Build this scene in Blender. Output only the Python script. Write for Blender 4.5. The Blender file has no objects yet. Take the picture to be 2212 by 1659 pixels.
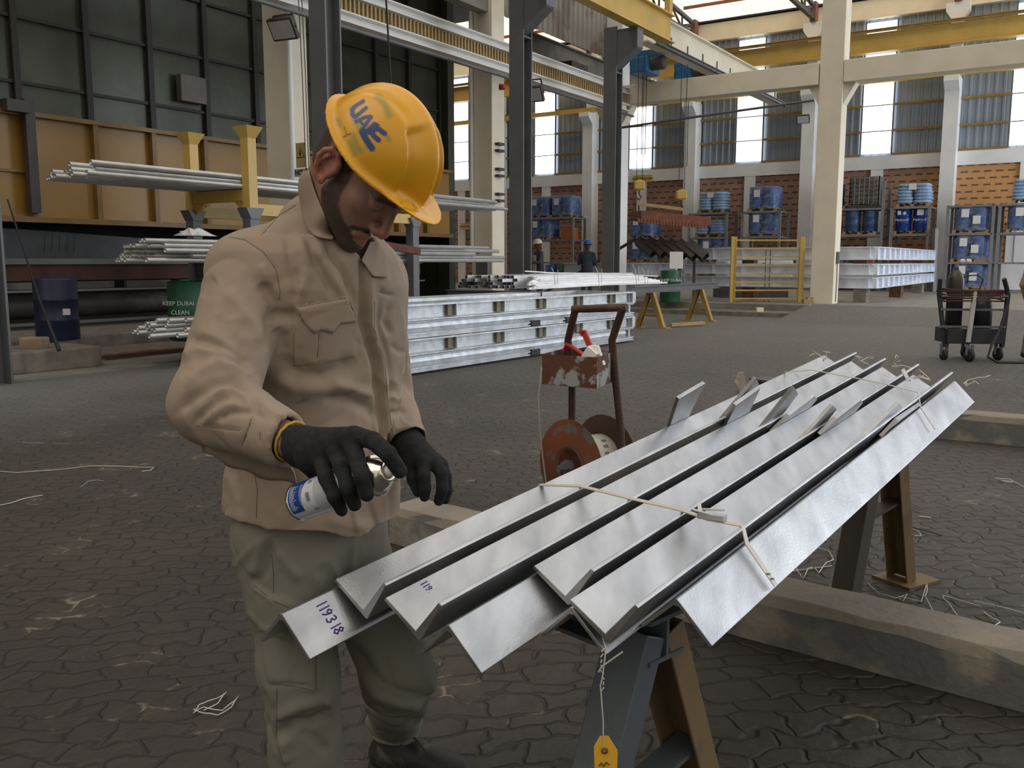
import bpy, math, random
import numpy as np
from mathutils import Vector, Matrix
from math import sin, cos, tan, pi, radians, sqrt, atan2
random.seed(7)
S = bpy.context.scene
COL = S.collection
# ------------------------------------------------------------------ camera
IW, IH, FPX = 2212.0, 1659.0, 1950.0
PITCH = radians(7.73)
CAMH = 1.45
cd = bpy.data.cameras.new('camera'); cam = bpy.data.objects.new('camera', cd); COL.objects.link(cam)
cam.location = (0, 0, CAMH); cam.rotation_euler = (pi/2 - PITCH, 0, 0)
cd.sensor_fit = 'HORIZONTAL'; cd.sensor_width = 36.0; cd.lens = 36.0*FPX/IW
cd.clip_start = .05; cd.clip_end = 400
S.camera = cam
# ------------------------------------------------------------------ light and exposure
S.view_settings.view_transform = 'Standard'; S.view_settings.look = 'None'
S.view_settings.gamma = 1; S.view_settings.use_curve_mapping = False
S.view_settings.exposure = 0.13
AZ = radians(33.0)
U = Vector((sin(AZ), cos(AZ), 0)); V = Vector((-cos(AZ), sin(AZ), 0)); Zv = Vector((0, 0, 1))
wd = bpy.data.worlds.new('sky'); S.world = wd; wd.use_nodes = True
nt = wd.node_tree; nt.nodes.clear()
def wn(t, **k):
    n = nt.nodes.new(t)
    for a, b in k.items(): setattr(n, a, b)
    return n
tc = wn('ShaderNodeTexCoord'); out = wn('ShaderNodeOutputWorld'); bg = wn('ShaderNodeBackground')
def wdot(vec):
    n = wn('ShaderNodeVectorMath', operation='DOT_PRODUCT'); nt.links.new(tc.outputs['Generated'], n.inputs[0]); n.inputs[1].default_value = vec
    return n.outputs['Value']
def wramp(src, stops):
    r = wn('ShaderNodeValToRGB'); m = wn('ShaderNodeMapRange'); m.inputs[1].default_value = -1; m.inputs[2].default_value = 1
    nt.links.new(src, m.inputs[0]); nt.links.new(m.outputs[0], r.inputs[0])
    e = r.color_ramp.elements
    while len(e) < len(stops): e.new(.5)
    for i, (p, c) in enumerate(stops): e[i].position = p; e[i].color = (*c, 1)
    return r.outputs[0]
WORLD_UP = wramp(wdot((0, 0, 1)), [(0, (.05, .045, .04)), (.48, (.09, .085, .08)), (.53, (.62, .62, .62)), (.75, (.75, .73, .7)), (1, (.8, .76, .7))])
WORLD_SIDE = wramp(wdot((0.88, .46, .1)), [(0, (.62, .57, .50)), (.5, (.76, .72, .66)), (.68, (.96, .90, .80)), (.86, (1.05, 1.06, 1.10)), (1, (1.35, 1.45, 1.65))])
mx = wn('ShaderNodeMix', data_type='RGBA', blend_type='MULTIPLY'); mx.inputs['Factor'].default_value = 1
nt.links.new(WORLD_UP, mx.inputs['A']); nt.links.new(WORLD_SIDE, mx.inputs['B'])
nt.links.new(mx.outputs['Result'], bg.inputs['Color']); bg.inputs['Strength'].default_value = 1.25
nt.links.new(bg.outputs[0], out.inputs[0])
sd = bpy.data.lights.new('sun', 'SUN'); so = bpy.data.objects.new('sun', sd); COL.objects.link(so)
sd.energy = .6; sd.angle = radians(50); sd.color = (1, .93, .82)
so.rotation_euler = Vector((.55, .35, -1.0)).to_track_quat('-Z', 'Y').to_euler()

gd = bpy.data.lights.new('open_gate_daylight', 'AREA'); go = bpy.data.objects.new('open_gate_daylight', gd); COL.objects.link(go)   # the wide open gate in the right side of the hall
gd.shape = 'RECTANGLE'; gd.size = 16; gd.size_y = 10; gd.energy = 2600; gd.color = (.86, .93, 1.0)
go.location = U*32 - V*14 + Zv*5.3; go.rotation_euler = (V + Zv*-.02).to_track_quat('-Z', 'Y').to_euler()

# ------------------------------------------------------------------ helpers
def px(x, y, Z):
    "point seen at pixel x,y at forward distance Z"
    dv = y - IH/2
    f = FPX*cos(PITCH) - dv*sin(PITCH); d = FPX*sin(PITCH) + dv*cos(PITCH)
    return Vector(((x-IW/2)/f*Z, Z, CAMH - d/f*Z))
def gx(x, y, z=0.0):
    "point on the level z seen at pixel x,y"
    dv = y - IH/2
    f = FPX*cos(PITCH) - dv*sin(PITCH); d = FPX*sin(PITCH) + dv*cos(PITCH)
    Z = (CAMH - z)*f/d
    return Vector(((x-IW/2)/f*Z, Z, z))
def uv(u, v, z=0.0): return U*u + V*v + Zv*z
def lerp(a, b, t): return a + (b-a)*t

class MB:
    def __init__(s): s.v = []; s.f = []; s.sm = []
    def add(s, vs, fs, smooth=False):
        n = len(s.v); s.v += [tuple(p) for p in vs]
        for f in fs: s.f.append(tuple(i+n for i in f)); s.sm.append(smooth)
        return s
    def obox(s, c, ax, ay, az, bev=0):
        "box at centre c with half vectors"
        c = Vector(c); ax = Vector(ax); ay = Vector(ay); az = Vector(az)
        vs = [c + ax*i + ay*j + az*k for k in (-1, 1) for j in (-1, 1) for i in (-1, 1)]
        fs = [(0, 2, 3, 1), (4, 5, 7, 6), (0, 1, 5, 4), (2, 6, 7, 3), (0, 4, 6, 2), (1, 3, 7, 5)]
        if ax.cross(ay).dot(az) < 0: fs = [f[::-1] for f in fs]
        return s.add(vs, fs)
    def ubox(s, u0, u1, v0, v1, z0, z1):
        return s.obox(uv((u0+u1)/2, (v0+v1)/2, (z0+z1)/2), U*(u1-u0)/2, V*(v1-v0)/2, Zv*(z1-z0)/2)
    def box(s, x0, x1, y0, y1, z0, z1):
        return s.obox(((x0+x1)/2, (y0+y1)/2, (z0+z1)/2), ((x1-x0)/2, 0, 0), (0, (y1-y0)/2, 0), (0, 0, (z1-z0)/2))
    def prism(s, prof, p0, p1, ex, ey, caps=True):
        "profile [(a,b)] swept straight from p0 to p1 with axes ex, ey"
        p0 = Vector(p0); p1 = Vector(p1); ex = Vector(ex); ey = Vector(ey); n = len(prof)
        vs = [p0 + ex*a + ey*b for a, b in prof] + [p1 + ex*a + ey*b for a, b in prof]
        fs = [(i, (i+1) % n, n+(i+1) % n, n+i) for i in range(n)]
        if caps: fs += [tuple(range(n))[::-1], tuple(range(n, 2*n))]
        return s.add(vs, fs)
    def bar(s, p0, p1, w, h=None, up=(0, 0, 1)):
        p0 = Vector(p0); p1 = Vector(p1); h = h or w; d = (p1-p0).normalized(); up = Vector(up)
        if abs(d.dot(up)) > .98: up = Vector((1, 0, 0)) if abs(d.x) < .9 else Vector((0, 1, 0))
        x = d.cross(up).normalized(); y = x.cross(d)
        return s.obox((p0+p1)/2, (p1-p0)/2, x*w/2, y*h/2)
    def tube(s, pts, r, n=10, caps=True, smooth=True):
        pts = [Vector(p) for p in pts]; m = len(pts); rs = r if isinstance(r, (list, tuple)) else [r]*m
        prev = None; vs = []
        for i, p in enumerate(pts):
            d = (pts[min(i+1, m-1)] - pts[max(i-1, 0)]).normalized()
            if prev is None:
                a = Vector((0, 0, 1)) if abs(d.z) < .9 else Vector((1, 0, 0)); x = d.cross(a).normalized()
            else: x = (prev - d*prev.dot(d)).normalized()
            prev = x; y = d.cross(x)
            vs += [p + (x*cos(2*pi*k/n) + y*sin(2*pi*k/n))*rs[i] for k in range(n)]
        fs = [(i*n+k, i*n+(k+1) % n, (i+1)*n+(k+1) % n, (i+1)*n+k) for i in range(m-1) for k in range(n)]
        s.add(vs, fs, smooth)
        if caps: s.add(vs[:n], [tuple(range(n))[::-1]]); s.add(vs[-n:], [tuple(range(n))])
        return s
    def pipe(s, p0, p1, r, t=.004, n=12):
        "open ended hollow pipe"
        p0 = Vector(p0); p1 = Vector(p1); d = (p1-p0).normalized(); a = Vector((0, 0, 1)) if abs(d.z) < .9 else Vector((1, 0, 0))
        x = d.cross(a).normalized(); y = d.cross(x); vs = []
        for p, q in ((p0, r), (p1, r), (p1, r-t), (p0, r-t)):
            vs += [p + (x*cos(2*pi*k/n) + y*sin(2*pi*k/n))*q for k in range(n)]
        fs = []
        for i in range(4): fs += [(i*n+k, i*n+(k+1) % n, ((i+1) % 4)*n+(k+1) % n, ((i+1) % 4)*n+k) for k in range(n)]
        return s.add(vs, fs, True)
    def lathe(s, prof, c, ax=(0, 0, 1), n=24, smooth=True):
        "profile [(r, h)] turned about ax through c"
        c = Vector(c); d = Vector(ax).normalized(); a = Vector((0, 0, 1)) if abs(d.z) < .9 else Vector((1, 0, 0))
        x = d.cross(a).normalized(); y = d.cross(x); vs = []
        for r, h in prof: vs += [c + d*h + (x*cos(2*pi*k/n) + y*sin(2*pi*k/n))*r for k in range(n)]
        m = len(prof)
        return s.add(vs, [(i*n+k, i*n+(k+1) % n, (i+1)*n+(k+1) % n, (i+1)*n+k) for i in range(m-1) for k in range(n)], smooth)
    def ibeam(s, p0, p1, w, h, t=.012, up=(0, 0, 1)):
        d = (Vector(p1)-Vector(p0)).normalized(); x = d.cross(Vector(up)).normalized(); y = x.cross(d)
        a, b = w/2, h/2
        pr = [(-a, -b), (a, -b), (a, -b+t), (t/2, -b+t), (t/2, b-t), (a, b-t), (a, b), (-a, b), (-a, b-t), (-t/2, b-t), (-t/2, -b+t), (-a, -b+t)]
        return s.prism(pr, p0, p1, x, y)
    def chan(s, p0, p1, w, h, t=.01, up=(0, 0, 1), flip=1):
        d = (Vector(p1)-Vector(p0)).normalized(); x = d.cross(Vector(up)).normalized()*flip; y = Vector(up).normalized()
        pr = [(0, -h/2), (w, -h/2), (w, -h/2+t), (t, -h/2+t), (t, h/2-t), (w, h/2-t), (w, h/2), (0, h/2)]
        return s.prism(pr, p0, p1, x, y)
    def build(s, name, m, parent=None, bevel=0, world=True):
        me = bpy.data.meshes.new(name)
        vs = s.v
        if parent is not None and world:
            inv = parent_mat(parent).inverted(); vs = [tuple(inv @ Vector(p)) for p in vs]
        me.from_pydata(vs, [], s.f); me.polygons.foreach_set('use_smooth', s.sm); me.update()
        o = bpy.data.objects.new(name, me); COL.objects.link(o); o.data.materials.append(m)
        if parent is not None: o.parent = parent
        if bevel:
            b = o.modifiers.new('bevel', 'BEVEL'); b.width = bevel; b.segments = 2; b.limit_method = 'ANGLE'
        return o
def parent_mat(p):
    m = Matrix.LocRotScale(p.location, p.rotation_euler, p.scale)
    return parent_mat(p.parent) @ m if p.parent else m
def tag(o, label, cat, group=None, kind=None):
    o['label'] = label; o['category'] = cat
    if group: o['group'] = group
    if kind: o['kind'] = kind
    return o
def empty(name, loc, rz=0):
    o = bpy.data.objects.new(name, None); COL.objects.link(o); o.location = loc; o.rotation_euler = (0, 0, rz); o.empty_display_size = .1
    return o
ORD = 'first second third fourth fifth sixth seventh eighth ninth tenth eleventh twelfth thirteenth fourteenth fifteenth sixteenth seventeenth'.split()
def thing(name, label, cat, loc, rz=0, group=None): return tag(empty(name, loc, rz), label, cat, group)
def struct(mb, name, m, bevel=0):
    o = mb.build(name, m, bevel=bevel); o['kind'] = 'structure'; return o
KIDS = {}
def copy_tree(o, loc=None, rz=None, label=None, group=None, parent=None):
    c = o.copy(); COL.objects.link(c)
    if parent is not None: c.parent = parent
    for ch in [x for x in bpy.data.objects if x.parent == o and x != c]: copy_tree(ch, parent=c)
    if loc is not None: c.location = loc
    if rz is not None: c.rotation_euler = (0, 0, rz)
    if label: c['label'] = label
    if group: c['group'] = group
    return c

# ------------------------------------------------------------------ materials
def mat(name, col, rough=.6, metal=0.0, var=.12, vs=3.0, bump=0.0, bs=40.0, col2=None, thr=None, spec=.5, stretch=None, emit=None, coat=0, bdist=.01):
    m = bpy.data.materials.new(name); m.use_nodes = True; t = m.node_tree; b = t.nodes['Principled BSDF']
    b.inputs['Roughness'].default_value = rough; b.inputs['Metallic'].default_value = metal; b.inputs['Specular IOR Level'].default_value = spec
    b.inputs['Coat Weight'].default_value = coat
    if emit:
        b.inputs['Emission Color'].default_value = (*emit[0], 1); b.inputs['Emission Strength'].default_value = emit[1]
    co = t.nodes.new('ShaderNodeTexCoord'); mp = t.nodes.new('ShaderNodeMapping'); t.links.new(co.outputs['Object'], mp.inputs[0])
    if stretch: mp.inputs['Scale'].default_value = stretch
    n = t.nodes.new('ShaderNodeTexNoise'); n.inputs['Scale'].default_value = vs; n.inputs['Detail'].default_value = 6; t.links.new(mp.outputs[0], n.inputs['Vector'])
    mxn = t.nodes.new('ShaderNodeMix'); mxn.data_type = 'RGBA'
    c = Vector(col)
    if col2 is None:
        a_, b_ = c*(1-var), c*(1+var); lo, hi = .3, .7
    else:
        a_, b_ = c, Vector(col2); lo, hi = thr or (.45, .6)
    mr = t.nodes.new('ShaderNodeMapRange'); mr.inputs[1].default_value = lo; mr.inputs[2].default_value = hi
    t.links.new(n.outputs['Fac'], mr.inputs[0]); t.links.new(mr.outputs[0], mxn.inputs['Factor'])
    mxn.inputs['A'].default_value = (*a_, 1); mxn.inputs['B'].default_value = (*b_, 1)
    t.links.new(mxn.outputs['Result'], b.inputs['Base Color'])
    if bump:
        n2 = t.nodes.new('ShaderNodeTexNoise'); n2.inputs['Scale'].default_value = bs; n2.inputs['Detail'].default_value = 4; t.links.new(mp.outputs[0], n2.inputs['Vector'])
        bp = t.nodes.new('ShaderNodeBump'); bp.inputs['Strength'].default_value = bump; bp.inputs['Distance'].default_value = bdist
        t.links.new(n2.outputs['Fac'], bp.inputs['Height']); t.links.new(bp.outputs[0], b.inputs['Normal'])
    return m
def glow(name, col, st):
    m = bpy.data.materials.new(name); m.use_nodes = True; t = m.node_tree; t.nodes.clear()
    e = t.nodes.new('ShaderNodeEmission'); e.inputs[0].default_value = (*col, 1); e.inputs[1].default_value = st
    o = t.nodes.new('ShaderNodeOutputMaterial'); t.links.new(e.outputs[0], o.inputs[0]); return m
def math_node(t, op, a, b=None):
    n = t.nodes.new('ShaderNodeMath'); n.operation = op
    for i, q in enumerate((a, b)):
        if q is None: continue
        if isinstance(q, (int, float)): n.inputs[i].default_value = q
        else: t.links.new(q, n.inputs[i])
    return n.outputs[0]

M = {}
M['cream'] = mat('cream_painted_concrete', (.74, .69, .57), .7, vs=1.5, var=.07, bump=.1, bs=8)
M['white'] = mat('white_painted_concrete', (.80, .82, .84), .65, vs=1.2, var=.07, bump=.1, bs=8)
M['grey_paint'] = mat('grey_painted_concrete', (.36, .37, .38), .65, vs=1.2, var=.08)
M['steel_grey'] = mat('grey_painted_steel', (.12, .128, .14), .45, var=.12, vs=2, bump=.05)
M['steel_dark'] = mat('dark_truss_steel', (.055, .05, .048), .6, var=.2)
M['yellow'] = mat('yellow_crane_paint', (.56, .38, .10), .45, var=.1, vs=1.5)
M['yellow_dull'] = mat('dull_yellow_paint', (.30, .19, .05), .55, var=.2, vs=2.5)
M['rail'] = mat('runway_white_steel', (.82, .82, .80), .45, var=.06)
M['tan'] = mat('tan_conductor_cover', (.42, .31, .15), .6, var=.15, vs=8)
M['concrete'] = mat('rough_concrete', (.19, .17, .145), .9, var=.3, vs=5, bump=.5, bs=25)
M['concrete_lt'] = mat('pale_worn_concrete', (.22, .21, .19), .8, var=.25, vs=2.5, bump=.3, bs=20)
M['roof'] = mat('dark_roof_sheet', (.09, .09, .09), .7, var=.15)
M['skylight'] = glow('backlit_roof_sheet', (1.0, .82, .56), 1.55)
M['window'] = glow('backlit_wall_sheet', (.95, .98, 1.0), 3.0)
M['galv'] = mat('galvanised_steel', (.60, .62, .63), .38, 1.0, var=.13, vs=30, bump=.12, bs=220, bdist=.001)
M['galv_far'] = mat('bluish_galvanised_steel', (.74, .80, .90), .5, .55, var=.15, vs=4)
M['galv_pipe'] = mat('galvanised_pipe', (.60, .61, .62), .4, .8, var=.1, vs=6)
M['white_steel'] = mat('bright_white_bars', (.90, .93, .97), .4, .3, var=.08, vs=5)
M['black'] = mat('black_rubber', (.015, .015, .016), .6)
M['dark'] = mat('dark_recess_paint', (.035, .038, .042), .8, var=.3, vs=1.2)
M['rust'] = mat('rusty_steel', (.17, .065, .035), .75, .2, vs=9, col2=(.09, .05, .04), thr=(.4, .62), bump=.3, bs=60)
M['rustred'] = mat('red_lead_plate', (.22, .085, .06), .8, var=.25, vs=5)
M['blue_drum'] = mat('blue_plastic_drum', (.03, .10, .33), .35, var=.1)
M['navy'] = mat('navy_steel_drum', (.012, .018, .06), .45, var=.2)
M['dkblue_drum'] = mat('deep_blue_steel_drum', (.01, .045, .26), .3, var=.1)
M['green'] = mat('green_steel_drum', (.012, .10, .055), .45, var=.25, vs=4)
M['red'] = mat('red_paint', (.42, .03, .03), .4, var=.1)
M['wood'] = mat('raw_pallet_wood', (.36, .24, .13), .8, var=.25, vs=8)
M['bag'] = mat('pale_blue_sacks', (.28, .42, .62), .5, var=.15, vs=6, bump=.4, bs=12, bdist=.03)
M['wrap'] = mat('blue_wrapped_drum', (.10, .18, .38), .25, var=.35, vs=3, bump=.3, bs=6, bdist=.03)
M['paper'] = mat('white_paper', (.75, .75, .74), .7, var=.03)
M['bluepaint'] = mat('blue_hoist_paint', (.03, .16, .36), .4, var=.1)
M['blue_lid'] = mat('blue_cover', (.03, .20, .42), .45)
M['plastic_white'] = mat('grey_white_panel', (.45, .46, .45), .5)
M['wire'] = mat('white_binding_wire', (.55, .54, .50), .45, .3, var=.1)
M['cable'] = mat('black_cable', (.02, .02, .02), .6)
M['lamp'] = mat('lamp_glass', (.5, .52, .54), .1, var=.05)
M['rust_orange'] = mat('orange_rust', (.17, .052, .02), .75, .1, vs=7, col2=(.13, .12, .105), thr=(.55, .62), bump=.2, bs=50)
M['rust_dark'] = mat('dark_brown_rust', (.075, .042, .03), .6, .3, vs=9, col2=(.14, .06, .035), thr=(.5, .7), bump=.3, bs=60)
M['rust_patch'] = mat('rust_with_grey_patches', (.115, .045, .028), .7, .2, vs=9, col2=(.30, .33, .32), thr=(.55, .60), bump=.2, bs=50)
M['coil'] = mat('white_strap_coil', (.55, .53, .47), .5, .1, var=.12, vs=6)
M['hose'] = mat('dark_red_hose', (.07, .02, .022), .6)
# ================================================================== SETTING
def cobble_mat():
    m = bpy.data.materials.new('wavy_stone_paving'); m.use_nodes = True; t = m.node_tree; b = t.nodes['Principled BSDF']; L = t.links.new
    co = t.nodes.new('ShaderNodeTexCoord'); mp = t.nodes.new('ShaderNodeMapping'); mp.inputs['Rotation'].default_value = (0, 0, radians(-8)); L(co.outputs['Object'], mp.inputs[0])
    nz = t.nodes.new('ShaderNodeTexNoise'); nz.inputs['Scale'].default_value = 4.6; nz.inputs['Detail'].default_value = 2; L(mp.outputs[0], nz.inputs['Vector'])
    sb = t.nodes.new('ShaderNodeVectorMath'); sb.operation = 'SUBTRACT'; L(nz.outputs['Color'], sb.inputs[0]); sb.inputs[1].default_value = (.5, .5, .5)
    sc = t.nodes.new('ShaderNodeVectorMath'); sc.operation = 'SCALE'; sc.inputs['Scale'].default_value = .26; L(sb.outputs[0], sc.inputs[0])
    ad = t.nodes.new('ShaderNodeVectorMath'); ad.operation = 'ADD'; L(mp.outputs[0], ad.inputs[0]); L(sc.outputs[0], ad.inputs[1])
    br = t.nodes.new('ShaderNodeTexBrick'); br.inputs['Scale'].default_value = 1; br.inputs['Brick Width'].default_value = .19; br.inputs['Row Height'].default_value = .105
    br.inputs['Mortar Size'].default_value = .014; br.inputs['Mortar Smooth'].default_value = .9; br.inputs['Bias'].default_value = 0
    br.inputs['Color1'].default_value = (.9, .9, .9, 1); br.inputs['Color2'].default_value = (1, 1, 1, 1); br.inputs['Mortar'].default_value = (0, 0, 0, 1)
    L(ad.outputs[0], br.inputs['Vector'])
    # worn colour
    n1 = t.nodes.new('ShaderNodeTexNoise'); n1.inputs['Scale'].default_value = .55; n1.inputs['Detail'].default_value = 5; L(co.outputs['Object'], n1.inputs['Vector'])
    r1 = t.nodes.new('ShaderNodeValToRGB'); e = r1.color_ramp.elements; e[0].position = .32; e[0].color = (.027, .0235, .0195, 1); e[1].position = .72; e[1].color = (.058, .051, .043, 1); L(n1.outputs['Fac'], r1.inputs[0])
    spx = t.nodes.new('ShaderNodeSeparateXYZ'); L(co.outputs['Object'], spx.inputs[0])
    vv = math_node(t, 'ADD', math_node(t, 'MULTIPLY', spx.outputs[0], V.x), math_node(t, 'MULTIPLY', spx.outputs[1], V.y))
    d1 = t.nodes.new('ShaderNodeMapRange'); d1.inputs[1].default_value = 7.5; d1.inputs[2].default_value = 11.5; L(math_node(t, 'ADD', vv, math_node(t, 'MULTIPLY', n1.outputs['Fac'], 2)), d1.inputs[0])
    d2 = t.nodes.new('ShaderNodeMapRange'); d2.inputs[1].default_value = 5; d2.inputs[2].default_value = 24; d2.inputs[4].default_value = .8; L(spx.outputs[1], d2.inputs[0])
    pale_fac = math_node(t, 'MAXIMUM', d1.outputs[0], d2.outputs[0])  # paving blends to pale grey towards the far end and the left kerb
    # sand in some joints
    n2 = t.nodes.new('ShaderNodeTexNoise'); n2.inputs['Scale'].default_value = 2.3; n2.inputs['Detail'].default_value = 6; n2.inputs['Roughness'].default_value = .7; L(co.outputs['Object'], n2.inputs['Vector'])
    sand = t.nodes.new('ShaderNodeMapRange'); sand.inputs[1].default_value = .57; sand.inputs[2].default_value = .66; L(n2.outputs['Fac'], sand.inputs[0])
    inv = math_node(t, 'SUBTRACT', 1, br.outputs['Color'])
    sandf = math_node(t, 'MULTIPLY', sand.outputs[0], math_node(t, 'MULTIPLY', inv, 1.1))
    dark = t.nodes.new('ShaderNodeMix'); dark.data_type = 'RGBA'; L(math_node(t, 'MULTIPLY', inv, .5), dark.inputs['Factor']); L(r1.outputs[0], dark.inputs['A']); dark.inputs['B'].default_value = (.018, .014, .011, 1)
    fin = t.nodes.new('ShaderNodeMix'); fin.data_type = 'RGBA'; L(sandf, fin.inputs['Factor']); L(dark.outputs['Result'], fin.inputs['A']); fin.inputs['B'].default_value = (.20, .175, .135, 1)
    # pale grit
    vo = t.nodes.new('ShaderNodeTexVoronoi'); vo.inputs['Scale'].default_value = 4.5; L(co.outputs['Object'], vo.inputs['Vector'])
    grit = math_node(t, 'LESS_THAN', vo.outputs['Distance'], .022)
    f2 = t.nodes.new('ShaderNodeMix'); f2.data_type = 'RGBA'; L(grit, f2.inputs['Factor']); L(fin.outputs['Result'], f2.inputs['A']); f2.inputs['B'].default_value = (.38, .36, .33, 1)
    f3 = t.nodes.new('ShaderNodeMix'); f3.data_type = 'RGBA'; L(math_node(t, 'MULTIPLY', pale_fac, .75), f3.inputs['Factor']); L(f2.outputs['Result'], f3.inputs['A']); f3.inputs['B'].default_value = (.215, .215, .215, 1)
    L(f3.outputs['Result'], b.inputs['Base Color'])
    n3 = t.nodes.new('ShaderNodeTexNoise'); n3.inputs['Scale'].default_value = 9; n3.inputs['Detail'].default_value = 5; L(co.outputs['Object'], n3.inputs['Vector'])
    hh = math_node(t, 'ADD', br.outputs['Color'], math_node(t, 'MULTIPLY', n3.outputs['Fac'], 1.8))
    bp = t.nodes.new('ShaderNodeBump'); bp.inputs['Strength'].default_value = .8; bp.inputs['Distance'].default_value = .014; L(hh, bp.inputs['Height']); L(bp.outputs[0], b.inputs['Normal'])
    b.inputs['Roughness'].default_value = .62; b.inputs['Specular IOR Level'].default_value = .45
    return m
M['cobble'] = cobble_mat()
# floor: flat sheet, paved
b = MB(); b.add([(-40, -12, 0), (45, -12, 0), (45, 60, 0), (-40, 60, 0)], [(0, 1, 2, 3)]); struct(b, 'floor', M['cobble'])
# pale concrete strip along the left kerb
b = MB(); b.ubox(-8, 24.2, 11.0, 12.3, -.05, .012); struct(b, 'trim_1', M['concrete_lt'])
# kerb steps and the raised platform (left and far sides)
b = MB(); b.ubox(-10, 23.6, 12.3, 13.3, -.05, .10); struct(b, 'trim_2', M['concrete'], .02)
b = MB(); b.ubox(-10, 24.6, 13.3, 30, -.05, .30); struct(b, 'trim_3', M['concrete'], .02)
b = MB(); b.ubox(23.6, 24.8, 6.6, 12.3, -.05, .12); struct(b, 'trim_4', M['concrete'], .02)
b = MB(); b.ubox(24.6, 41.5, 6.5, 45, -.05, .30); struct(b, 'trim_5', M['concrete_lt'], .02)
b = MB(); q = [uv(21.8, 6.6, .001), uv(24.9, 6.6, .3), uv(24.9, -14, .3), uv(21.8, -14, .001)]; b.add(q, [(0, 3, 2, 1)])
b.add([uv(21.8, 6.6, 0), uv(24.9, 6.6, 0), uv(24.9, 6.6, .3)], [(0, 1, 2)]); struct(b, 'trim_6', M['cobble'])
b = MB(); b.ubox(24.9, 41.5, -14, 6.5, -.05, .3); struct(b, 'trim_7', M['concrete_lt'])

# ---- far wall: brick below, sheet above
def brick_mat():
    m = bpy.data.materials.new('hollow_clay_block'); m.use_nodes = True; t = m.node_tree; b = t.nodes['Principled BSDF']; L = t.links.new
    co = t.nodes.new('ShaderNodeTexCoord'); sp = t.nodes.new('ShaderNodeSeparateXYZ'); L(co.outputs['Object'], sp.inputs[0])
    X, Y, Zc = sp.outputs
    s = math_node(t, 'ADD', math_node(t, 'MULTIPLY', X, V.x), math_node(t, 'MULTIPLY', Y, V.y))
    row = math_node(t, 'DIVIDE', Zc, .262); fr = math_node(t, 'FRACT', row); fl = math_node(t, 'FLOOR', row)
    par = math_node(t, 'MULTIPLY', math_node(t, 'MODULO', fl, 2), .5)
    xs = math_node(t, 'ADD', math_node(t, 'DIVIDE', s, .42), math_node(t, 'ADD', par, 200)); xf = math_node(t, 'FRACT', xs)
    slot = math_node(t, 'MULTIPLY', math_node(t, 'LESS_THAN', fr, .24), math_node(t, 'LESS_THAN', xf, .62))
    line = math_node(t, 'MAXIMUM', math_node(t, 'LESS_THAN', fr, .06), math_node(t, 'LESS_THAN', xf, .03))
    n = t.nodes.new('ShaderNodeTexNoise'); n.inputs['Scale'].default_value = 2.0; n.inputs['Detail'].default_value = 5; L(co.outputs['Object'], n.inputs['Vector'])
    r = t.nodes.new('ShaderNodeValToRGB'); e = r.color_ramp.elements; e[0].position = .3; e[0].color = (.30, .175, .135, 1); e[1].position = .7; e[1].color = (.42, .26, .195, 1); L(n.outputs['Fac'], r.inputs[0])
    # warm sunlight on the right-hand blocks, painted into their colour
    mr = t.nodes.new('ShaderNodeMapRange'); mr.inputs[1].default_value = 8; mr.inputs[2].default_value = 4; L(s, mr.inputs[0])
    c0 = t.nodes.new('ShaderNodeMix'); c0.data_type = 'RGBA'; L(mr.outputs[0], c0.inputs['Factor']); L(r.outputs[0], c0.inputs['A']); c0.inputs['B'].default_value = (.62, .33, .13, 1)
    c1 = t.nodes.new('ShaderNodeMix'); c1.data_type = 'RGBA'; L(math_node(t, 'MULTIPLY', line, .3), c1.inputs['Factor']); L(c0.outputs['Result'], c1.inputs['A']); c1.inputs['B'].default_value = (.2, .1, .07, 1)
    c2 = t.nodes.new('ShaderNodeMix'); c2.data_type = 'RGBA'; L(math_node(t, 'MULTIPLY', slot, .8), c2.inputs['Factor']); L(c1.outputs['Result'], c2.inputs['A']); c2.inputs['B'].default_value = (.04, .03, .028, 1)
    L(c2.outputs['Result'], b.inputs['Base Color']); b.inputs['Roughness'].default_value = .85
    return m
M['brick'] = brick_mat()
M['sheet'] = mat('grey_blue_wall_sheet', (.30, .35, .42), .45, .3, var=.1, vs=.6)
WU = 41.0
b = MB(); b.ubox(WU, WU+.2, -16, 46, 0, 5.3); struct(b, 'wall_far_lower', M['brick'])
def corr(v0, v1, z0, z1, u, pitch=.30, d=.045):
    b = MB(); n = int((v1-v0)/pitch); pts = []
    for i in range(n+1):
        a = v0 + i*pitch
        for da, dd in ((0, 0), (.17, 0), (.20, d), (.27, d)):
            if a+da <= v1: pts.append((a+da, dd))
    vs = []; fs = []
    for a, dd in pts: vs += [uv(u-dd, a, z0), uv(u-dd, a, z1)]
    for i in range(len(pts)-1): fs.append((2*i, 2*i+1, 2*i+3, 2*i+2))
    return b.add(vs, fs)
PIL = [-5.4, 0.0, 5.5, 11.05, 16.4, 21.75, 27.2, 32.6, 38]
struct(corr(-16, 46, 5.8, 11.5, WU+.12), 'wall_far_upper', M['sheet'])
b = MB(); b.ubox(WU-.12, WU+.2, -16, 46, 5.28, 5.84); struct(b, 'trim_8', M['white'])
b = MB(); b.ubox(WU-.18, WU+.25, -16, 46, 11.4, 12.15); struct(b, 'trim_9', M['cream'])
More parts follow.
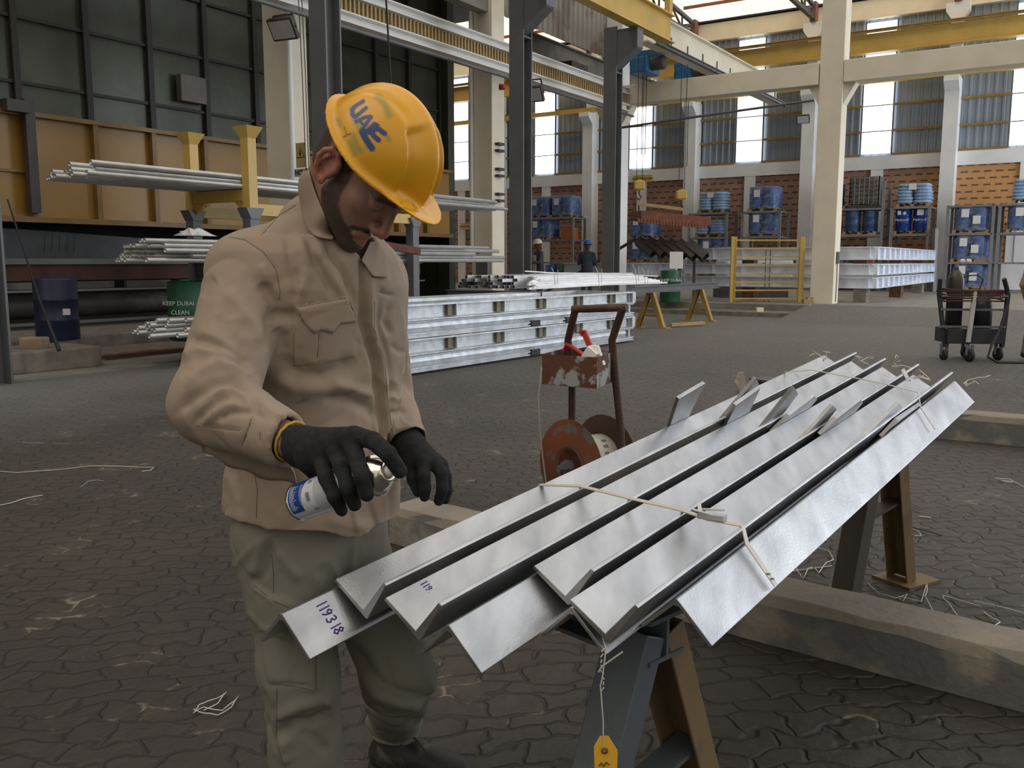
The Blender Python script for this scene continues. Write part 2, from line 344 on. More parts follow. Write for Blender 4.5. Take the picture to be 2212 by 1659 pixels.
# window strips, one per bay, with their bars
wi = 1
for i in range(1, len(PIL)-1):
    vc = (PIL[i]+PIL[i+1])/2 + .1
    b = MB(); b.ubox(WU-.03, WU+.02, vc-.6, vc+.6, 5.95, 11.25)
    w = b.build('window_%d' % wi, M['window']); w['kind'] = 'structure'
    b = MB()
    for z in (6.85, 7.9, 9.0, 10.0, 10.9): b.ubox(WU-.06, WU-.03, vc-.6, vc+.6, z-.02, z+.02)
    for s_ in (-.62, .62): b.ubox(WU-.07, WU, vc+s_-.03, vc+s_+.03, 5.9, 11.3)
    b.build('window_frame', M['steel_grey'], w); wi += 1
# girts
ti = 10
for z in (5.88, 6.85, 7.9, 9.05, 10.95):
    b = MB()
    for i in range(len(PIL)-1):
        vc = (PIL[i]+PIL[i+1])/2+.1; b.ubox(WU-.13, WU-.03, PIL[i], vc-.62, z-.045, z+.045); b.ubox(WU-.13, WU-.03, vc+.62, PIL[i+1], z-.045, z+.045)
    struct(b, 'trim_%d' % ti, M['yellow_dull']); ti += 1
# small posts between the brick panels
for i in range(len(PIL)-1):
    vc = (PIL[i]+PIL[i+1])/2
    b = MB(); b.ubox(WU-.1, WU+.1, vc-.24, vc+.24, .3, 5.3); struct(b, 'trim_%d' % ti, M['white']); ti += 1
# sunlit opening panel low in the wall on the right
b = MB(); b.ubox(WU-.06, WU, 2.35, 3.3, .3, 3.0); struct(b, 'trim_%d' % ti, M['white']); ti += 1
b = MB(); b.ubox(WU-.10, WU-.02, -6, 3.4, .3, 1.35); struct(b, 'trim_%d' % ti, M['white']); ti += 1
# pilasters
NUM = {5.5: 'white wall pillar behind the right hand shelving', 11.05: 'white wall pillar just left of the cream column', 16.4: 'white wall pillar beside the hanging rusty plate',
       21.75: 'white wall pillar between the two grey steel posts', 27.2: 'white wall pillar at the dark left end of far wall'}
for v in PIL[2:7]:
    t_ = thing('wall_pillar', NUM[v], 'pillar', uv(40.6, v, .3), 0)
    b = MB(); b.ubox(40.3, WU, v-.27, v+.27, .3, 8.1); b.prism([(40.3, 8.1), (WU, 8.1), (WU, 8.65), (39.9, 8.65), (39.9, 8.45)], uv(0, v-.27), uv(0, v+.27), U, Zv); b.build('shaft', M['white'], t_)
    b = MB(); b.ubox(40.55, WU, v-.22, v+.22, 8.65, 10.9); b.prism([(-.22, 10.9), (.22, 10.9), (.42, 11.2), (.42, 11.5), (-.42, 11.5), (-.42, 11.2)], uv(40.45, v), uv(WU, v), V, Zv); b.build('upper_shaft', M['white'], t_)
# crane runway along the far wall
t_ = thing('crane_runway_beam', 'long yellow crane runway beam high along the far wall', 'beam', uv(40.2, 8, 9.9))
b = MB(); b.ibeam(uv(40.2, -16, 10.25), uv(40.2, 40, 10.25), .35, .75, .04); b.build('girder', M['yellow'], t_)
b = MB(); b.ibeam(uv(39.95, -16, 10.7), uv(39.95, 40, 10.7), .1, .12, .02); b.build('rail', M['yellow_dull'], t_)
b = MB(); b.ubox(39.95, 40.2, -16, 40, 8.65, 8.85); tag(b.build('runway_beam', M['yellow']), 'thin yellow beam resting on the wall pillar corbels', 'beam')

# ---- roof with lit sheets, trusses
def roofz(u): return 12.2 + .10*(41-u)
b = MB(); q = []
b.add([uv(3, 13.4, 14.5), uv(30, 13.4, 14.5), uv(30, 46, 14.5), uv(3, 46, 14.5)], [(0, 1, 2, 3)])
for u0, u1 in ((30, 36.2), (40.6, 41.4)):
    b.add([uv(u0, -3, roofz(u0)), uv(u1, -3, roofz(u1)), uv(u1, 46, roofz(u1)), uv(u0, 46, roofz(u0))], [(0, 1, 2, 3)])
for v0, v1 in ((4.9, 6.1), (10.5, 11.7), (15.8, 17.0)):
    pass
struct(b, 'ceiling', M['roof'])
k = 1
for a, c in ((-3, 5.2), (5.8, 10.8), (11.3, 16.1), (16.7, 21.5), (22.0, 27), (27.5, 46)):
    b = MB()
    n = max(2, int((c-a)/.5)); vs = []
    for i in range(n+1):
        v = a+(c-a)*i/n; dz = .03*(i % 2); vs += [uv(36.2, v, roofz(36.2)+dz), uv(40.6, v, roofz(40.6)+dz)]
    b.add(vs, [(2*i, 2*i+1, 2*i+3, 2*i+2) for i in range(n)])
    o = b.build('window_%d' % wi, M['skylight']); o['kind'] = 'structure'; wi += 1
    b = MB(); b.bar(uv(38.5, a, roofz(38.5)-.1), uv(38.5, c, roofz(38.5)-.1), .08, .12); b.build('purlin', M['rustred'], o)
TR = {5.5: 'dark roof truss above the far right wall pillar', 11.05: 'dark roof truss meeting the wall behind the cream column', 16.4: 'dark roof truss left of the cream crane girder', 21.75: 'dark roof truss seen under the hanging sheet partition'}
for v in (5.5, 11.05, 16.4, 21.75):
    t_ = thing('roof_truss', TR[v], 'truss', uv(40.5, v, 11.5))
    b = MB(); b.bar(uv(40.6, v, 11.65), uv(29, v, 11.85), .16, .16); b.bar(uv(40.6, v, roofz(40.6)-.12), uv(29, v, roofz(29)-.12), .14, .14); b.build('chord', M['steel_dark'], t_)
    b = MB(); u = 40.3; i = 0
    while u > 30:
        zb = 11.65+(40.6-u)*.017; zt = roofz(u)-.12
        b.bar(uv(u, v, zb), uv(u, v, zt), .08); b.bar(uv(u, v, zb if i % 2 else zt), uv(u-1.25, v, roofz(u-1.25)-.12 if i % 2 else zb+.02), .07); u -= 1.25; i += 1
    b.build('web_members', M['steel_dark'], t_)
    b = MB(); b.ubox(40.3, 40.7, v-.12, v+.12, 11.5, 12.3); b.build('end_post', M['rustred'], t_)

# ---- green sheet enclosure with yellow apron (left)
EV, EU = 16.5, 21.8
M['olive'] = mat('dark_olive_sheet', (.036, .040, .025), .42, .2, vs=.9, col2=(.062, .070, .044), thr=(.4, .75), bump=.12, bs=1.6, bdist=.15)
M['olive_rib'] = mat('dark_rib_steel', (.02, .02, .016), .6)
b = MB(); b.ubox(-12, EU, EV, EV+.1, 4.02, 13.5); b.ubox(EU-.1, EU, EV+.1, EV+12, .3, 13.5); struct(b, 'wall_left', M['olive'])
b = MB()
u = -11.4
while u < EU: b.ubox(u-.06, u+.06, EV-.10, EV, 4.02, 13.5); u += 1.37
for z in (4.62, 5.75, 6.9, 8.05, 9.2, 10.3): b.ubox(-12, EU, EV-.06, EV, z-.03, z+.03)
struct(b, 'trim_%d' % ti, M['olive_rib']); ti += 1
b = MB(); b.ubox(EU-.25, EU+.05, EV-.3, EV+.1, .3, 13.5); struct(b, 'trim_%d' % ti, M['olive']); ti += 1
M['apron'] = mat('ochre_apron_paint', (.30, .165, .028), .42, var=.12, vs=1.2, bump=.15, bs=1.3, bdist=.12)
M['apron_lip'] = mat('ochre_lip_paint', (.20, .12, .03), .5, var=.2)
t_ = thing('enclosure_apron', 'long ochre steel apron under the olive sheet wall', 'apron', uv(5, EV, 2.2))
b = MB(); b.ubox(-12, EU-.3, EV-.35, EV-.25, 2.22, 4.0); b.build('panel', M['apron'], t_)
b = MB(); b.ubox(-12, EU-.3, EV-.5, EV, 3.98, 4.06); b.ubox(-12, EU-.3, EV-.5, EV, 2.14, 2.24); b.ubox(-12, 9.0, EV-.42, EV-.35, 3.0, 3.05); b.build('lip', M['apron_lip'], t_)
u = 4.1; k = 0
while u < EU-.5:
    b = MB(); b.ubox(u-.05, u+.05, EV-.48, EV-.35, 2.24, 3.98); b.build('rib', M['apron_lip'], t_); u += 1.25
b = MB(); b.ubox(8.95, 9.12, EV-.62, EV-.48, 2.3, 4.25); b.build('rib', M['steel_dark'], t_)
b = MB(); b.ubox(8.6, 9.0, EV-.7, EV-.45, 4.0, 4.2); tag(b.build('junction_box', M['steel_dark']), 'small dark box on top edge of the ochre apron', 'box')
# control box on olive wall
p = px(403, 195, 18.0); u0 = p.dot(U)*EV/p.dot(V); z0 = CAMH + (p.z-CAMH)*EV/p.dot(V)
b = MB(); b.ubox(u0-.30, u0+.34, EV-.22, EV-.06, z0-.27, z0+.27); o = b.build('wall_cabinet', mat('dusty_grey_cabinet', (.11, .095, .085), .5, var=.3, vs=3), bevel=.01); tag(o, 'small grey metal cabinet on the olive sheet wall', 'cabinet')
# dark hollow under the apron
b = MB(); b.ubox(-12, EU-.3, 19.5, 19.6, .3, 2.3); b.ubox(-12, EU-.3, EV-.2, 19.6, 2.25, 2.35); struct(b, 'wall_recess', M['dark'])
# ---- vertical sheet partition over the crane runway
struct(MB().add(*(lambda: ([], []))()), 'trim_99', M['sheet']) if False else None
M['oldsheet'] = mat('weathered_partition_sheet', (.30, .28, .25), .6, .1, vs=1.3, col2=(.20, .17, .14), thr=(.5, .62))
b = MB(); vs = []; pts = []
u = 16.9
while u < 26.2: pts += [(u, 0), (u+.15, 0), (u+.18, .045), (u+.25, .045)]; u += .28
for a, dd in pts: vs += [uv(a, 13.2-dd, 7.6), uv(a, 13.2-dd, 13)]
b.add(vs, [(2*i, 2*i+1, 2*i+3, 2*i+2) for i in range(len(pts)-1)]); struct(b, 'wall_partition', M['oldsheet'])
b = MB(); b.ubox(11, 18.6, 12.75, 13.05, 7.35, 7.7); struct(b, 'trim_%d' % ti, M['concrete_lt']); ti += 1

# ---- concrete columns
def column(name, label, u, v, ztop, w, dpt, m, extra=None):
    t_ = thing(name, label, 'column', uv(u, v, .3))
    b = MB(); b.ubox(u-dpt/2, u+dpt/2, v-w/2, v+w/2, .0, ztop); b.build('shaft', m, t_, bevel=.02)
    if extra: extra(t_)
    return t_
column('concrete_column', 'off white concrete column left of the yellow helmet with warning sign', 12.25, 12.95, 13, .62, .5, M['cream'])
column('concrete_column', 'pale concrete column behind the near grey steel post', 18.85, 12.95, 13, .62, .55, M['cream'])
c3 = column('concrete_column', 'white concrete column where crane runway meets the cream cross beam', 25.85, 12.95, 13, .62, .55, M['white'])
c4 = column('concrete_column', 'tall cream column standing alone on the right of the hall', 25.85, 6.45, 13, .62, .58, M['cream'])
for v in (12.95, 6.45):
    b = MB()
    for s_ in (-1, 1):
        b.prism([(.31*s_, 5.6), (.31*s_, 6.15), (.62*s_, 6.15)][::s_], uv(25.65, v), uv(26.05, v), V, Zv)
    b.build('corbel', M['cream'], c3 if v > 10 else c4)
t_ = thing('cross_beam', 'cream concrete cross beam joining the two tall columns', 'beam', uv(25.85, 9.7, 6.15))
b = MB(); b.ubox(25.5, 25.95, 6.78, 12.62, 6.15, 6.72); b.build('beam_body', M['cream'], t_, bevel=.015)
t_ = thing('cross_beam', 'cream concrete cross beam running out to the right edge', 'beam', uv(25.85, 1, 6.15))
b = MB(); b.ubox(25.5, 25.95, -16, 6.12, 6.15, 6.72); b.build('beam_body', M['cream'], t_, bevel=.015)
# ---- crane runway on the column line: white channel, tan conductor strip, white channel
t_ = thing('crane_runway', 'white crane runway with tan conductor strip running along the columns', 'beam', uv(18, 12.4, 5.95))
b = MB(); b.ibeam(uv(4, 12.45, 6.52), uv(25.5, 12.45, 6.52), .3, .2, .03); b.build('upper_rail', M['rail'], t_)
b = MB(); b.ibeam(uv(4, 12.45, 6.03), uv(25.5, 12.45, 6.03), .3, .2, .03); b.build('lower_rail', M['rail'], t_)
b = MB(); b.ubox(4, 25.5, 12.4, 12.5, 6.13, 6.42)
u = 4.0
while u < 25.4: b.ubox(u, u+.05, 12.35, 12.4, 6.15, 6.40); u += .12
b.build('conductor_strip', M['tan'], t_)
b = MB(); b.tube([uv(4, 12.2, 5.78), uv(25.5, 12.2, 5.78)], .035); tag(b.build('conduit', M['steel_grey']), 'dark cable pipe slung under the white crane runway', 'pipe')
b = MB(); b.tube([uv(25.3, 12.5, 5.45), uv(25.3, 9.5, 5.6), uv(25.3, 6.8, 5.72)], .035); tag(b.build('conduit', M['steel_grey']), 'dark cable pipe running under the cream cross beam', 'pipe')
# ---- grey steel posts with brackets carrying yellow crane beam
def spost(u, v, label, ztop=7.3, corb=True, z0=0):
    t_ = thing('steel_post', label, 'post', uv(u, v, z0))
    b = MB(); b.ibeam(uv(u, v, z0), uv(u, v, ztop), .36, .36, .03, up=U); b.build('shaft', M['steel_grey'], t_)
    if corb:
        b = MB(); zc = ztop-.1
        for s_ in (-.15, .15):
            b.prism([(0.1, zc-1.05), (0.1, zc), (-.72, zc), (-.72, zc-.45)], uv(u+s_-.01, v), uv(u+s_+.01, v), V, Zv)
        b.prism([(0.1, zc-.02), (0.1, zc+.02), (-.74, zc+.02), (-.74, zc-.02)], uv(u-.17, v), uv(u+.17, v), V, Zv)
        b.prism([(-.70, zc-.45), (-.74, zc-.45), (-.74, zc), (-.70, zc)], uv(u-.17, v), uv(u+.17, v), V, Zv)
        b.prism([(.1, zc-1.07), (.1, zc-1.03), (-.72, zc-.43), (-.72, zc-.47)], uv(u-.17, v), uv(u+.17, v), V, Zv)
        b.build('bracket', M['steel_grey'], t_)
        for z in (zc-.1, zc-.55, zc-1.0): b = MB(); b.ubox(u-.17, u+.17, v-.17, v+.17, z-.015, z+.015); b.build('stiffener', M['steel_grey'], t_)
    return t_
spost(5.55, 11.0, 'dark grey steel post at the left edge of the photo', 13, False)
spost(11.15, 10.85, 'grey steel post rising behind the yellow helmet', 13, False)
spost(17.05, 10.85, 'grey steel post with bracket, nearest under yellow crane beam')
spost(21.45, 10.85, 'grey steel post with bracket at the end of yellow crane beam')
t_ = thing('crane_beam', 'bright yellow crane beam carried on grey bracketed posts', 'beam', uv(17, 10.3, 7.25))
b = MB(); b.ibeam(uv(10, 10.25, 7.62), uv(23.6, 10.25, 7.62), .3, .72, .035); b.build('girder', M['yellow'], t_)
b = MB(); b.ubox(23.2, 23.4, 10.1, 10.25, 7.98, 8.4); b.build('end_stop', M['yellow'], t_)
# cream bridge girder and its hoists beyond the columns
t_ = thing('bridge_girder', 'long cream crane bridge girder under the dark roof', 'beam', uv(28, 11, 7.4))
b = MB(); b.ibeam(uv(23.5, 11.0, 7.82), uv(35.5, 11.0, 7.82), .34, .86, .04); b.build('girder', M['cream'], t_)
b = MB(); b.ibeam(uv(23.5, 10.6, 7.35), uv(35.5, 10.6, 7.35), .12, .12, .02)
for i in range(9): b.bar(uv(24.5+i*1.2, 10.6, 7.3), uv(24.5+i*1.2, 10.6, 7.65), .04)
b.build('cable_track', M['steel_grey'], t_)
t_ = thing('bridge_girder', 'old dim crane girder seen left of second grey post', 'beam', uv(28, 16, 8))
b = MB(); b.ibeam(uv(24.5, 15.4, 8.1), uv(34.0, 15.4, 8.1), .34, .7, .04); b.build('girder', M['concrete_lt'], t_)
b = MB(); b.ubox(26, 33.6, 15.0, 15.3, 7.5, 7.65); b.ubox(26.5, 27.6, 14.9, 15.4, 7.2, 7.9); b.build('trolley', M['steel_dark'], t_)
for (x, y, Zd, lab) in ((1393, 145, 27.5, 'blue crane hoist hanging beside the white column top'), (1485, 165, 31, 'blue crane hoist hanging under the middle of cream girder')):
    p = px(x, y, Zd); t_ = thing('crane_hoist', lab, 'hoist', p)
    b = MB(); b.obox(p, U*.45, V*.28, Zv*.22); b.obox(p+U*.1+Zv*.35, U*.2, V*.45, Zv*.12); b.build('motor_housing', M['bluepaint'], t_, bevel=.04)
    b = MB(); b.lathe([(0, -.5), (.2, -.5), (.2, .5), (0, .5)], p-V*.15+Zv*.05-U*.1, V, 16); b.lathe([(0, -.3), (.14, -.3), (.14, .3), (0, .3)], p+U*.3+Zv*.3, U, 16); b.build('drum', M['steel_dark'], t_)
    b = MB()
    for s_ in (-.06, .06): b.tube([p+V*s_, Vector((p.x, p.y, 4.6))+V*s_], .012, 6)
    b.build('hoist_rope', M['cable'], t_)
# ================================================================== FAR SHELVING AND LOADS
def drum_mb(c, r=.29, h=.88, n=20):
    b = MB(); c = Vector(c)
    pr = [(0, .0), (r*.98, 0), (r, .02), (r, h*.31), (r+.012, h*.33), (r, h*.35), (r, h*.64), (r+.012, h*.66), (r, h*.68), (r, h-.02), (r*.98, h), (r*.93, h), (r*.93, h-.02), (0, h-.02)]
    return b.lathe(pr, c, n=n)
def pallet(c, label, w=1.1, d=1.0, group=None):
    t_ = thing('wooden_pallet', label, 'pallet', c, 0, group)
    b = MB()
    for i in range(6): b.obox(c+V*(-w/2+.08+i*(w-.16)/5)+Zv*.125, V*.06, U*d/2, Zv*.012)
    b.build('deck', M['wood'], t_)
    b = MB()
    for s_ in (-1, 0, 1):
        for q_ in (-1, 0, 1): b.obox(c+V*(s_*(w/2-.06))+U*(q_*(d/2-.06))+Zv*.065, V*.055, U*.055, Zv*.045)
    for q_ in (-1, 0, 1): b.obox(c+U*(q_*(d/2-.05))+Zv*.012, V*w/2, U*.05, Zv*.012)
    b.build('base', M['wood'], t_); return t_
def film_mat():
    m = bpy.data.materials.new('clear_stretch_film'); m.use_nodes = True; t = m.node_tree; t.nodes.clear()
    tr = t.nodes.new('ShaderNodeBsdfTransparent'); tr.inputs[0].default_value = (.8, .85, .95, 1)
    g = t.nodes.new('ShaderNodeBsdfPrincipled'); g.inputs['Base Color'].default_value = (.35, .42, .55, 1); g.inputs['Roughness'].default_value = .3
    n = t.nodes.new('ShaderNodeTexNoise'); n.inputs['Scale'].default_value = 5; n.inputs['Distortion'].default_value = 1
    r = t.nodes.new('ShaderNodeMapRange'); r.inputs[1].default_value = .35; r.inputs[2].default_value = .7; r.inputs[3].default_value = .12; r.inputs[4].default_value = .5
    x = t.nodes.new('ShaderNodeMixShader'); o = t.nodes.new('ShaderNodeOutputMaterial')
    t.links.new(n.outputs['Fac'], r.inputs[0]); t.links.new(r.outputs[0], x.inputs[0]); t.links.new(tr.outputs[0], x.inputs[1]); t.links.new(g.outputs[0], x.inputs[2]); t.links.new(x.outputs[0], o.inputs[0]); return m
M['film'] = film_mat()
def wrapped(c, where, n=2, tags=1):
    "pallet with four blue drums in stretch film"
    pallet(c, 'wooden pallet under film wrapped blue drums %s' % where, 1.25, 1.2)
    g = 'film wrapped drums %s' % where
    for i, (a, q_) in enumerate(((-.31, -.3), (.31, -.3), (-.31, .3), (.31, .3))):
        o = drum_mb(c+V*a+U*q_+Zv*.14).build('plastic_drum', M['blue_drum'])
        nm = ['right', 'left', 'right', 'left'][i]
        tag(o, ('blue drum, front %s, film wrapped %s' if i < 2 else 'blue drum, back %s, film wrapped %s') % (nm, where), 'drum', g)
    b = MB(); pts = []
    for k in range(28):
        a = 2*pi*k/28; rr = .64; ca, sa = cos(a), sin(a); e = .5
        pts.append((abs(ca)**e*(1 if ca > 0 else -1)*.63, abs(sa)**e*(1 if sa > 0 else -1)*.62))
    vs = []
    for z, s_ in ((.1, 1.0), (.4, .985), (.7, 1.0), (1.02, .985), (1.04, .93)): vs += [c+V*(x*s_)+U*(y*s_)+Zv*z for x, y in pts]
    b.add(vs, [(i*28+k, i*28+(k+1) % 28, (i+1)*28+(k+1) % 28, (i+1)*28+k) for i in range(4) for k in range(28)], True)
    b.add(vs[-28:], [tuple(range(28))])
    t_ = thing('stretch_film', 'clear stretch film around the drums %s' % where, 'film', c+Zv*.1)
    b.build('film_sheet', M['film'], t_)
    for i in range(tags):
        b = MB(); b.obox(c-U*.65+V*(.2-.4*i)+Zv*(.75-.25*i), V*.13, U*.004, Zv*.15); b.build('paper_note', M['paper'], t_)
def bagstack(c, where, layers=6):
    pallet(c, 'wooden pallet under pale blue sacks %s' % where, 1.2, 1.0)
    g = 'sacks stacked %s' % where
    for L_ in range(layers):
        for k in range(2):
            w = .33-.012*L_
            b = MB(); cc = c+V*((k-.5)*.64+random.uniform(-.03, .03))+Zv*(.14+.07+L_*.125)
            n = 14; vs = []
            for s_, zz in ((.86, -.062), (1, -.03), (1, .03), (.86, .062)):
                for q_ in range(n):
                    a = 2*pi*q_/n; ca, sa = cos(a), sin(a)
                    vs.append(cc+V*(abs(ca)**.5*math.copysign(1, ca)*w*s_)+U*(abs(sa)**.5*math.copysign(1, sa)*.46*s_)+Zv*zz)
            b.add(vs, [(i*n+q_, i*n+(q_+1) % n, (i+1)*n+(q_+1) % n, (i+1)*n+q_) for i in range(3) for q_ in range(n)], True)
            b.add(vs[:n], [tuple(range(n))[::-1]]); b.add(vs[-n:], [tuple(range(n))])
            o = b.build('sack', M['bag'])
            od = ['lowest', 'second', 'third', 'fourth', 'fifth', 'topmost'][L_ if L_ < layers-1 else 5]
            tag(o, 'pale blue %s sack in the %s row %s' % (od, 'right' if k == 0 else 'left', where), 'sack', g)
    b = MB(); b.obox(c-U*.48+V*.02+Zv*.78, V*.14, U*.004, Zv*.12); tag(b.build('paper_note', M['paper']), 'white paper note taped to the sacks %s' % where, 'paper')
def rackf(v0, v1, label, nlev=4, z0=.3, u0=38.3, u1=39.5, top=None):
    t_ = thing('storage_rack', label, 'rack', uv((u0+u1)/2, (v0+v1)/2, z0))
    zt = [z0+.08, 1.42, 2.5, 3.55][:nlev]
    for v in (v0, v1):
        for u in (u0, u1):
            b = MB(); b.ubox(u-.05, u+.05, v-.05, v+.05, z0, zt[-1] if top is None else top); b.build('post', M['steel_rack'], t_)
    for z in zt:
        b = MB()
        b.ubox(u0-.05, u0+.05, v0, v1, z-.07, z); b.ubox(u1-.05, u1+.05, v0, v1, z-.07, z); b.ubox(u0, u1, v0-.04, v0+.04, z-.07, z); b.ubox(u0, u1, v1-.04, v1+.04, z-.07, z)
        for k in range(4): v = v0+(k+.5)*(v1-v0)/4; b.ubox(u0, u1, v-.05, v+.05, z-.04, z-.005)
        b.build('shelf_frame', M['steel_rack'], t_)
    return t_
M['steel_rack'] = mat('grey_rack_steel', (.20, .205, .215), .5, var=.15)
def at(v, z, u=38.9): return uv(u, v, z)
lv = [.38, 1.42, 2.5, 3.55]
rackf(21.4, 24.1, 'dim grey storage rack seen between the two bracketed grey posts')
wrapped(at(23.35, lv[3]), 'on the left of the dim rack top'); wrapped(at(22.1, lv[3]), 'on the right of the dim rack top')
wrapped(at(23.3, lv[2]), 'on the middle shelf of dim rack')
b = MB(); b.obox(at(21.9, lv[2]+.3), V*.3, U*.3, Zv*.28); tag(b.build('carton', mat('orange_carton', (.45, .16, .05), .7)), 'orange carton on the dim rack middle shelf', 'carton')
o = drum_mb(at(22.7, .42, 38.5)).build('steel_drum', M['blue_drum']); tag(o, 'blue drum on the floor shelf behind the white helmet worker', 'drum')
o = drum_mb(at(21.95, .42, 38.5)).build('steel_drum', M['green']); tag(o, 'dark green drum on the floor shelf of dim rack', 'drum')
rackf(17.1, 18.7, 'dim grey rack just right of the white column', 3)
wrapped(at(17.9, lv[2]), 'on the rack right of the white column'); wrapped(at(17.9, lv[1]), 'low on the rack right of the white column')
rackf(13.8, 15.5, 'grey rack holding sacks on two shelves')
bagstack(at(14.6, lv[3]), 'atop the rack left of centre'); bagstack(at(14.7, lv[2]), 'on middle shelf under other sacks', 5); wrapped(at(14.5, lv[1]), 'below the sacks')
rackf(11.5, 13.1, 'grey rack left of the tall cream column')
wrapped(at(12.3, lv[3]), 'atop the rack left of the cream column'); wrapped(at(12.3, lv[2]), 'one shelf down left of the cream column')
rackf(7.45, 9.7, 'grey rack just right of the tall cream column carrying the caged tank', top=4.6)
o = drum_mb(at(9.35, lv[3]+.14)).build('steel_drum', M['dkblue_drum']); tag(o, 'blue drum atop the rack beside the caged tank', 'drum')
pallet(at(9.3, lv[3]), 'wooden pallet under the blue drum beside caged tank', .8, .9)
c = at(8.2, lv[3]); t_ = thing('caged_tank', 'dirty caged plastic tank on top of the rack', 'tank', c)
b = MB(); b.obox(c+Zv*.72, V*.5, U*.5, Zv*.5); b.build('bottle', mat('dirty_translucent_plastic', (.20, .18, .14), .5, var=.4, vs=4), t_, bevel=.06)
b = MB()
for k in range(7):
    z = .2+k*.17
    for s_ in (-1, 1): b.bar(c+V*-.55+U*.55*s_+Zv*z, c+V*.55+U*.55*s_+Zv*z, .03); b.bar(c+V*.55*s_-U*.55+Zv*z, c+V*.55*s_+U*.55+Zv*z, .03)
for k in range(7):
    a = -.55+k*1.1/6
    for s_ in (-1, 1): b.bar(c+V*a+U*.55*s_+Zv*.15, c+V*a+U*.55*s_+Zv*1.24, .03); b.bar(c+U*a+V*.55*s_+Zv*.15, c+U*a+V*.55*s_+Zv*1.24, .03)
b.build('cage', M['steel_grey'], t_)
b = MB(); b.obox(c+Zv*.07, V*.57, U*.57, Zv*.06); b.build('skid', M['steel_dark'], t_)
M['slate_drum'] = mat('slate_blue_drum', (.03, .07, .17), .4)
for v, m_, s_ in ((8.62, 'slate_drum', 'left'), (7.95, 'navy', 'right')):
    o = drum_mb(at(v, lv[2]+.14, 38.6)).build('steel_drum', M[m_] if m_ != 'navy' else M['slate_drum']); tag(o, '%s slate blue drum of the strapped pair under the caged tank' % s_, 'drum')
pallet(at(8.3, lv[2], 38.7), 'wooden pallet under the strapped slate blue drums', 1.3, .9)
for v, m_, nm in ((9.1, 'blue_drum', 'pale blue'), (8.4, 'green', 'bright green'), (7.85, 'red', 'red')):
    o = drum_mb(at(v, .9+.14, 38.5), .28, .8).build('steel_drum', M[m_]); tag(o, '%s drum whose top shows above the bluish steel frames' % nm, 'drum')
b = MB(); b.ubox(38.1, 38.9, 7.5, 9.5, .3, 1.03); tag(b.build('low_bench', M['steel_dark']), 'dark low bench under the row of coloured drums', 'bench')
rackf(5.75, 7.1, 'grey rack holding two deep blue drums with white lettering')
bagstack(at(6.4, lv[3]), 'on the rack above the lettered drums')
pallet(at(6.4, lv[2]), 'wooden pallet under the two lettered deep blue drums', 1.3, 1)
def text_obj(s, size, loc, xdir, ydir, m, parent=None, name='lettering', ext=.002):
    cu = bpy.data.curves.new(name, 'FONT'); cu.body = s; cu.size = size; cu.extrude = ext; cu.align_x = 'CENTER'; cu.align_y = 'CENTER'
    o = bpy.data.objects.new(name, cu); x = Vector(xdir).normalized(); y = Vector(ydir).normalized(); z = x.cross(y)
    mw = Matrix((( x.x, y.x, z.x, loc[0]), (x.y, y.y, z.y, loc[1]), (x.z, y.z, z.z, loc[2]), (0, 0, 0, 1)))
    COL.objects.link(o); bpy.context.view_layer.update(); dg = bpy.context.evaluated_depsgraph_get()
    me = bpy.data.meshes.new_from_object(o.evaluated_get(dg)); bpy.data.objects.remove(o); me.transform(mw if parent is None else parent_mat(parent).inverted() @ mw)
    ob = bpy.data.objects.new(name, me); COL.objects.link(ob); ob.data.materials.clear(); ob.data.materials.append(m)
    if parent is not None: ob.parent = parent
    return ob
for v, s_ in ((6.73, 'left'), (6.08, 'right')):
    c = at(v, lv[2]+.14, 38.7); t_ = thing('steel_drum', '%s deep blue drum with white lettering and label on the rack' % s_, 'drum', c)
    drum_mb(c, .30, .9).build('shell', M['dkblue_drum'], t_)
    d = (-U*.9+V*.1).normalized(); x = -V
    text_obj('Hydrosol', .13, c-U*.315+Zv*.42, x, Zv, M['paper'], t_)
    b = MB()
    if s_ == 'right': b.obox(c-U*.308+Zv*.70, V*.12, U*.004, Zv*.11)
    else: b.obox(c-U*.308+V*.12+Zv*.70, V*.06, U*.004, Zv*.08); b.add([c-U*.314-V*.08+Zv*.60, c-U*.314-V*.15+Zv*.68, c-U*.314-V*.08+Zv*.76, c-U*.314-V*.01+Zv*.68], [(0, 1, 2, 3)])
    b.build('white_label', M['paper'], t_)
b = MB(); b.bar(uv(38.2, 5.45, .3), uv(38.2, 5.5, 2.7), .3, .12); tag(b.build('leaning_plank', M['steel_rack']), 'tall grey upright slab between the right hand racks', 'plank')
rackf(3.55, 5.1, 'grey shelf rack with three levels of film wrapped drums')
for i, nm in enumerate(('on the floor level of three tier rack', 'on the second level of three tier rack', 'on the third level of three tier rack')): wrapped(at(4.3, lv[i]), nm, tags=2)
rackf(1.7, 3.35, 'grey shelf rack cut off by the right edge')
wrapped(at(2.5, lv[2]), 'high on the right edge rack', tags=2); bagstack(at(2.4, lv[3]), 'at top of the right edge rack')

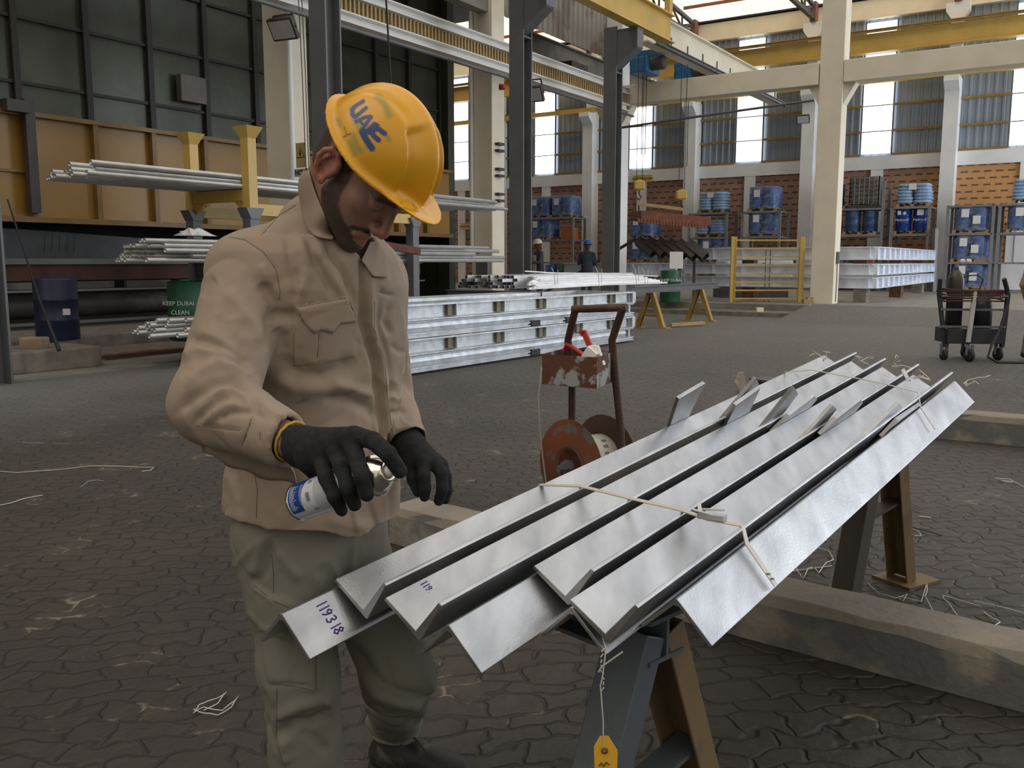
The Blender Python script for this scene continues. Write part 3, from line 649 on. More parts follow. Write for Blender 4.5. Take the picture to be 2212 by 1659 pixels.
# ---- bluish steel frames stacked right of the cream column
def bigframe(z, h, label, stub, seed):
    r = random.Random(seed); t_ = thing('welded_beam_grid', label, 'steel frame', uv(32, 8, z), 0, 'bluish steel frames stacked by the cream column')
    u0, u1, v0, v1 = 26.7, 37.0, 5.35, 11.0
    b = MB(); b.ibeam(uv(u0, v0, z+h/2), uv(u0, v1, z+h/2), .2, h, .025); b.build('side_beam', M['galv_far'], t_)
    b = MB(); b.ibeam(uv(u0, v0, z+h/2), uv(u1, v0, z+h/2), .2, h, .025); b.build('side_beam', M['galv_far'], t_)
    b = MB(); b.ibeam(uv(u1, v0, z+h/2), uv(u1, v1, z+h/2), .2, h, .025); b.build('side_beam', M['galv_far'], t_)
    u = u0
    for k in range(14):
        b = MB(); b.ubox(u-.012, u+.012, v0-.1, v0, z+.02, z+h-.02); b.build('stiffener', M['galv_far'], t_); u += (u1-u0)/13
    for k in range(7):
        v = v0+.1+k*(v1-v0-.2)/6; b = MB(); b.ubox(u0-.1, u0, v-.012, v+.012, z+.02, z+h-.02); b.build('stiffener', M['galv_far'], t_)
    return t_
bigframe(.70, .31, 'lowest of the three bluish steel frames stacked on blocks', 0, 1)
bigframe(1.07, .31, 'middle one of the three stacked bluish steel frames', 0, 2)
bigframe(1.50, .36, 'top bluish steel frame of the stack beside the cream column', 0, 3)
for i, (u, v, nm) in enumerate(((26.9, 5.6, 'near corner'), (26.9, 8.8, 'middle of the long side'), (36.2, 5.6, 'far right end'), (31.5, 5.5, 'right side middle'))):
    b = MB(); b.ubox(u-.25, u+.25, v-.1, v+.25, .3, .68); tag(b.build('support_block', M['rust'] if i % 2 else M['concrete']), 'low block under the %s of bluish frame stack' % nm, 'block')
    b = MB(); b.ubox(u-.2, u+.2, v-.05, v+.3, 1.39, 1.49); tag(b.build('timber_packer', M['rust']), 'packing timber between the upper two frames at the %s' % nm, 'packer')
# bluish beams left of the yellow frame
for i, (z, nm) in enumerate(((.45, 'lower'), (.97, 'upper'))):
    t_ = thing('steel_beam', '%s bluish steel beam lying beside the green barrel' % nm, 'beam', uv(27, 13, z))
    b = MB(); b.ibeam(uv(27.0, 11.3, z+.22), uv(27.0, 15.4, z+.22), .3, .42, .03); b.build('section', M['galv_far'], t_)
    for v in (11.8, 13.4): 
        b = MB(); b.ubox(26.85, 27, v-.015, v+.015, z+.03, z+.4); b.build('stiffener', M['galv_far'], t_)
# yellow slatted stillage
c = px(1655, 655, 26.0); c.z = .3; X_ = Vector((.995, .08, 0)); Y_ = Vector((-.08, .995, 0))
t_ = thing('slatted_frame', 'ochre metal frame of horizontal rails standing on the raised step', 'frame', c)
for s_ in (-1, 1):
    for q_ in (-.15, .15):
        b = MB(); b.bar(c+X_*s_*(1.0)+X_*q_*.6+Y_*q_, c+X_*s_*1.0+X_*q_*.6+Y_*q_+Zv*1.85, .08); b.build('upright', M['yellow'], t_)
for k in range(8):
    z = .1+k*.235; b = MB(); b.bar(c-X_*1.0+Zv*z-Y_*.13, c+X_*1.0+Zv*z-Y_*.13, .045); b.build('rail', M['yellow'], t_)
for q_ in (-.06, .07):
    b = MB(); b.tube([c+X_*q_+Zv*.0, c+X_*q_+Zv*1.8], .012, 6); b.build('wire_tie', M['steel_grey'], t_)
# covered machine behind it
c = px(1620, 650, 29.5); c.z = .3
t_ = thing('covered_machine', 'pale grey panelled machine with blue lid behind the ochre frame', 'machine', c)
b = MB(); b.obox(c+Zv*.85+X_*.1, X_*1.15, Y_*.5, Zv*.4); b.build('body', M['plastic_white'], t_, bevel=.12)
b = MB(); b.prism([(-1.0, 1.2), (-.85, 1.62), (-.6, 1.6), (1.25, 1.28), (1.25, 1.22)], c-Y_*.5, c+Y_*.5, X_, Zv); b.build('lid', M['blue_lid'], t_)
b = MB(); b.obox(c+Zv*.25, X_*1.1, Y_*.45, Zv*.25); b.build('base', M['steel_dark'], t_)
b = MB(); b.tube([c-Y_*.51+X_*.25+Zv*1.1, c-Y_*.51+X_*.12+Zv*1.0, c-Y_*.51+X_*.18+Zv*.88, c-Y_*.51+X_*.35+Zv*.85], .03, 6); b.build('red_mark', M['red'], t_)
# green barrel, dark tubes, paper
c = px(1447, 650, 25.9); c.z = .3; o = drum_mb(c, .29, .9).build('steel_drum', M['green']); t_ = thing('steel_drum', 'green steel drum with painted words behind the pipe trestles', 'drum', c)
o.name = 'shell'; o.parent = t_; o.location = -Vector(c)
text_obj('KEEP DUBAI', .11, c+Vector((-.02, -.30, .62)), (1, 0, 0), Zv, M['paper'], t_); text_obj('CLEAN', .11, c+Vector((0, -.30, .45)), (1, 0, 0), Zv, M['paper'], t_)
for k in range(6):
    p0 = px(1378+k*22, 520+k*1.5, 27-k*.15); p1 = p0+Vector((.42, -.35, -.38)); x = Vector((.66, .2, .72)).normalized(); y = (p1-p0).normalized().cross(x).normalized(); x = y.cross((p1-p0).normalized())
    b = MB(); d = (p1-p0); q_ = [(-.13, -.13), (.13, -.13), (.13, .13), (-.13, .13)]; q2 = [(a*.86, c_*.86) for a, c_ in q_]
    vs = []
    for P, Q in ((p0, q_), (p1, q_), (p1, q2), (p0, q2)): vs += [P+x*a+y*c_ for a, c_ in Q]
    b.add(vs, [(i*4+j, i*4+(j+1) % 4, ((i+1) % 4)*4+(j+1) % 4, ((i+1) % 4)*4+j) for i in range(4) for j in range(4)])
    tag(b.build('square_tube', M['steel_dark']), 'dark square tube, %s from left in the slanting row under rusty plate' % ORD[k], 'tube', 'dark square tubes in a slanting row')
b = MB(); b.bar(px(1370, 516, 27.1), px(1500, 526, 26.4), .05); b.bar(px(1374, 516, 27.1), uv(27.5, 16.6, .3), .07); b.bar(px(1500, 526, 26.4), Vector((px(1500, 526, 26.4).x, 26.3, .3)), .07); tag(b.build('tube_stand', M['steel_dark']), 'dark stand holding the slanting square tubes', 'stand')
b = MB(); p = px(1461, 562, 26.0); b.obox(p, Vector((.19, 0, 0)), Vector((0, .01, 0)), Vector((0, .02, .24))); b.bar(p-Zv*.2, Vector((p.x, p.y, .3)), .04); tag(b.build('notice_sheet', M['paper']), 'bright white sheet below the slanting dark tubes', 'sheet')
# hanging load: rusty plate under two yellow hooks
t_ = thing('hanging_plate', 'rusty brown grated plate hanging from the crane hooks', 'plate', px(1450, 470, 26.5))
b = MB(); a0 = px(1372, 466, 26.4); a1 = px(1520, 480, 26.4); b.obox((a0+a1)/2, (a1-a0)/2, Vector((-.1, .5, 0)), Zv*.12)
for k in range(22): q_ = lerp(a0, a1, (k+.5)/22); b.obox(q_-Zv*.15+Vector((0, -.5, 0)), Vector((.035, 0, 0)), Vector((0, .02, 0)), Zv*.06)
b.build('grating', M['rustred'], t_)
t_ = thing('lifting_bar', 'pale lifting bar slung between two yellow hook blocks', 'bar', px(1430, 448, 26.4))
b = MB(); b.bar(px(1378, 440, 26.4), px(1474, 452, 26.4), .06, .09); b.build('spreader', M['tan'], t_)
for x in (1380, 1473):
    b = MB(); b.tube([px(x, 436+ (x-1380)*.1, 26.4), px(x, 462+(x-1380)*.05, 26.4)], .02, 6); b.build('sling', M['cable'], t_)
for (x, y, nm) in ((1381, 400, 'left'), (1472, 421, 'right')):
    p = px(x, y, 26.4); t_ = thing('hook_block', '%s yellow crane hook block above the rusty plate' % nm, 'hook', p)
    b = MB(); b.obox(p, Vector((.15, 0, 0)), Vector((0, .1, 0)), Zv*.12); b.lathe([(0, -.07), (.16, -.07), (.16, .07), (0, .07)], p, (0, 1, 0), 16); b.build('casing', M['yellow'], t_, bevel=.03)
    b = MB(); b.tube([p-Zv*.12, p-Zv*.25, p-Zv*.33+Vector((.06, 0, 0)), p-Zv*.42, p-Zv*.35-Vector((.07, 0, 0))], .022, 8); b.build('hook', M['steel_dark'], t_)
    b = MB(); b.tube([p+Vector((-.08, 0, 0)), p+Vector((-.08, 0, 3.6))], .01, 5); b.build('rope', M['cable'], t_)
    b = MB(); b.tube([p+Vector((.08, 0, 0)), p+Vector((.08, 0, 3.6))], .01, 5); b.build('rope', M['cable'], t_)
# yellow wall sign
for (x, y, s_, nm) in ((1388, 386, 'SLING STORAGE AREA', 'above the hanging hooks'), (1011, 489, 'HOOK WORKING AREA', 'on the dim brick wall at left')):
    p = px(x, y, 10); t = (40.85)/p.dot(U) if False else None
    d = p-Vector((0, 0, CAMH)); k = 40.8/d.dot(U); p = Vector((0, 0, CAMH))+d*k
    t_ = thing('wall_sign', 'small yellow lettered sign %s' % nm, 'sign', p)
    b = MB(); b.obox(p, V*.5, U*.01, Zv*.17); b.build('plate', M['yellow'], t_)
    text_obj(s_, .11, p-U*.02, -V, Zv, M['black'], t_)
# small piled stones and bits on the kerb
for (x, y, nm) in ((1588, 640, 'left'),):
    pass
b = MB(); c = px(1744, 652, 25); c.z = .36; b.obox(c, (.12, 0, 0), (0, .1, 0), (0, 0, .06)); b.obox(c+Vector((.06, 0, .08)), (.07, 0, 0), (0, .07, 0), (0, 0, .03)); tag(b.build('brick_offcut', M['wood']), 'small pale blocks piled at the foot of the cream column', 'block')
b = MB(); c = px(1641, 668, 24.2); c.z = .17; b.obox(c, (.09, 0, 0), (0, .07, 0), (0, 0, .06)); tag(b.build('stone_block', M['cream']), 'pale stone lying on the kerb under the ochre frame', 'stone', ).location.z += 0
# electrics on the cream column
b = MB(); p = uv(25.55, 6.5, 1.6); q_ = uv(25.8, 6.12, 1.55); b.obox(q_, U*.09, V*.04, Zv*.16); b.tube([q_-Zv*.1, q_-Zv*.7+U*.04, q_-Zv*1.2], .012, 6); tag(b.build('switch_box', M['steel_grey']), 'small grey switch box low on the cream column', 'box')
# floodlights
def flood(x, y, Zd, label, up):
    p = px(x, y, Zd); t_ = thing('floodlight', label, 'lamp', p)
    f = Vector((-.35, -.75, -.55)).normalized(); r_ = Vector((.9, -.4, 0)).normalized(); u_ = r_.cross(f).normalized()
    if u_.z < 0: u_ = -u_
    b = MB(); b.obox(p, r_*.26, u_*.19, f*.05); b.build('housing', M['steel_dark'], t_, bevel=.02)
    b = MB(); b.obox(p+f*.055, r_*.22, u_*.15, f*.008); b.build('glass', M['lamp'], t_)
    b = MB(); b.bar(p+r_*.27, p+r_*.2+Zv*up, .03); b.bar(p-r_*.27, p-r_*.2+Zv*up, .03); b.bar(p+r_*.2+Zv*up, p-r_*.2+Zv*up, .03); b.build('bracket', M['steel_dark'], t_)
flood(612, 62, 16.2, 'square floodlight hanging under the pipe at upper left', .22)
flood(1151, 203, 21.66, 'small floodlight beside the second grey post', .32)
flood(1735, 257, 38.5, 'tiny floodlight fixed to the far wall pillar', .1)
# warning sign and NO notice on the first concrete column
def oncol(x, y):
    d = px(x, y, 1)-Vector((0, 0, CAMH)); k = (12.25-.255)/d.dot(U); return Vector((0, 0, CAMH))+d*k
p = oncol(650, 330) - U*.005; t_ = thing('warning_sign', 'yellow triangle electric shock sign on the concrete column', 'sign', p)
p = oncol(650, 333)-U*.01
def tri(s, m, off, nm):
    b = MB(); q_ = p-U*off; vs = [q_+Zv*s*1.1, q_+V*s-Zv*s*.62, q_-V*s-Zv*s*.62]; b.add(vs+[x+U*.004 for x in vs], [(0, 1, 2), (3, 5, 4), (0, 3, 4, 1), (1, 4, 5, 2), (2, 5, 3, 0)]); b.build(nm, m, t_)
b = MB(); b.obox(p-Zv*.02+U*.006, V*.12, U*.003, Zv*.22); b.build('backing', mat('sign_yellow_faded', (.45, .36, .16), .6), t_)
tri(.105, M['black'], 0, 'border'); tri(.085, mat('sign_yellow', (.6, .42, .08), .5), .006, 'panel')
b = MB(); q_ = p-U*.014; b.bar(q_+Zv*.055-V*.01, q_-V*-.015+Zv*.0, .012); b.bar(q_+V*.015, q_-V*.02+Zv*.01, .012); b.bar(q_-V*.018+Zv*.01, q_+V*.005-Zv*.045, .012); b.build('bolt_symbol', M['black'], t_)
p = oncol(652, 373)-U*.01; t_ = thing('notice_plate', 'grey NO sign below the electric shock triangle', 'sign', p)
b = MB(); b.obox(p, V*.17, U*.004, Zv*.07); b.build('plate', M['grey_paint'], t_); text_obj('NO', .13, p+V*.06-U*.01, -V, Zv, M['black'], t_)
b = MB(); b.lathe([(.028, -.004), (.028, .004), (.040, .004), (.040, -.004), (.028, -.004)], p-V*.09-U*.01, U, 20); b.bar(p-V*.07-U*.012+Zv*.02, p-V*.11-U*.012-Zv*.02, .01); b.build('prohibition_ring', M['rust'], t_)
# hanging cables
for (x, y0, y1, Zd, nm) in ((90, -40, 270, 17.5, 'dark chain hanging in front of the olive wall'), (833, -20, 190, 17.9, 'thin cable hanging above the yellow helmet')):
    b = MB(); b.tube([px(x, y0, Zd), px(x+6, (y0+y1)/2, Zd), px(x+12, y1, Zd)], .02, 6); tag(b.build('hanging_cable', M['cable']), nm, 'cable')
for i, (x, dx) in enumerate(((658, 6), (665, 5))):
    b = MB(); b.tube([oncol(x-12, -30)-U*.03, oncol(x-3, 150)-U*.03, oncol(x+dx, 370)-U*.03, oncol(x+dx, 600)-U*.03], .008, 6); tag(b.build('wall_cable', M['cable']), '%s thin dark cable from the left running down the left concrete column' % ORD[i], 'cable', 'cables on the left concrete column')
# ================================================================== MIDDLE DISTANCE
# ---- stacking racks with pipes on the left
def lrack(u, vA, vB, label):
    t_ = thing('pipe_rack', label, 'rack', uv(u, (vA+vB)/2, 0))
    for v in (vA, vB):
        z0 = 0 if v < 12.3 else .1
        b = MB(); b.ubox(u-.08, u+.08, v-.08, v+.08, z0, 2.12); b.build('lower_post', M['steel_grey'], t_)
        b = MB(); b.prism([(-.08, 2.05), (.08, 2.05), (.16, 2.2), (-.16, 2.2)], uv(u, v-.1), uv(u, v+.1), U, Zv); b.build('socket', M['steel_grey'], t_)
        b = MB(); b.ubox(u-.075, u+.075, v-.075, v+.075, 2.2, 3.18)
        b.add([uv(u+a*.075*(s_), v+c_*.075*(s_), z) for s_, z in ((1, 3.16), (2.0, 3.32)) for a, c_ in ((-1, -1), (1, -1), (1, 1), (-1, 1))], [(i, (i+1) % 4, 4+(i+1) % 4, 4+i) for i in range(4)]+[(4, 5, 6, 7)])
        b.build('upper_post', M['yellow'], t_)
    for z, m_ in ((.42, 'steel_grey'), (1.42, 'steel_grey'), (2.46, 'yellow')):
        b = MB(); b.ubox(u-.06, u+.06, vA, vB, z-.16, z); b.build('cross_arm', M[m_], t_)
        for s_, v in ((1, vA), (-1, vB)):
            b = MB(); b.prism([(.07*s_, z-.16), (.07*s_, z-.36), (.3*s_, z-.16)][::s_], uv(u-.03, v), uv(u+.03, v), V, Zv); b.build('gusset', M[m_], t_)
    return t_
lrack(8.9, 10.2, 11.45, 'yellow topped stacking rack post pair behind the worker shoulder')
lrack(12.5, 10.2, 11.45, 'grey stacking rack post pair seen right of the worker beard')
t_ = thing('rack_rail', 'yellow rail linking the two pipe racks', 'rail', uv(10.7, 11, 2.2))
b = MB(); b.ubox(9, 12.4, 10.15, 10.25, 2.1, 2.26); b.ubox(9, 12.4, 11.4, 11.5, 2.1, 2.26); b.build('side_rail', M['yellow'], t_)
b = MB(); b.bar(uv(12.3, 9.9, 1.62), uv(11.3, 10.05, 1.75), .1, .12); tag(b.build('timber_piece', M['rust']), 'short brown timber lying on pipes beside the worker nose', 'timber')
def pipes(rows, z0, v0, r, u0s, u1, label, group, seed, m='galv_pipe', v1=None):
    rn = random.Random(seed)
    k = 0
    for j, n in enumerate(rows):
        for i in range(n):
            v = v0 + i*2*r*1.02 + (r if j % 2 else 0); z = z0 + r + j*r*1.75
            ua = u0s + rn.random()*1.5*(1-i/max(1, n)) + i/n*.35
            ub = u1 + rn.uniform(-1.3, .3)
            b = MB(); b.pipe(uv(ua, v, z), uv(ub, v, z), r*.97, r*.28, 10)
            tag(b.build('steel_pipe', M[m]), '%s galvanised pipe from the front in the %s row of %s' % (ORD[i], (['lowest']+ORD[1:])[j], label), 'pipe', group)
pipes([16, 14, 9], 2.47, 10.30, .036, 6.3, 15.6, 'the top rack tier', 'pipes on the top rack tier', 1)
pipes([16, 15, 14, 13, 9], 1.43, 10.30, .036, 7.2, 15.3, 'the middle rack tier', 'pipes on the middle rack tier', 2)
pipes([15, 13, 11, 7], .43, 10.30, .036, 7.3, 14.2, 'the bottom rack tier', 'pipes on the lowest rack tier', 3)
b = MB(); c = uv(8.2, 10.55, 1.80); rr = random.Random(4); n = 14; vs = [c+Zv*.09]
for ring, (ra, z) in enumerate(((.07, .085), (.14, .04), (.19, 0.0))):
    for k in range(n): a = 2*pi*k/n; q = ra*rr.uniform(.75, 1.2); vs.append(c+U*cos(a)*q*1.5+V*sin(a)*q+Zv*(z+rr.uniform(-.02, .03)*(ring < 2)))
fs = [(0, 1+k, 1+(k+1) % n) for k in range(n)]
for ring in range(2): fs += [(1+ring*n+k, 1+(ring+1)*n+k, 1+(ring+1)*n+(k+1) % n, 1+ring*n+(k+1) % n) for k in range(n)]
fs.append(tuple(range(1+2*n, 1+3*n))[::-1]); b.add(vs, fs); tag(b.build('plastic_scrap', M['paper']), 'crumpled white plastic scrap lying on the middle tier pipes', 'plastic')

# ---- left recess contents
c = uv(7.7, 13.75, .3); c = px(126, 727, 13.4); c.z = .3
t_ = thing('steel_drum', 'navy blue steel drum standing in the dim bay at left', 'drum', c)
drum_mb(c, .30, .9, 28).build('shell', M['navy'], t_)
b = MB(); b.obox(c+Vector((.24, -.19, .42)), Vector((.035, .04, 0)), Vector((.003, -.003, 0)), Zv*.045); b.build('white_label', M['paper'], t_)
c = px(410, 715, 13.3); c.z = .3
t_ = thing('waste_bin', 'green bin with KEEP DUBAI CLEAN lettering behind the worker elbow', 'bin', c)
b = MB(); b.lathe([(0, 0), (.26, 0), (.29, .03), (.29, .85), (.27, .87), (.26, .85), (.26, .1), (0, .1)], c, n=28); b.build('shell', M['green'], t_)
text_obj('KEEP DUBAI', .085, c+Vector((-.04, -.295, .55)), (1, 0, 0), Zv, M['paper'], t_); text_obj('CLEAN', .085, c+Vector((-.02, -.295, .42)), (1, 0, 0), Zv, M['paper'], t_); text_obj('2', .2, c+Vector((-.06, -.295, .22)), (1, 0, 0), Zv, M['paper'], t_)
M['darksteel2'] = mat('dusty_dark_machinery', (.07, .068, .064), .6, .3, vs=2.2, col2=(.13, .125, .12), thr=(.5, .62))
t_ = thing('bath_trolley', 'long dark steel trolley with pale top rail inside the dim bay', 'trolley', uv(9, 15.6, .3))
b = MB(); b.ubox(2, 19, 15.2, 15.3, 1.40, 1.50); b.build('top_rail', M['steel_grey'], t_)
b = MB(); b.ubox(2, 19, 15.25, 15.9, 1.12, 1.40); b.build('red_panel', mat('dull_red_panel', (.06, .022, .018), .7, var=.4, vs=2), t_)
b = MB(); b.ubox(2, 19, 15.1, 15.16, .93, .97); b.ubox(2, 19, 15.1, 15.16, .37, .42); b.build('lower_rail', M['steel_grey'], t_)
b = MB(); b.tube([uv(2, 15.6, .68), uv(19, 15.6, .68)], .22, 16); b.build('drum_tube', M['darksteel2'], t_)
for k in range(12):
    u = 4.2+k*1.2; b = MB(); b.ubox(u, u+.95, 15.12, 15.2, .98, 1.10); b.build('bin_front', M['darksteel2'], t_)
b = MB(); b.ubox(2, 19, 15.4, 16.0, .3, .36); b.build('base', M['dark'], t_)
b = MB(); vs = [uv(3.5, 16.3, 1.5), uv(3.5, 16.3, 1.95), uv(6.3, 16.3, 2.12), uv(9.5, 16.3, 2.0), uv(16, 16.3, 1.7), uv(16, 16.3, 1.5)]
b.add(vs+[q+V*.5 for q in vs], [(0, 1, 2, 3, 4, 5), (11, 10, 9, 8, 7, 6)]+[(i, 6+i, 6+(i+1) % 6, (i+1) % 6) for i in range(6)]); tag(b.build('duct_hood', mat('dim_blue_grey_hood', (.06, .07, .08), .6, var=.2)), 'dim blue grey hood above the dark trolley', 'hood')
for k in range(5):
    b = MB(); p = px(95+k*16, 545, 14.3); b.tube([p, p+Vector((.03, .02, .3))], .008, 5); tag(b.build('wire_hook', M['cable']), 'thin wire hook on the dim trolley rail, %s from the left' % ORD[k], 'hook', 'wire hooks on the trolley rail')
# first post: concrete pad, stone, stay rope
b = MB(); b.ubox(4.2, 7.35, 11.55, 12.5, 0, .30); tag(b.build('concrete_pad', M['concrete'], bevel=.03), 'low concrete pad at the foot of the left edge post', 'pad')
c = px(74, 735, 12.0); c.z = .37; b = MB(); b.obox(c, (.15, 0, 0), (0, .12, 0), (.0, 0, .08)); tag(b.build('stone_block', mat('sandy_block', (.30, .23, .16), .9, var=.3, bump=.5, bs=20), bevel=.02), 'rough sandy block sitting on the left concrete pad', 'stone')
b = MB(); b.tube([px(16, 430, 12.2), px(88, 655, 12.0), px(128, 757, 11.8)], [.012, .016, .03], 8); tag(b.build('stay_rope', M['cable']), 'taut dark stay rope running down past the navy drum', 'rope')
b = MB(); p = px(236, 738, 13.6); p.z = .3; b.bar(uv(7.8, 12.2, .05), uv(9.6, 12.25, .05), .08, .05); tag(b.build('rusty_bar', M['rust']), 'thin rusty bar lying on the kerb by the left pipes', 'bar')

# ---- stack of galvanised frames behind worker
FO = px(1362, 738, 16.5); FO.z = 0; FD = (Vector((2.2, 16.5, 0))-Vector((-1.34, 11.46, 0))).normalized(); FN = Vector((FD.y, -FD.x, 0))  # faces the camera side
FL = 8.3; M['galv_stack'] = mat('spangled_galvanised_sheet', (.46, .49, .52), .42, .5, vs=6, col2=(.66, .70, .74), thr=(.4, .7), bump=.15, bs=60)
M['olive_gusset'] = mat('olive_coated_gusset', (.20, .19, .12), .5)
def gframe(k, z, h, posts):
    nm = ['bottom', 'second', 'third', 'top'][k]
    a = FO - FD*FL; t_ = thing('channel_frame', '%s galvanised steel frame in the long stack behind the cable reel trolley' % nm, 'steel frame', a+Zv*z, 0, 'galvanised frames in one stack')
    prof = [(-.05, 0), (.075, 0), (.075, .018), (-.03, .026), (-.03, h-.04), (.075, h-.032), (.075, h-.008), (-.05, h-.008)] if posts else [(-.05, 0), (.065, 0), (.065, .018), (.035, .018), (.035, .045), (.065, .045), (.065, .063), (-.045, .07), (-.03, h*.55), (-.045, h-.03), (.05, h-.02), (.05, h-.008), (-.05, h-.008)]
    for s_, nn in ((1, 0), (-1, 1.15)):
        b = MB(); b.prism([(x*s_, y) for x, y in prof], a-FN*nn+Zv*z, FO-FN*nn+Zv*z, FN, Zv); b.build('side_rail', M['galv_stack'], t_)
    for e in (0.01, FL-.06):
        b = MB(); q = a+FD*e-FN*.575+Zv*(z+h/2); b.obox(q, FD*.03, FN*.575, Zv*(h/2-.005)); b.build('end_member', M['galv_stack'], t_)
    if posts:
        for j in range(7):
            e = .9+j*1.12; q = a+FD*e+FN*.01+Zv*(z+h/2)
            b = MB(); b.obox(q, FD*.012, FN*.05, Zv*(h/2-.03)); b.build('upright', M['galv_stack'], t_)
            b = MB(); b.obox(q-FD*.08-FN*.012, FD*.06, FN*.018, Zv*(h/2-.035)); b.build('gusset', M['olive_gusset'], t_)
    else:
        for e in (5.05, 6.05) if k == 2 else (5.05, 2.0):
            b = MB(); q = a+FD*e+FN*.06+Zv*(z+.04); b.obox(q, FD*.12, FN*.02, Zv*.045); b.build('black_clip', M['black'], t_, bevel=.005)
for k in range(4): gframe(k, .03+k*.222, .22, k % 2 == 1)
b = MB(); a = FO-FD*FL; b.obox(FO-FD*5.5-FN*.45+Zv*.945, FD*2.6, FN*.25, Zv*.02); tag(b.build('steel_plate', M['galv_stack']), 'loose galvanised plate lying on top of the frame stack', 'plate')
b = MB(); b.obox(FO-FD*4-FN*.6+Zv*.0, FD*4, FN*.5, Zv*.025); tag(b.build('timber_bearer', M['wood']), 'timber bearer under the galvanised frame stack', 'timber')
# black clip cutouts etc done; square tube ends at the right end
for i, z in enumerate((.80, .36)):
    b = MB(); q = FO+FD*.02-FN*.02+Zv*z
    b.obox(q, FD*.06, FN*.07, Zv*.085); b.build('tube_end', M['galv_stack']); o = bpy.data.objects[-1] if False else None
for o in [x for x in bpy.data.objects if x.name.startswith('tube_end')]: tag(o, 'square galvanised end block at the %s right end of frame stack' % ('upper' if o.matrix_world.translation.z > 5 or o.name == 'tube_end' else 'lower'), 'end block')
# ---- trestles with white bars and square tube bundle
def aframe(c, d, h, spread, m, t_, w=.13, foot=True):
    "A frame standing at c, legs spread along d"
    n = Vector((-d.y, d.x, 0))
    for s_ in (-1, 1):
        b = MB(); p1 = c+d*s_*spread+Zv*.012; p0 = c+d*s_*.03+Zv*h; dd = (p1-p0).normalized(); x = n; y = dd.cross(n).normalized()
        a = w/2; pr = [(-a, -.045), (a, -.045), (a, .045), (a-.012, .045), (a-.012, -.033), (-a+.012, -.033), (-a+.012, .045), (-a, .045)]
        b.prism(pr if s_ < 0 else [(q[0], -q[1]) for q in pr][::-1], p0, p1, x, y); b.build('leg', m, t_)
        if foot: b = MB(); b.obox(p1-Zv*.002, d*.13, n*.13, Zv*.01); b.build('foot_plate', m, t_)
    b = MB(); z = h*.35; k = spread*(1-.35)
    b.bar(c-d*k+Zv*z, c+d*k+Zv*z, .04, .06); b.build('brace', m, t_)
A1 = Vector((3.05, 19.9, 0)); A2 = Vector((4.62, 22.3, 0)); ad = (A2-A1).normalized(); an = Vector((ad.y, -ad.x, 0))
t_ = thing('trestle', 'ochre A frame trestle with grey beam at the right end of white bars', 'trestle', A1)
aframe(A1, an, .78, .30, M['yellow_dull'], t_); aframe(A2, an, .78, .30, M['yellow_dull'], t_)
b = MB(); b.ibeam(A1-ad*1.0+Zv*.85, A2+ad*1.2+Zv*.85, .16, .15, .015); b.build('top_beam', M['steel_grey'], t_)
A3 = A1-ad*4.6-an*1.6; t_ = thing('trestle', 'low trestle hidden under the left end of white bars', 'trestle', A3)
aframe(A3, an, .78, .3, M['yellow_dull'], t_); b = MB(); b.ibeam(A3-an*.5+Zv*.85, A3+an*1.6+Zv*.85, .16, .15, .015); b.build('top_beam', M['steel_grey'], t_)
# bundle of square tubes (ends toward the camera) and white flat bars
B0 = px(1100, 628, 17.6); B0.z = .93; rn = random.Random(5); k = 0
for j in range(4):
    n = 15-j
    for i in range(n):
        s_ = .042; v = -i*.078-j*.035; c0 = B0+an*(v+.30)+Zv*(j*.062+.04)-ad*(rn.uniform(0, .5)+i*.02); c1 = c0+ad*(5.2)
        b = MB(); x = (an+Zv).normalized()*s_; y = (an-Zv).normalized()*s_; vs = []
        for P, q in ((c0, 1), (c1, 1), (c1, .8), (c0, .8)): vs += [P+x*q, P+y*q, P-x*q, P-y*q]
        b.add(vs, [(a*4+e, a*4+(e+1) % 4, ((a+1) % 4)*4+(e+1) % 4, ((a+1) % 4)*4+e) for a in range(4) for e in range(4)])
        tag(b.build('square_tube', M['galv_pipe']), '%s square tube from the right, %s row up, in the honeycomb ended bundle' % (ORD[i], ORD[j]), 'tube', 'square tubes bundled on the trestles')
W0 = px(1143, 628, 17.0); W0.z = .93; W1 = px(1425, 618, 20.5)
for i in range(13):
    t = i/12; j = i % 3
    c0 = px(1142+rn.uniform(-8, 14)+i*1.2, 634-i*3.3, 16.8+i*.08); c1 = px(1438-i*7+rn.uniform(-4, 8), 619-i*1.9, 21.6)
    c0.z = .95+i*.0165; c1.z = .95+i*.017
    m1 = lerp(c0, c1, .5)+Zv*.02
    b = MB(); b.bar(c0, m1, .05, .035); b.bar(m1, c1, .05, .035); tag(b.build('white_bar', M['white_steel']), 'bright white steel bar, %s from the bottom of the bundle on far trestles' % ORD[i], 'bar', 'white bars on the far trestles')
t_ = thing('long_strip', 'thin bent white strip lying on top of the bar bundle', 'strip', px(1140, 587, 17))
b = MB(); b.tube([px(1134, 586, 17), px(1200, 590, 17.6), px(1300, 591, 18.8), px(1420, 597, 21)], .014, 6); b.build('strip_body', M['white_steel'], t_)
for i, (x, y) in enumerate(((1200, 590), (1295, 588), (1375, 583), (1395, 590))):
    b = MB(); b.tube([px(x, y+32, 17.6+i), px(x-3, y, 17.6+i), px(x-9, y-12, 17.6+i)], .007, 5); b.tube([px(x+4, y+25, 17.6+i), px(x+5, y-8, 17.6+i)], .006, 5); tag(b.build('binding_wire', M['wire']), '%s wire tie from the left sticking up out of the white bars' % ORD[i], 'wire', 'wire ties on the white bars')
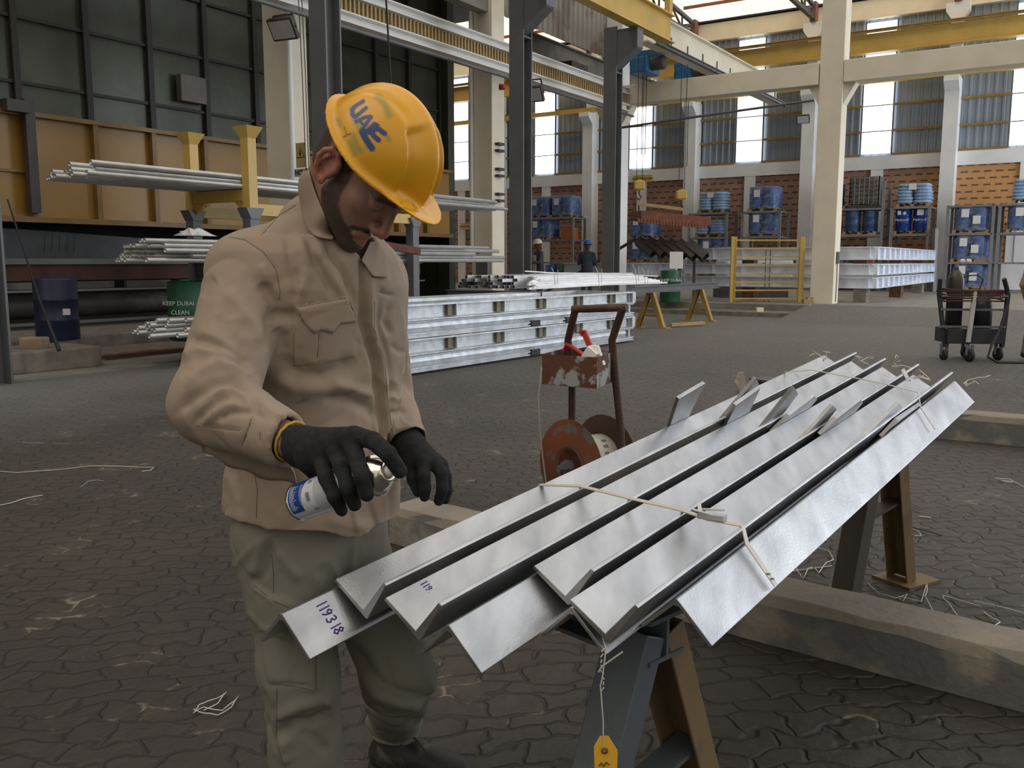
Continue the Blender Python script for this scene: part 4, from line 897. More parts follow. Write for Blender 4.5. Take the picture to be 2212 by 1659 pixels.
c = px(1452, 700, 20.2); c.z = .04; b = MB(); b.bar(px(1448, 702, 20), px(1520, 697, 20.6), .1, .07); o = tag(b.build('timber_piece', M['wood']), 'pale timber offcut on the floor between the ochre trestles', 'timber'); o.location.z += .0
# ---- cable reel trolley (rusty)
RZ = 5.1; RC = px(1232, 1005, RZ); RC.z = .275
RA = Vector((.80, .6, 0)).normalized()       # spindle axis
RN = Vector((-RA.y, RA.x, 0))
t_ = thing('reel_trolley', 'rusty brown cable reel trolley with box and bent tube handle', 'trolley', Vector((RC.x, RC.y, 0)))
for s_, off in ((-1, 0), (1, .27)):
    b = MB(); c = RC+RA*(off)
    b.lathe([(0, -.004), (.275, -.004), (.278, 0), (.275, .004), (0, .004)], c, RA, 48); b.build('reel_disc', M['rust_orange'] if s_ < 0 else M['rust_dark'], t_)
    if s_ < 0:
        b = MB(); b.lathe([(.0, .0), (.10, .0), (.115, -.012), (.128, -.006), (.128, 0)], c-RA*.004, RA, 36); b.build('hub_plate', M['rust'], t_)
        b = MB(); b.lathe([(0, -.09), (.022, -.09), (.022, -.06), (.034, -.06), (.034, -.03), (.045, -.03), (.045, .02), (0, .02)], c, RA, 6, smooth=False); b.build('spindle_nut', M['steel_grey'], t_)
b = MB(); b.lathe([(.13, .0), (.135, .01), (.165, .02), (.165, .245), (.13, .26)], RC, RA, 48); b.build('strap_coil', M['coil'], t_)
b = MB(); rc = random.Random(2); tq = (Vector((0, 0, CAMH))-RC); tq = (tq-RA*tq.dot(RA)).normalized(); ts = RA.cross(tq)
for i in range(16):
    a0 = -.9+i*.13; hh = .05+.1*(i % 2)+rc.uniform(-.01, .03)
    for q in range(3):
        c = RC+RA*(hh+q*.012)+(tq*cos(a0)+ts*sin(a0))*.1655; tdir = (ts*cos(a0)-tq*sin(a0)); b.obox(c, RA*.003, tdir*rc.uniform(.006, .012), (tq*cos(a0)+ts*sin(a0))*.0005)
b.build('coil_print', M['black'], t_)
hl0 = px(1242, 1000, RZ+.12); hr0 = px(1345, 1010, RZ-.1)
HL = [Vector((px(1238, 900, RZ).x, RZ+.1, .02)), px(1236, 830, RZ), px(1227, 735, RZ), px(1243, 668, RZ-.12), px(1346, 664, RZ-.3), px(1322, 735, RZ-.18), px(1331, 830, RZ-.18), px(1341, 930, RZ-.18), Vector((px(1345, 930, RZ-.18).x+.01, RZ-.18, .02))]
b = MB(); b.tube(HL[:4], .021, 12); b.tube([HL[3]-Vector((.015, 0, 0)), HL[4]+Vector((.02, 0, 0))], .021, 12); b.tube(HL[4:], .021, 12); b.build('handle', M['rust_dark'] if 'rust_dark' in M else M['rust'], t_)
bx = [px(1172, 757, RZ-.25), px(1289, 769, RZ-.42), px(1332, 758, RZ-.08)]
E0 = bx[0]; ex = (bx[1]-bx[0]); ex.z = 0; ey = (bx[2]-bx[1]); ey.z = 0; H = .165; zt = .955
tb = thing('tool_box', 'open rusty steel box with grey paint patches on the reel trolley', 'box', Vector((E0.x, E0.y, zt-H)))
P = Vector((E0.x, E0.y, zt-H)); th = .004
b = MB()
def wallp(a, c_):
    d = (c_-a); n = Vector((-d.y, d.x, 0)).normalized()*th; b.obox((a+c_)/2+Zv*H/2, d/2, n/2, Zv*H/2)
wallp(P, P+ex); wallp(P+ex, P+ex+ey); wallp(P+ex+ey, P+ey); wallp(P+ey, P); b.obox(P+ex/2+ey/2+Zv*.003, ex/2, ey/2, Zv*.003)
b.build('box_body', M['rust_patch'] if 'rust_patch' in M else M['rust'], tb)
b = MB(); b.bar(P+ex*.86+ey*.5+Zv*(H-.08), P+ex*.56+ey*.5+Zv*(H+.12), .018, .03); b.bar(P+ex*.56+ey*.5+Zv*(H+.12), P+ex*.50+ey*.5+Zv*(H+.10), .018, .03); tag(b.build('strapping_tool', M['red']), 'red tool handle pointing up out of the rusty box', 'tool')
b = MB(); b.tube([P+ex*.14+ey*.6+Zv*(H+.0), P+ex*.2+ey*.6+Zv*(H+.035), P+ex*.34+ey*.5+Zv*(H+.028), P+ex*.66+ey*.4+Zv*(H-.02)], [.010, .012, .012, .012], 8); tag(b.build('strapping_tool', M['red']), 'curved red tool handle lying over the box rim', 'tool')
b = MB(); b.obox(P+ex*.80+ey*.25+Zv*(H-.0), ex.normalized()*.028+Zv*-.02, ey.normalized()*.04, Zv*.03+ex.normalized()*.02); b.obox(P+ex*.91+ey*.3+Zv*(H+.0), ex.normalized()*.02, ey.normalized()*.02, Zv*.05-ex.normalized()*.02); tag(b.build('paper_roll', M['paper']), 'white folded card sticking out of the rusty box', 'card')
b = MB(); b.tube([px(1170, 795, RZ-.3), px(1163, 860, RZ-.28), px(1166, 930, RZ-.2), px(1172, 985, RZ-.15), px(1180, 1045, RZ-.1)], .005, 6); tag(b.build('strap_end', M['wire']), 'loose white strap hanging from the rusty box past the reel', 'strap')
# stone slab standing behind the steel bundle
c = px(1597, 870, 8.0); c.z = .24
b = MB(); n = 18; rr = random.Random(3); vs = []
for s_ in (-.06, .06):
    for k in range(n): a = 2*pi*k/n; q = rr.uniform(.2, .235); vs.append(c+Vector((.42, .9, 0))*cos(a)*q*.62+Vector((0, 0, 1))*sin(a)*q*1.05+Vector((.9, -.42, 0))*s_*.45)
b.add(vs, [tuple(range(n))[::-1], tuple(range(n, 2*n))]+[(k, (k+1) % n, n+(k+1) % n, n+k) for k in range(n)]); tag(b.build('stone_slab', M['concrete']), 'rough rounded stone slab standing beyond the steel angles', 'stone')
# ---- gas cutting cart
CC = px(2082, 776, 13.5); CC.z = 0
cx_ = Vector((1, -.12, 0)).normalized(); cy_ = Vector((.12, 1, 0)).normalized()
t_ = thing('gas_cart', 'dark wheeled gas bottle cart with coiled red hoses at right', 'cart', CC)
def cl(a, d, z): return CC+cx_*a+cy_*d+Zv*z
M['cartsteel'] = mat('dark_blue_cart_steel', (.02, .024, .035), .45, var=.2)
b = MB(); b.obox(cl(.05, 0, .36), cx_*.40, cy_*.28, Zv*.11); b.build('tray', M['cartsteel'], t_, bevel=.01)
for s_ in (-1, 1):
    b = MB(); b.bar(cl(.05+s_*.40, -.2, .20), cl(-.0+s_*.48-.0, -.2, .98), .05); b.build('post', M['cartsteel'], t_)
    b = MB(); b.tube([cl(s_*.48, -.2, .95), cl(s_*.47-.01, -.2, 1.05), cl(s_*.44-.05, -.25, 1.20)], .032, 10); b.build('handle', M['black'], t_)
b = MB(); b.tube([cl(-.08, -.34, .28), cl(-.03, -.34, 1.02)], .035, 12); b.build('front_post', M['plastic_white'], t_)
for z in (.5, .75, .95):
    b = MB(); b.bar(cl(-.46, -.25, z), cl(.46, -.25, z), .03); b.build('rail', M['steel_grey'], t_)
for a, d, r_, mm in ((-.36, -.2, .075, 'black'), (.42, -.15, .09, 'black'), (-.08, -.42, .095, 'black'), (.1, .25, .08, 'black')):
    b = MB(); b.lathe([(0, -.025), (r_*.6, -.025), (r_, -.018), (r_, .018), (r_*.6, .025), (0, .025)], cl(a, d, r_), (cx_+cy_*.4).normalized(), 20); w_ = b.build('wheel', M[mm], t_)
    b = MB(); b.bar(cl(a, d, r_)+cx_*.035, cl(a, d, .25)+cx_*.035, .012, .05); b.bar(cl(a, d, r_)-cx_*.035, cl(a, d, .25)-cx_*.035, .012, .05); b.build('caster_fork', M['steel_grey'], t_)
for i, (a, r_, h, mm, nm) in enumerate(((-.18, .115, 1.0, 'steel_dark', 'left gas bottle on the dark cart with gauges above'), (.22, .14, .62, 'cartsteel', 'right short gas bottle on the dark cart'))):
    c = cl(a, .02, .475); g_ = thing('gas_bottle', nm, 'gas bottle', c)
    h2 = h-.3; b = MB(); b.lathe([(0, 0), (r_, 0), (r_, h2), (r_*.85, h2+.08), (r_*.4, h2+.14), (.03, h2+.16), (0, h2+.16)], c, n=24); b.build('cylinder_body', mat('dark_brown_bottle', (.035, .032, .03), .4) if i == 0 else M['cartsteel'], g_)
    b = MB(); b.lathe([(0, 0), (.03, 0), (.03, .08), (0, .08)], c+Zv*(h2+.15), n=10); b.build('valve', M['steel_grey'], g_)
    if i == 0:
        for s_ in (-1, 1):
            b = MB(); b.lathe([(0, -.015), (.035, -.015), (.035, .015), (0, .015)], c+Zv*(h2+.28)+cx_*(.12+s_*.045), (-cy_+cx_*.1), 16); b.build('gauge', M['paper'], g_)
for k in range(5):
    pts = []
    for q in range(25): a = 2*pi*q/24; pts.append(cl(.46*cos(a), -.12+.24*sin(a), .90+.03*k-.02*cos(2*a+k)+.035*sin(a+k)))
    b = MB(); b.tube(pts, .013, 6, caps=False); tag(b.build('gas_hose', M['hose'] if 'hose' in M else M['red']), 'dark red hose coil on the gas cart, %s from the bottom' % ORD[k], 'hose', 'hoses coiled on the gas cart')
b = MB(); b.tube([cl(.45, -.3, .85), cl(.35, -.35, .5), cl(.22, -.42, .25), cl(.15, -.5, .08), cl(.25, -.6, .015), cl(.6, -.6, .015), cl(1.3, -.2, .015)], .02, 8); tag(b.build('gas_hose', M['cable']), 'thick dark hose dropping from the cart along the floor', 'hose')
b = MB(); b.tube([cl(-.38, -.2, 1.0), cl(-.36, -.1, 1.18), cl(-.2, 0, 1.25), cl(-.05, 0, 1.22)], .011, 6); b.tube([cl(-.02, 0, 1.24), cl(.12, 0, 1.25), cl(.2, 0, 1.18), cl(.14, 0, 1.0)], .011, 6); tag(b.build('gas_hose', M['cable']), 'thin black hoses arching over the gauges of the cart', 'hose')
# ================================================================== IMPLICIT SURFACE TOOLS (for people, clothes, gloves)
class Field:
    def __init__(s, lo, hi, h, zs=None, xs=None, ys=None):
        mk = lambda a, b: np.arange(a, b+h, h)
        s.x = mk(lo[0], hi[0]) if xs is None else np.array(xs); s.y = mk(lo[1], hi[1]) if ys is None else np.array(ys); s.z = mk(lo[2], hi[2]) if zs is None else np.array(zs)
        s.F = np.full((len(s.x), len(s.y), len(s.z)), 1.0, np.float32)
    def sub(s, lo, hi):
        a = [max(0, int(np.searchsorted(c, l))-1) for c, l in zip((s.x, s.y, s.z), lo)]; b = [min(len(c), int(np.searchsorted(c, q))+1) for c, q in zip((s.x, s.y, s.z), hi)]
        if any(q <= p for p, q in zip(a, b)): return None
        sl = tuple(slice(p, q) for p, q in zip(a, b))
        X, Y, Z = np.meshgrid(s.x[sl[0]].astype(np.float32), s.y[sl[1]].astype(np.float32), s.z[sl[2]].astype(np.float32), indexing='ij'); return sl, X, Y, Z
    def mixin(s, sl, d, k, op):
        F = s.F[sl]
        if op == 'u':
            if k > 0: h = np.maximum(k-np.abs(F-d), 0)/k; r = np.minimum(F, d)-h*h*k*.25
            else: r = np.minimum(F, d)
        elif op == 's':
            d = -d
            if k > 0: h = np.maximum(k-np.abs(F-d), 0)/k; r = np.maximum(F, d)+h*h*k*.25
            else: r = np.maximum(F, d)
        else: r = np.maximum(F, d)
        s.F[sl] = r
    def cap(s, p, q, r0, r1, k=.02, op='u', sq=None):
        "tapered capsule; sq=(dir, factor) flattens it along dir"
        p = np.array(p, float); q = np.array(q, float); m = max(r0, r1)+max(k, .02)+.03
        g = s.sub(np.minimum(p, q)-m, np.maximum(p, q)+m)
        if g is None: return s
        sl, X, Y, Z = g; ba = q-p; L2 = max(ba.dot(ba), 1e-9)
        px_, py_, pz_ = X-p[0], Y-p[1], Z-p[2]; t = np.clip((px_*ba[0]+py_*ba[1]+pz_*ba[2])/L2, 0, 1)
        dx, dy, dz = px_-t*ba[0], py_-t*ba[1], pz_-t*ba[2]
        if sq is not None:
            n = np.array(sq[0], float); n /= np.linalg.norm(n); w = dx*n[0]+dy*n[1]+dz*n[2]; e = 1/sq[1]-1
            d = np.sqrt(dx*dx+dy*dy+dz*dz+w*w*((1/sq[1])**2-1))-(r0+(r1-r0)*t); d = d*np.where(d < 0, sq[1], 1)*.9
        else: d = np.sqrt(dx*dx+dy*dy+dz*dz)-(r0+(r1-r0)*t)
        s.mixin(sl, d.astype(np.float32), k, op); return s
    def ell(s, c, r, R=None, k=.02, op='u', pw=2):
        "ellipsoid, R rows are its axes"
        c = np.array(c, float); r = np.array(r, float); m = r.max()+max(k, .02)+.03
        g = s.sub(c-m, c+m)
        if g is None: return s
        sl, X, Y, Z = g; P = (X-c[0], Y-c[1], Z-c[2]); R = np.eye(3) if R is None else np.array(R, float)
        a = [sum(R[i][j]*P[j] for j in range(3))/r[i] for i in range(3)]
        if pw == 2: q = np.sqrt(a[0]**2+a[1]**2+a[2]**2)
        else: q = (np.abs(a[0])**pw+np.abs(a[1])**pw+np.abs(a[2])**pw)**(1/pw)
        g2 = np.sqrt((a[0]/r[0])**2+(a[1]/r[1])**2+(a[2]/r[2])**2)+1e-6
        d = q*(q-1)/g2 if pw == 2 else (q-1)*r.min()
        s.mixin(sl, d.astype(np.float32), k, op); return s
    def fn(s, lo, hi, f, k=.02, op='u'):
        g = s.sub(np.array(lo), np.array(hi))
        if g is None: return s
        sl, X, Y, Z = g; s.mixin(sl, f(X, Y, Z).astype(np.float32), k, op); return s
    def mesh(s):
        F = s.F; I = F < 0; nx, ny, nz = F.shape
        c = [I[a:nx-1+a, b:ny-1+b, d:nz-1+d] for a in (0, 1) for b in (0, 1) for d in (0, 1)]
        n_in = sum(q.astype(np.int8) for q in c); act = (n_in > 0) & (n_in < 8)
        idx = np.full(act.shape, -1, np.int32); ii = np.argwhere(act); idx[act] = np.arange(len(ii)); i, j, k = ii.T
        acc = np.zeros((len(ii), 3)); cnt = np.zeros(len(ii)); C = (s.x, s.y, s.z)
        for ax in range(3):
            for a in (0, 1):
                for b in (0, 1):
                    o0 = [0, 0, 0]; oth = [q for q in range(3) if q != ax]; o0[oth[0]] = a; o0[oth[1]] = b; o1 = list(o0); o1[ax] = 1
                    f0 = F[i+o0[0], j+o0[1], k+o0[2]]; f1 = F[i+o1[0], j+o1[1], k+o1[2]]; m = (f0 < 0) != (f1 < 0)
                    t = np.where(m, f0/np.where(np.abs(f0-f1) < 1e-9, 1, f0-f1), 0)
                    P = [C[q][(i, j, k)[q]+o0[q]] for q in range(3)]; P[ax] = P[ax]+t*(C[ax][(i, j, k)[ax]+1]-C[ax][(i, j, k)[ax]])
                    for q in range(3): acc[:, q] += np.where(m, P[q], 0)
                    cnt += m
        V_ = acc/np.maximum(cnt, 1)[:, None]; faces = []
        for ax in range(3):
            sh = [slice(1, -1)]*3; sh[ax] = slice(0, None)
            A = [slice(1, -1)]*3; A[ax] = slice(0, -1); B = [slice(1, -1)]*3; B[ax] = slice(1, None)
            m = I[tuple(A)] != I[tuple(B)]; e = np.argwhere(m); flip = I[tuple(A)][m]
            e = e+np.array([0 if q == ax else 1 for q in range(3)]); oth = [(ax+1) % 3, (ax+2) % 3]
            def at_(da, db):
                w = e.copy(); w[:, oth[0]] -= da; w[:, oth[1]] -= db; return idx[w[:, 0], w[:, 1], w[:, 2]]
            q = np.stack([at_(1, 1), at_(0, 1), at_(0, 0), at_(1, 0)], 1); q[~flip] = q[~flip][:, ::-1]; faces.append(q)
        return V_, np.concatenate(faces)
def vnormals(V_, Fc):
    a, b, c, d = (V_[Fc[:, i]] for i in range(4)); n = np.cross(c-a, d-b); N = np.zeros_like(V_)
    for i in range(4): np.add.at(N, Fc[:, i], n)
    return N/np.maximum(np.linalg.norm(N, axis=1), 1e-12)[:, None]
def smooth(V_, Fc, it=1, f=.5):
    for _ in range(it):
        S_ = np.zeros_like(V_); n = np.zeros(len(V_))
        for i in range(4):
            for o in (1, 3): np.add.at(S_, Fc[:, i], V_[Fc[:, (i+o) % 4]]); np.add.at(n, Fc[:, i], 1)
        V_ = V_+f*(S_/np.maximum(n, 1)[:, None]-V_)
    return V_
def nproj(P):
    x, y, z = P[:, 0], P[:, 1], P[:, 2]-CAMH; f = y*cos(PITCH)-z*sin(PITCH); u_ = y*sin(PITCH)+z*cos(PITCH)
    return IW/2+FPX*x/f, IH/2-FPX*u_/f
def strokes(V_, Fc, L, zr=None):
    "press folds and seams into the cloth: [(points, width, height)] traced from the photograph, applied to the cloth facing the viewer"
    N = vnormals(V_, Fc); X, Y = nproj(V_); E = np.array([0, 0, CAMH])-V_; E /= np.linalg.norm(E, axis=1)[:, None]
    fc = np.clip((N*E).sum(1)*2.5, 0, 1)
    D = np.zeros(len(V_))
    for pts, w, amp in L:
        best = np.full(len(V_), 1e9); P = np.array(pts, float); lo = P.min(0)-w*3; hi = P.max(0)+w*3
        m = np.where((X > lo[0]) & (X < hi[0]) & (Y > lo[1]) & (Y < hi[1]) & (fc > 0))[0]
        if len(m) == 0: continue
        x, y = X[m], Y[m]; bd = np.full(len(m), 1e9); bt = np.zeros(len(m)); tot = len(P)-1
        for i in range(tot):
            a, b = P[i], P[i+1]; d = b-a; t = np.clip(((x-a[0])*d[0]+(y-a[1])*d[1])/max(d.dot(d), 1e-9), 0, 1)
            q = np.hypot(x-a[0]-t*d[0], y-a[1]-t*d[1]); k = q < bd; bd[k] = q[k]; bt[k] = (i+t[k])/tot
        tp = np.clip(np.minimum(bt, 1-bt)*5+.25, 0, 1)
        D[m] += amp*np.exp(-(bd/w)**2)*tp
    return V_+N*(D*fc)[:, None]
def vnoise(P, s, seed=0):
    "smooth value noise"
    r = np.random.default_rng(seed); T = r.random((32, 32, 32)); Q = P*s; i = np.floor(Q).astype(int); f = Q-i; f = f*f*(3-2*f); o = 0
    for a in (0, 1):
        for b in (0, 1):
            for c in (0, 1):
                w = (f[:, 0] if a else 1-f[:, 0])*(f[:, 1] if b else 1-f[:, 1])*(f[:, 2] if c else 1-f[:, 2]); o = o+w*T[(i[:, 0]+a) % 32, (i[:, 1]+b) % 32, (i[:, 2]+c) % 32]
    return o-.5
def nbuild(name, V_, Fc, m, parent=None, cols=None):
    me = bpy.data.meshes.new(name)
    if parent is not None:
        inv = np.array(parent_mat(parent).inverted()); V_ = V_@inv[:3, :3].T+inv[:3, 3]
    me.from_pydata(V_.tolist(), [], Fc.tolist()); me.polygons.foreach_set('use_smooth', [True]*len(me.polygons))
    if cols:
        for nm, arr in cols.items():
            at_ = me.attributes.new(nm, 'FLOAT', 'POINT'); at_.data.foreach_set('value', np.asarray(arr, np.float32))
    me.update(); o = bpy.data.objects.new(name, me); COL.objects.link(o); me.materials.append(m)
    if parent is not None: o.parent = parent
    return o
def strokemask(V_, L, facing=None):
    X, Y = nproj(V_); D = np.zeros(len(V_))
    for pts, w, soft in L:
        P = np.array(pts, float); bd = np.full(len(V_), 1e9)
        for i in range(max(1, len(P)-1)):
            a, b = P[i], P[min(i+1, len(P)-1)]; d = b-a; t = np.clip(((X-a[0])*d[0]+(Y-a[1])*d[1])/max(d.dot(d), 1e-9), 0, 1)
            bd = np.minimum(bd, np.hypot(X-a[0]-t*d[0], Y-a[1]-t*d[1]))
        D = np.maximum(D, np.clip((w-bd)/soft+.5, 0, 1))
    return D
# ================================================================== FOREGROUND STEEL ON TRESTLES
K_ = 1.1
BO = Vector((0, 0, CAMH)) + (Vector((-.42066, 1.56814, .83))-Vector((0, 0, CAMH)))*K_
BD = Vector((.60659, .79155, .07415)).normalized(); BL = Vector((.79374, -.60826, 0)); BU = BL.cross(BD).normalized()
if BU.z < 0: BU = -BU
PT = .14460*K_; FW = .102*K_; TH = .009
def galv_near():
    m = bpy.data.materials.new('bright_galvanised_angle'); m.use_nodes = True; t = m.node_tree; b = t.nodes['Principled BSDF']; L = t.links.new
    co = t.nodes.new('ShaderNodeTexCoord'); b.inputs['Metallic'].default_value = .92
    mp = t.nodes.new('ShaderNodeMapping'); mp.inputs['Rotation'].default_value = (0, 0, radians(37.5)); mp.inputs['Scale'].default_value = (1, .12, 1); L(co.outputs['Object'], mp.inputs[0])
    n = t.nodes.new('ShaderNodeTexNoise'); n.inputs['Scale'].default_value = 14; n.inputs['Detail'].default_value = 5; L(mp.outputs[0], n.inputs['Vector'])
    r = t.nodes.new('ShaderNodeValToRGB'); e = r.color_ramp.elements; e[0].position = .3; e[0].color = (.36, .37, .38, 1); e[1].position = .7; e[1].color = (.54, .55, .56, 1); L(n.outputs['Fac'], r.inputs[0]); L(r.outputs[0], b.inputs['Base Color'])
    n4 = t.nodes.new('ShaderNodeTexNoise'); n4.inputs['Scale'].default_value = 5; n4.inputs['Detail'].default_value = 3; L(co.outputs['Object'], n4.inputs['Vector'])
    mr = t.nodes.new('ShaderNodeMapRange'); mr.inputs[3].default_value = .26; mr.inputs[4].default_value = .5; L(n4.outputs['Fac'], mr.inputs[0]); L(mr.outputs[0], b.inputs['Roughness'])
    n2 = t.nodes.new('ShaderNodeTexNoise'); n2.inputs['Scale'].default_value = 160; n2.inputs['Detail'].default_value = 2; L(co.outputs['Object'], n2.inputs['Vector'])
    bp = t.nodes.new('ShaderNodeBump'); bp.inputs['Strength'].default_value = .35; bp.inputs['Distance'].default_value = .0012; L(n2.outputs['Fac'], bp.inputs['Height']); L(bp.outputs[0], b.inputs['Normal'])
    return m
M['galvn'] = galv_near()
RT = radians(9.5)
def vsec(tilt, inv):
    "angle section in (lateral, up); V: corner down, inv: corner up"
    a = radians(-45)+tilt; c = (FW*cos(a), FW*sin(a)); e = radians(45)+tilt
    d1 = Vector((cos(a), sin(a))); d2 = Vector((cos(e), sin(e)))
    if not inv:
        P0 = Vector((0, 0)); C = P0+d1*FW; P1 = C+d2*FW
        i0 = P0+d2*TH; iC = C-d1*TH+d2*TH; i1 = P1-d1*TH
        f = [C-d1*.012, C+d2*.012]   # slightly eased heel
        return [P0, C-d1*.004, C+d2*.004, P1, P1-d1*TH*.5+d2*.001, i1, iC-d1*.004+d2*.010-d1*.006, iC+d1*0+d2*0-d1*.010+d2*.004, i0]
    else:
        R = Vector((0, 0)); A = R-d2*FW; B = R+d1*FW
        iR = R-d2*TH+d1*TH*0-Vector((0, TH*.5)); n1 = Vector((d1.y, -d1.x)); n1 = n1 if n1.y < 0 else -n1; n2 = Vector((d2.y, -d2.x)); n2 = n2 if n2.y < 0 else -n2
        return [A, R-d2*.004, R+d1*.004, B, B+n1*TH, R+n1*TH+n2*TH+d1*.008, R+n1*TH+n2*TH-d2*.008, A+n2*TH]
bars = [  # name, kind, lateral index, height, t0, t1, tilt, label
 ('angle_bar', 1, 0, -.012, .0, 2.78, 0, 'galvanised angle at the left edge of the pile, its near end marked 119318'),
 ('angle_bar', 0, 0, .0, .13, 2.9, RT, 'galvanised angle lying open side up on the leftmost marked angle'),
 ('angle_bar', 0, 1, .0, .12, 2.8, RT, 'galvanised angle second open one from left with a half hidden 119318 mark'),
 ('angle_bar', 1, 2, -.013, .13, 2.7, 0, 'galvanised angle lying ridge up with its end sticking out in the middle'),
 ('angle_bar', 0, 2, .0, .38, 2.72, RT, 'galvanised angle open side up in the centre of the pile'),
 ('angle_bar', 1, 3, -.013, .30, 2.55, 0, 'galvanised angle nested under the tagged one, ridge up'),
 ('angle_bar', 0, 3, .0, .29, 2.60, RT, 'galvanised angle with the yellow tag wired to its near end'),
 ('angle_bar', 1, 4, -.008, .42, 2.62, -.03, 'galvanised angle on the right edge of the pile, nearest the back trestle'),
]
for nm, inv, k, hh, t0, t1, tl, lab in bars:
    p0 = BO+BL*(PT*k)+BD*(t0*K_)+BU*hh; p1 = BO+BL*(PT*k)+BD*(t1*K_)+BU*hh
    b = MB(); b.prism([tuple(q) for q in vsec(tl, inv)], p0, p1, BL, BU)
    o = b.build(nm, M['galvn'], bevel=.0015); tag(o, lab, 'angle bar', 'galvanised angles in the foreground pile')
def barpt(k, t, s=0, h=0): return BO+BL*(PT*k+s)+BD*(t*K_)+BU*h
def onplane(x, y, P, n):
    d = px(x, y, 1)-Vector((0, 0, CAMH)); k = (P-Vector((0, 0, CAMH))).dot(n)/d.dot(n); return Vector((0, 0, CAMH))+d*k
def tline(k, x, y):
    "parameter on line k closest to the pixel ray"
    best = None
    for i in range(0, 3200):
        t = i/1000; P = barpt(k, t); dx, dy = proj(P); e = (dx-x)**2+(dy-y)**2
        if best is None or e < best[0]: best = (e, t)
    return best[1]
def proj(P):
    x, y, z = P.x, P.y, P.z-CAMH; f = y*cos(PITCH)-z*sin(PITCH); u_ = y*sin(PITCH)+z*cos(PITCH)
    return IW/2+FPX*x/f, IH/2-FPX*u_/f
# gusset plates rising from the angles (pixel outline laid on the real plane of the plate)
pl_n = BL.copy()
def plate(pts, k, s, n, label, th=.013):
    P = barpt(k, 2, s); q = [onplane(x, y, P, n) for x, y in pts]; o_ = n.normalized()*-th
    b = MB(); m = len(q); b.add(q+[a+o_ for a in q], [tuple(range(m)), tuple(range(m, 2*m))[::-1]]+[(i, m+i, m+(i+1) % m, (i+1) % m) for i in range(m)])
    tag(b.build('cleat_plate', M['galvn'], bevel=.001), label, 'plate', 'plates standing up from the angles')
n2 = (BL*.82-BU*.57).normalized()
for pts, k, s, lab in (
  ([(1446, 925), (1467, 862), (1524, 828), (1482, 912)], 0, 0, 'short upright plate standing alone at the left edge of pile'),
  ([(1519, 962), (1549, 921), (1634, 818), (1640, 830), (1560, 935)], 0, .13, 'long slanting plate on the first angle from left'),
  ([(1563, 930), (1590, 876), (1643, 838), (1608, 915)], 1, 0, 'short upright plate right of the first slanting plate'),
  ([(1615, 965), (1636, 938), (1716, 838), (1725, 850), (1650, 952)], 1, .13, 'long slanting plate on the second open angle'),
  ([(1668, 935), (1705, 898), (1760, 856), (1766, 862), (1722, 915)], 2, 0, 'flat low plate on the centre angle'),
  ([(1700, 992), (1712, 972), (1800, 876), (1808, 884), (1730, 985)], 2, .13, 'long slanting plate rising from the centre angle'),
  ([(1772, 940), (1808, 905), (1860, 864), (1864, 871), (1822, 922)], 3, 0, 'flat low plate by the tagged angle'),
  ([(1820, 1002), (1835, 975), (1944, 872), (1950, 880), (1858, 985)], 3, .13, 'long slanting plate rising from the tagged angle'),
  ([(1905, 945), (1940, 908), (1990, 874), (1997, 880), (1955, 920)], 4, 0, 'flat low plate beside the right edge angle'),
): plate(pts, k, s, n2, lab)
# handwritten numbers
DIG = {'1': [[(.5, 0), (.45, 1)]], '9': [[(.8, .75), (.5, 1), (.2, .75), (.45, .5), (.75, .65), (.8, .85), (.7, .3), (.45, 0)]], '3': [[(.15, .9), (.6, 1), (.75, .75), (.4, .52), (.8, .3), (.55, 0), (.12, .1)]],
       '8': [[(.5, .52), (.2, .75), (.5, 1), (.8, .75), (.5, .52), (.15, .25), (.5, 0), (.85, .25), (.5, .52)]]}
def write(s, org, rd, up, size, w, m, name, parent, n):   # digits of 119318
    b = MB(); x = 0
    for ch in s:
        for st in DIG[ch]:
            pts = [org+rd*((x+a*.8)*size)+up*(c_*size*1.25) for a, c_ in st]
            for a, c_ in zip(pts, pts[1:]): b.bar(a-(c_-a)*.05, c_+(c_-a)*.05, w, .0006, up=n)
        x += .52 if ch == '1' else .85
    return b.build(name, m, parent)
M['ink'] = mat('violet_marker_ink', (.075, .02, .20), .6)
angs = [o for o in bpy.data.objects if o.name.startswith('angle_bar')]
a = -pi/4; rd = BL*cos(a)+BU*sin(a); n = BL*cos(pi/4)+BU*sin(pi/4)
write('119318', barpt(0, .072)+rd*.014+n*.0008-BU*.012, rd, BD, .020, .0028, M['ink'], 'marker_number', angs[0], n)
a = -pi/4+RT; rd = BL*cos(a)+BU*sin(a); n = BL*cos(a+pi/2)+BU*sin(a+pi/2)
write('119318', barpt(1, .205)+rd*.005+n*(TH+.0012), rd, BD, .0145, .0024, M['ink'], 'marker_number', angs[2], n)
# straps over the pile
def strap(pts, w, label, name='strap'):
    b = MB()
    for p, q in zip(pts, pts[1:]): b.bar(p-(q-p).normalized()*.002, q+(q-p).normalized()*.002, .0022, w, up=BU.cross((q-p)).normalized())
    return tag(b.build(name, M['strapw']), label, 'strap')
M['strapw'] = mat('off_white_strapping', (.56, .53, .46), .45, .1, var=.08, vs=12)
def sp(k, x, y, h=.006, s=0): return barpt(k, tline(k, x, y), s, h)
t0 = tline(0, 1165, 1050)
def ap(k, t, s=0, h=.004): return barpt(k, t, s, h)
Q = [ap(0, t0, -.01, -.012), ap(0, t0, 0, .006), ap(0, t0-.02, PT-.008, .032), ap(1, t0-.04, PT-.008, .032), ap(2, t0-.06, PT-.008, .034), ap(3, t0-.075, PT*.4, .03), ap(3, t0-.08, PT-.008, .032), ap(4, t0-.10, .012, .0), ap(4, t0-.11, .083, -.078)]
b = MB()
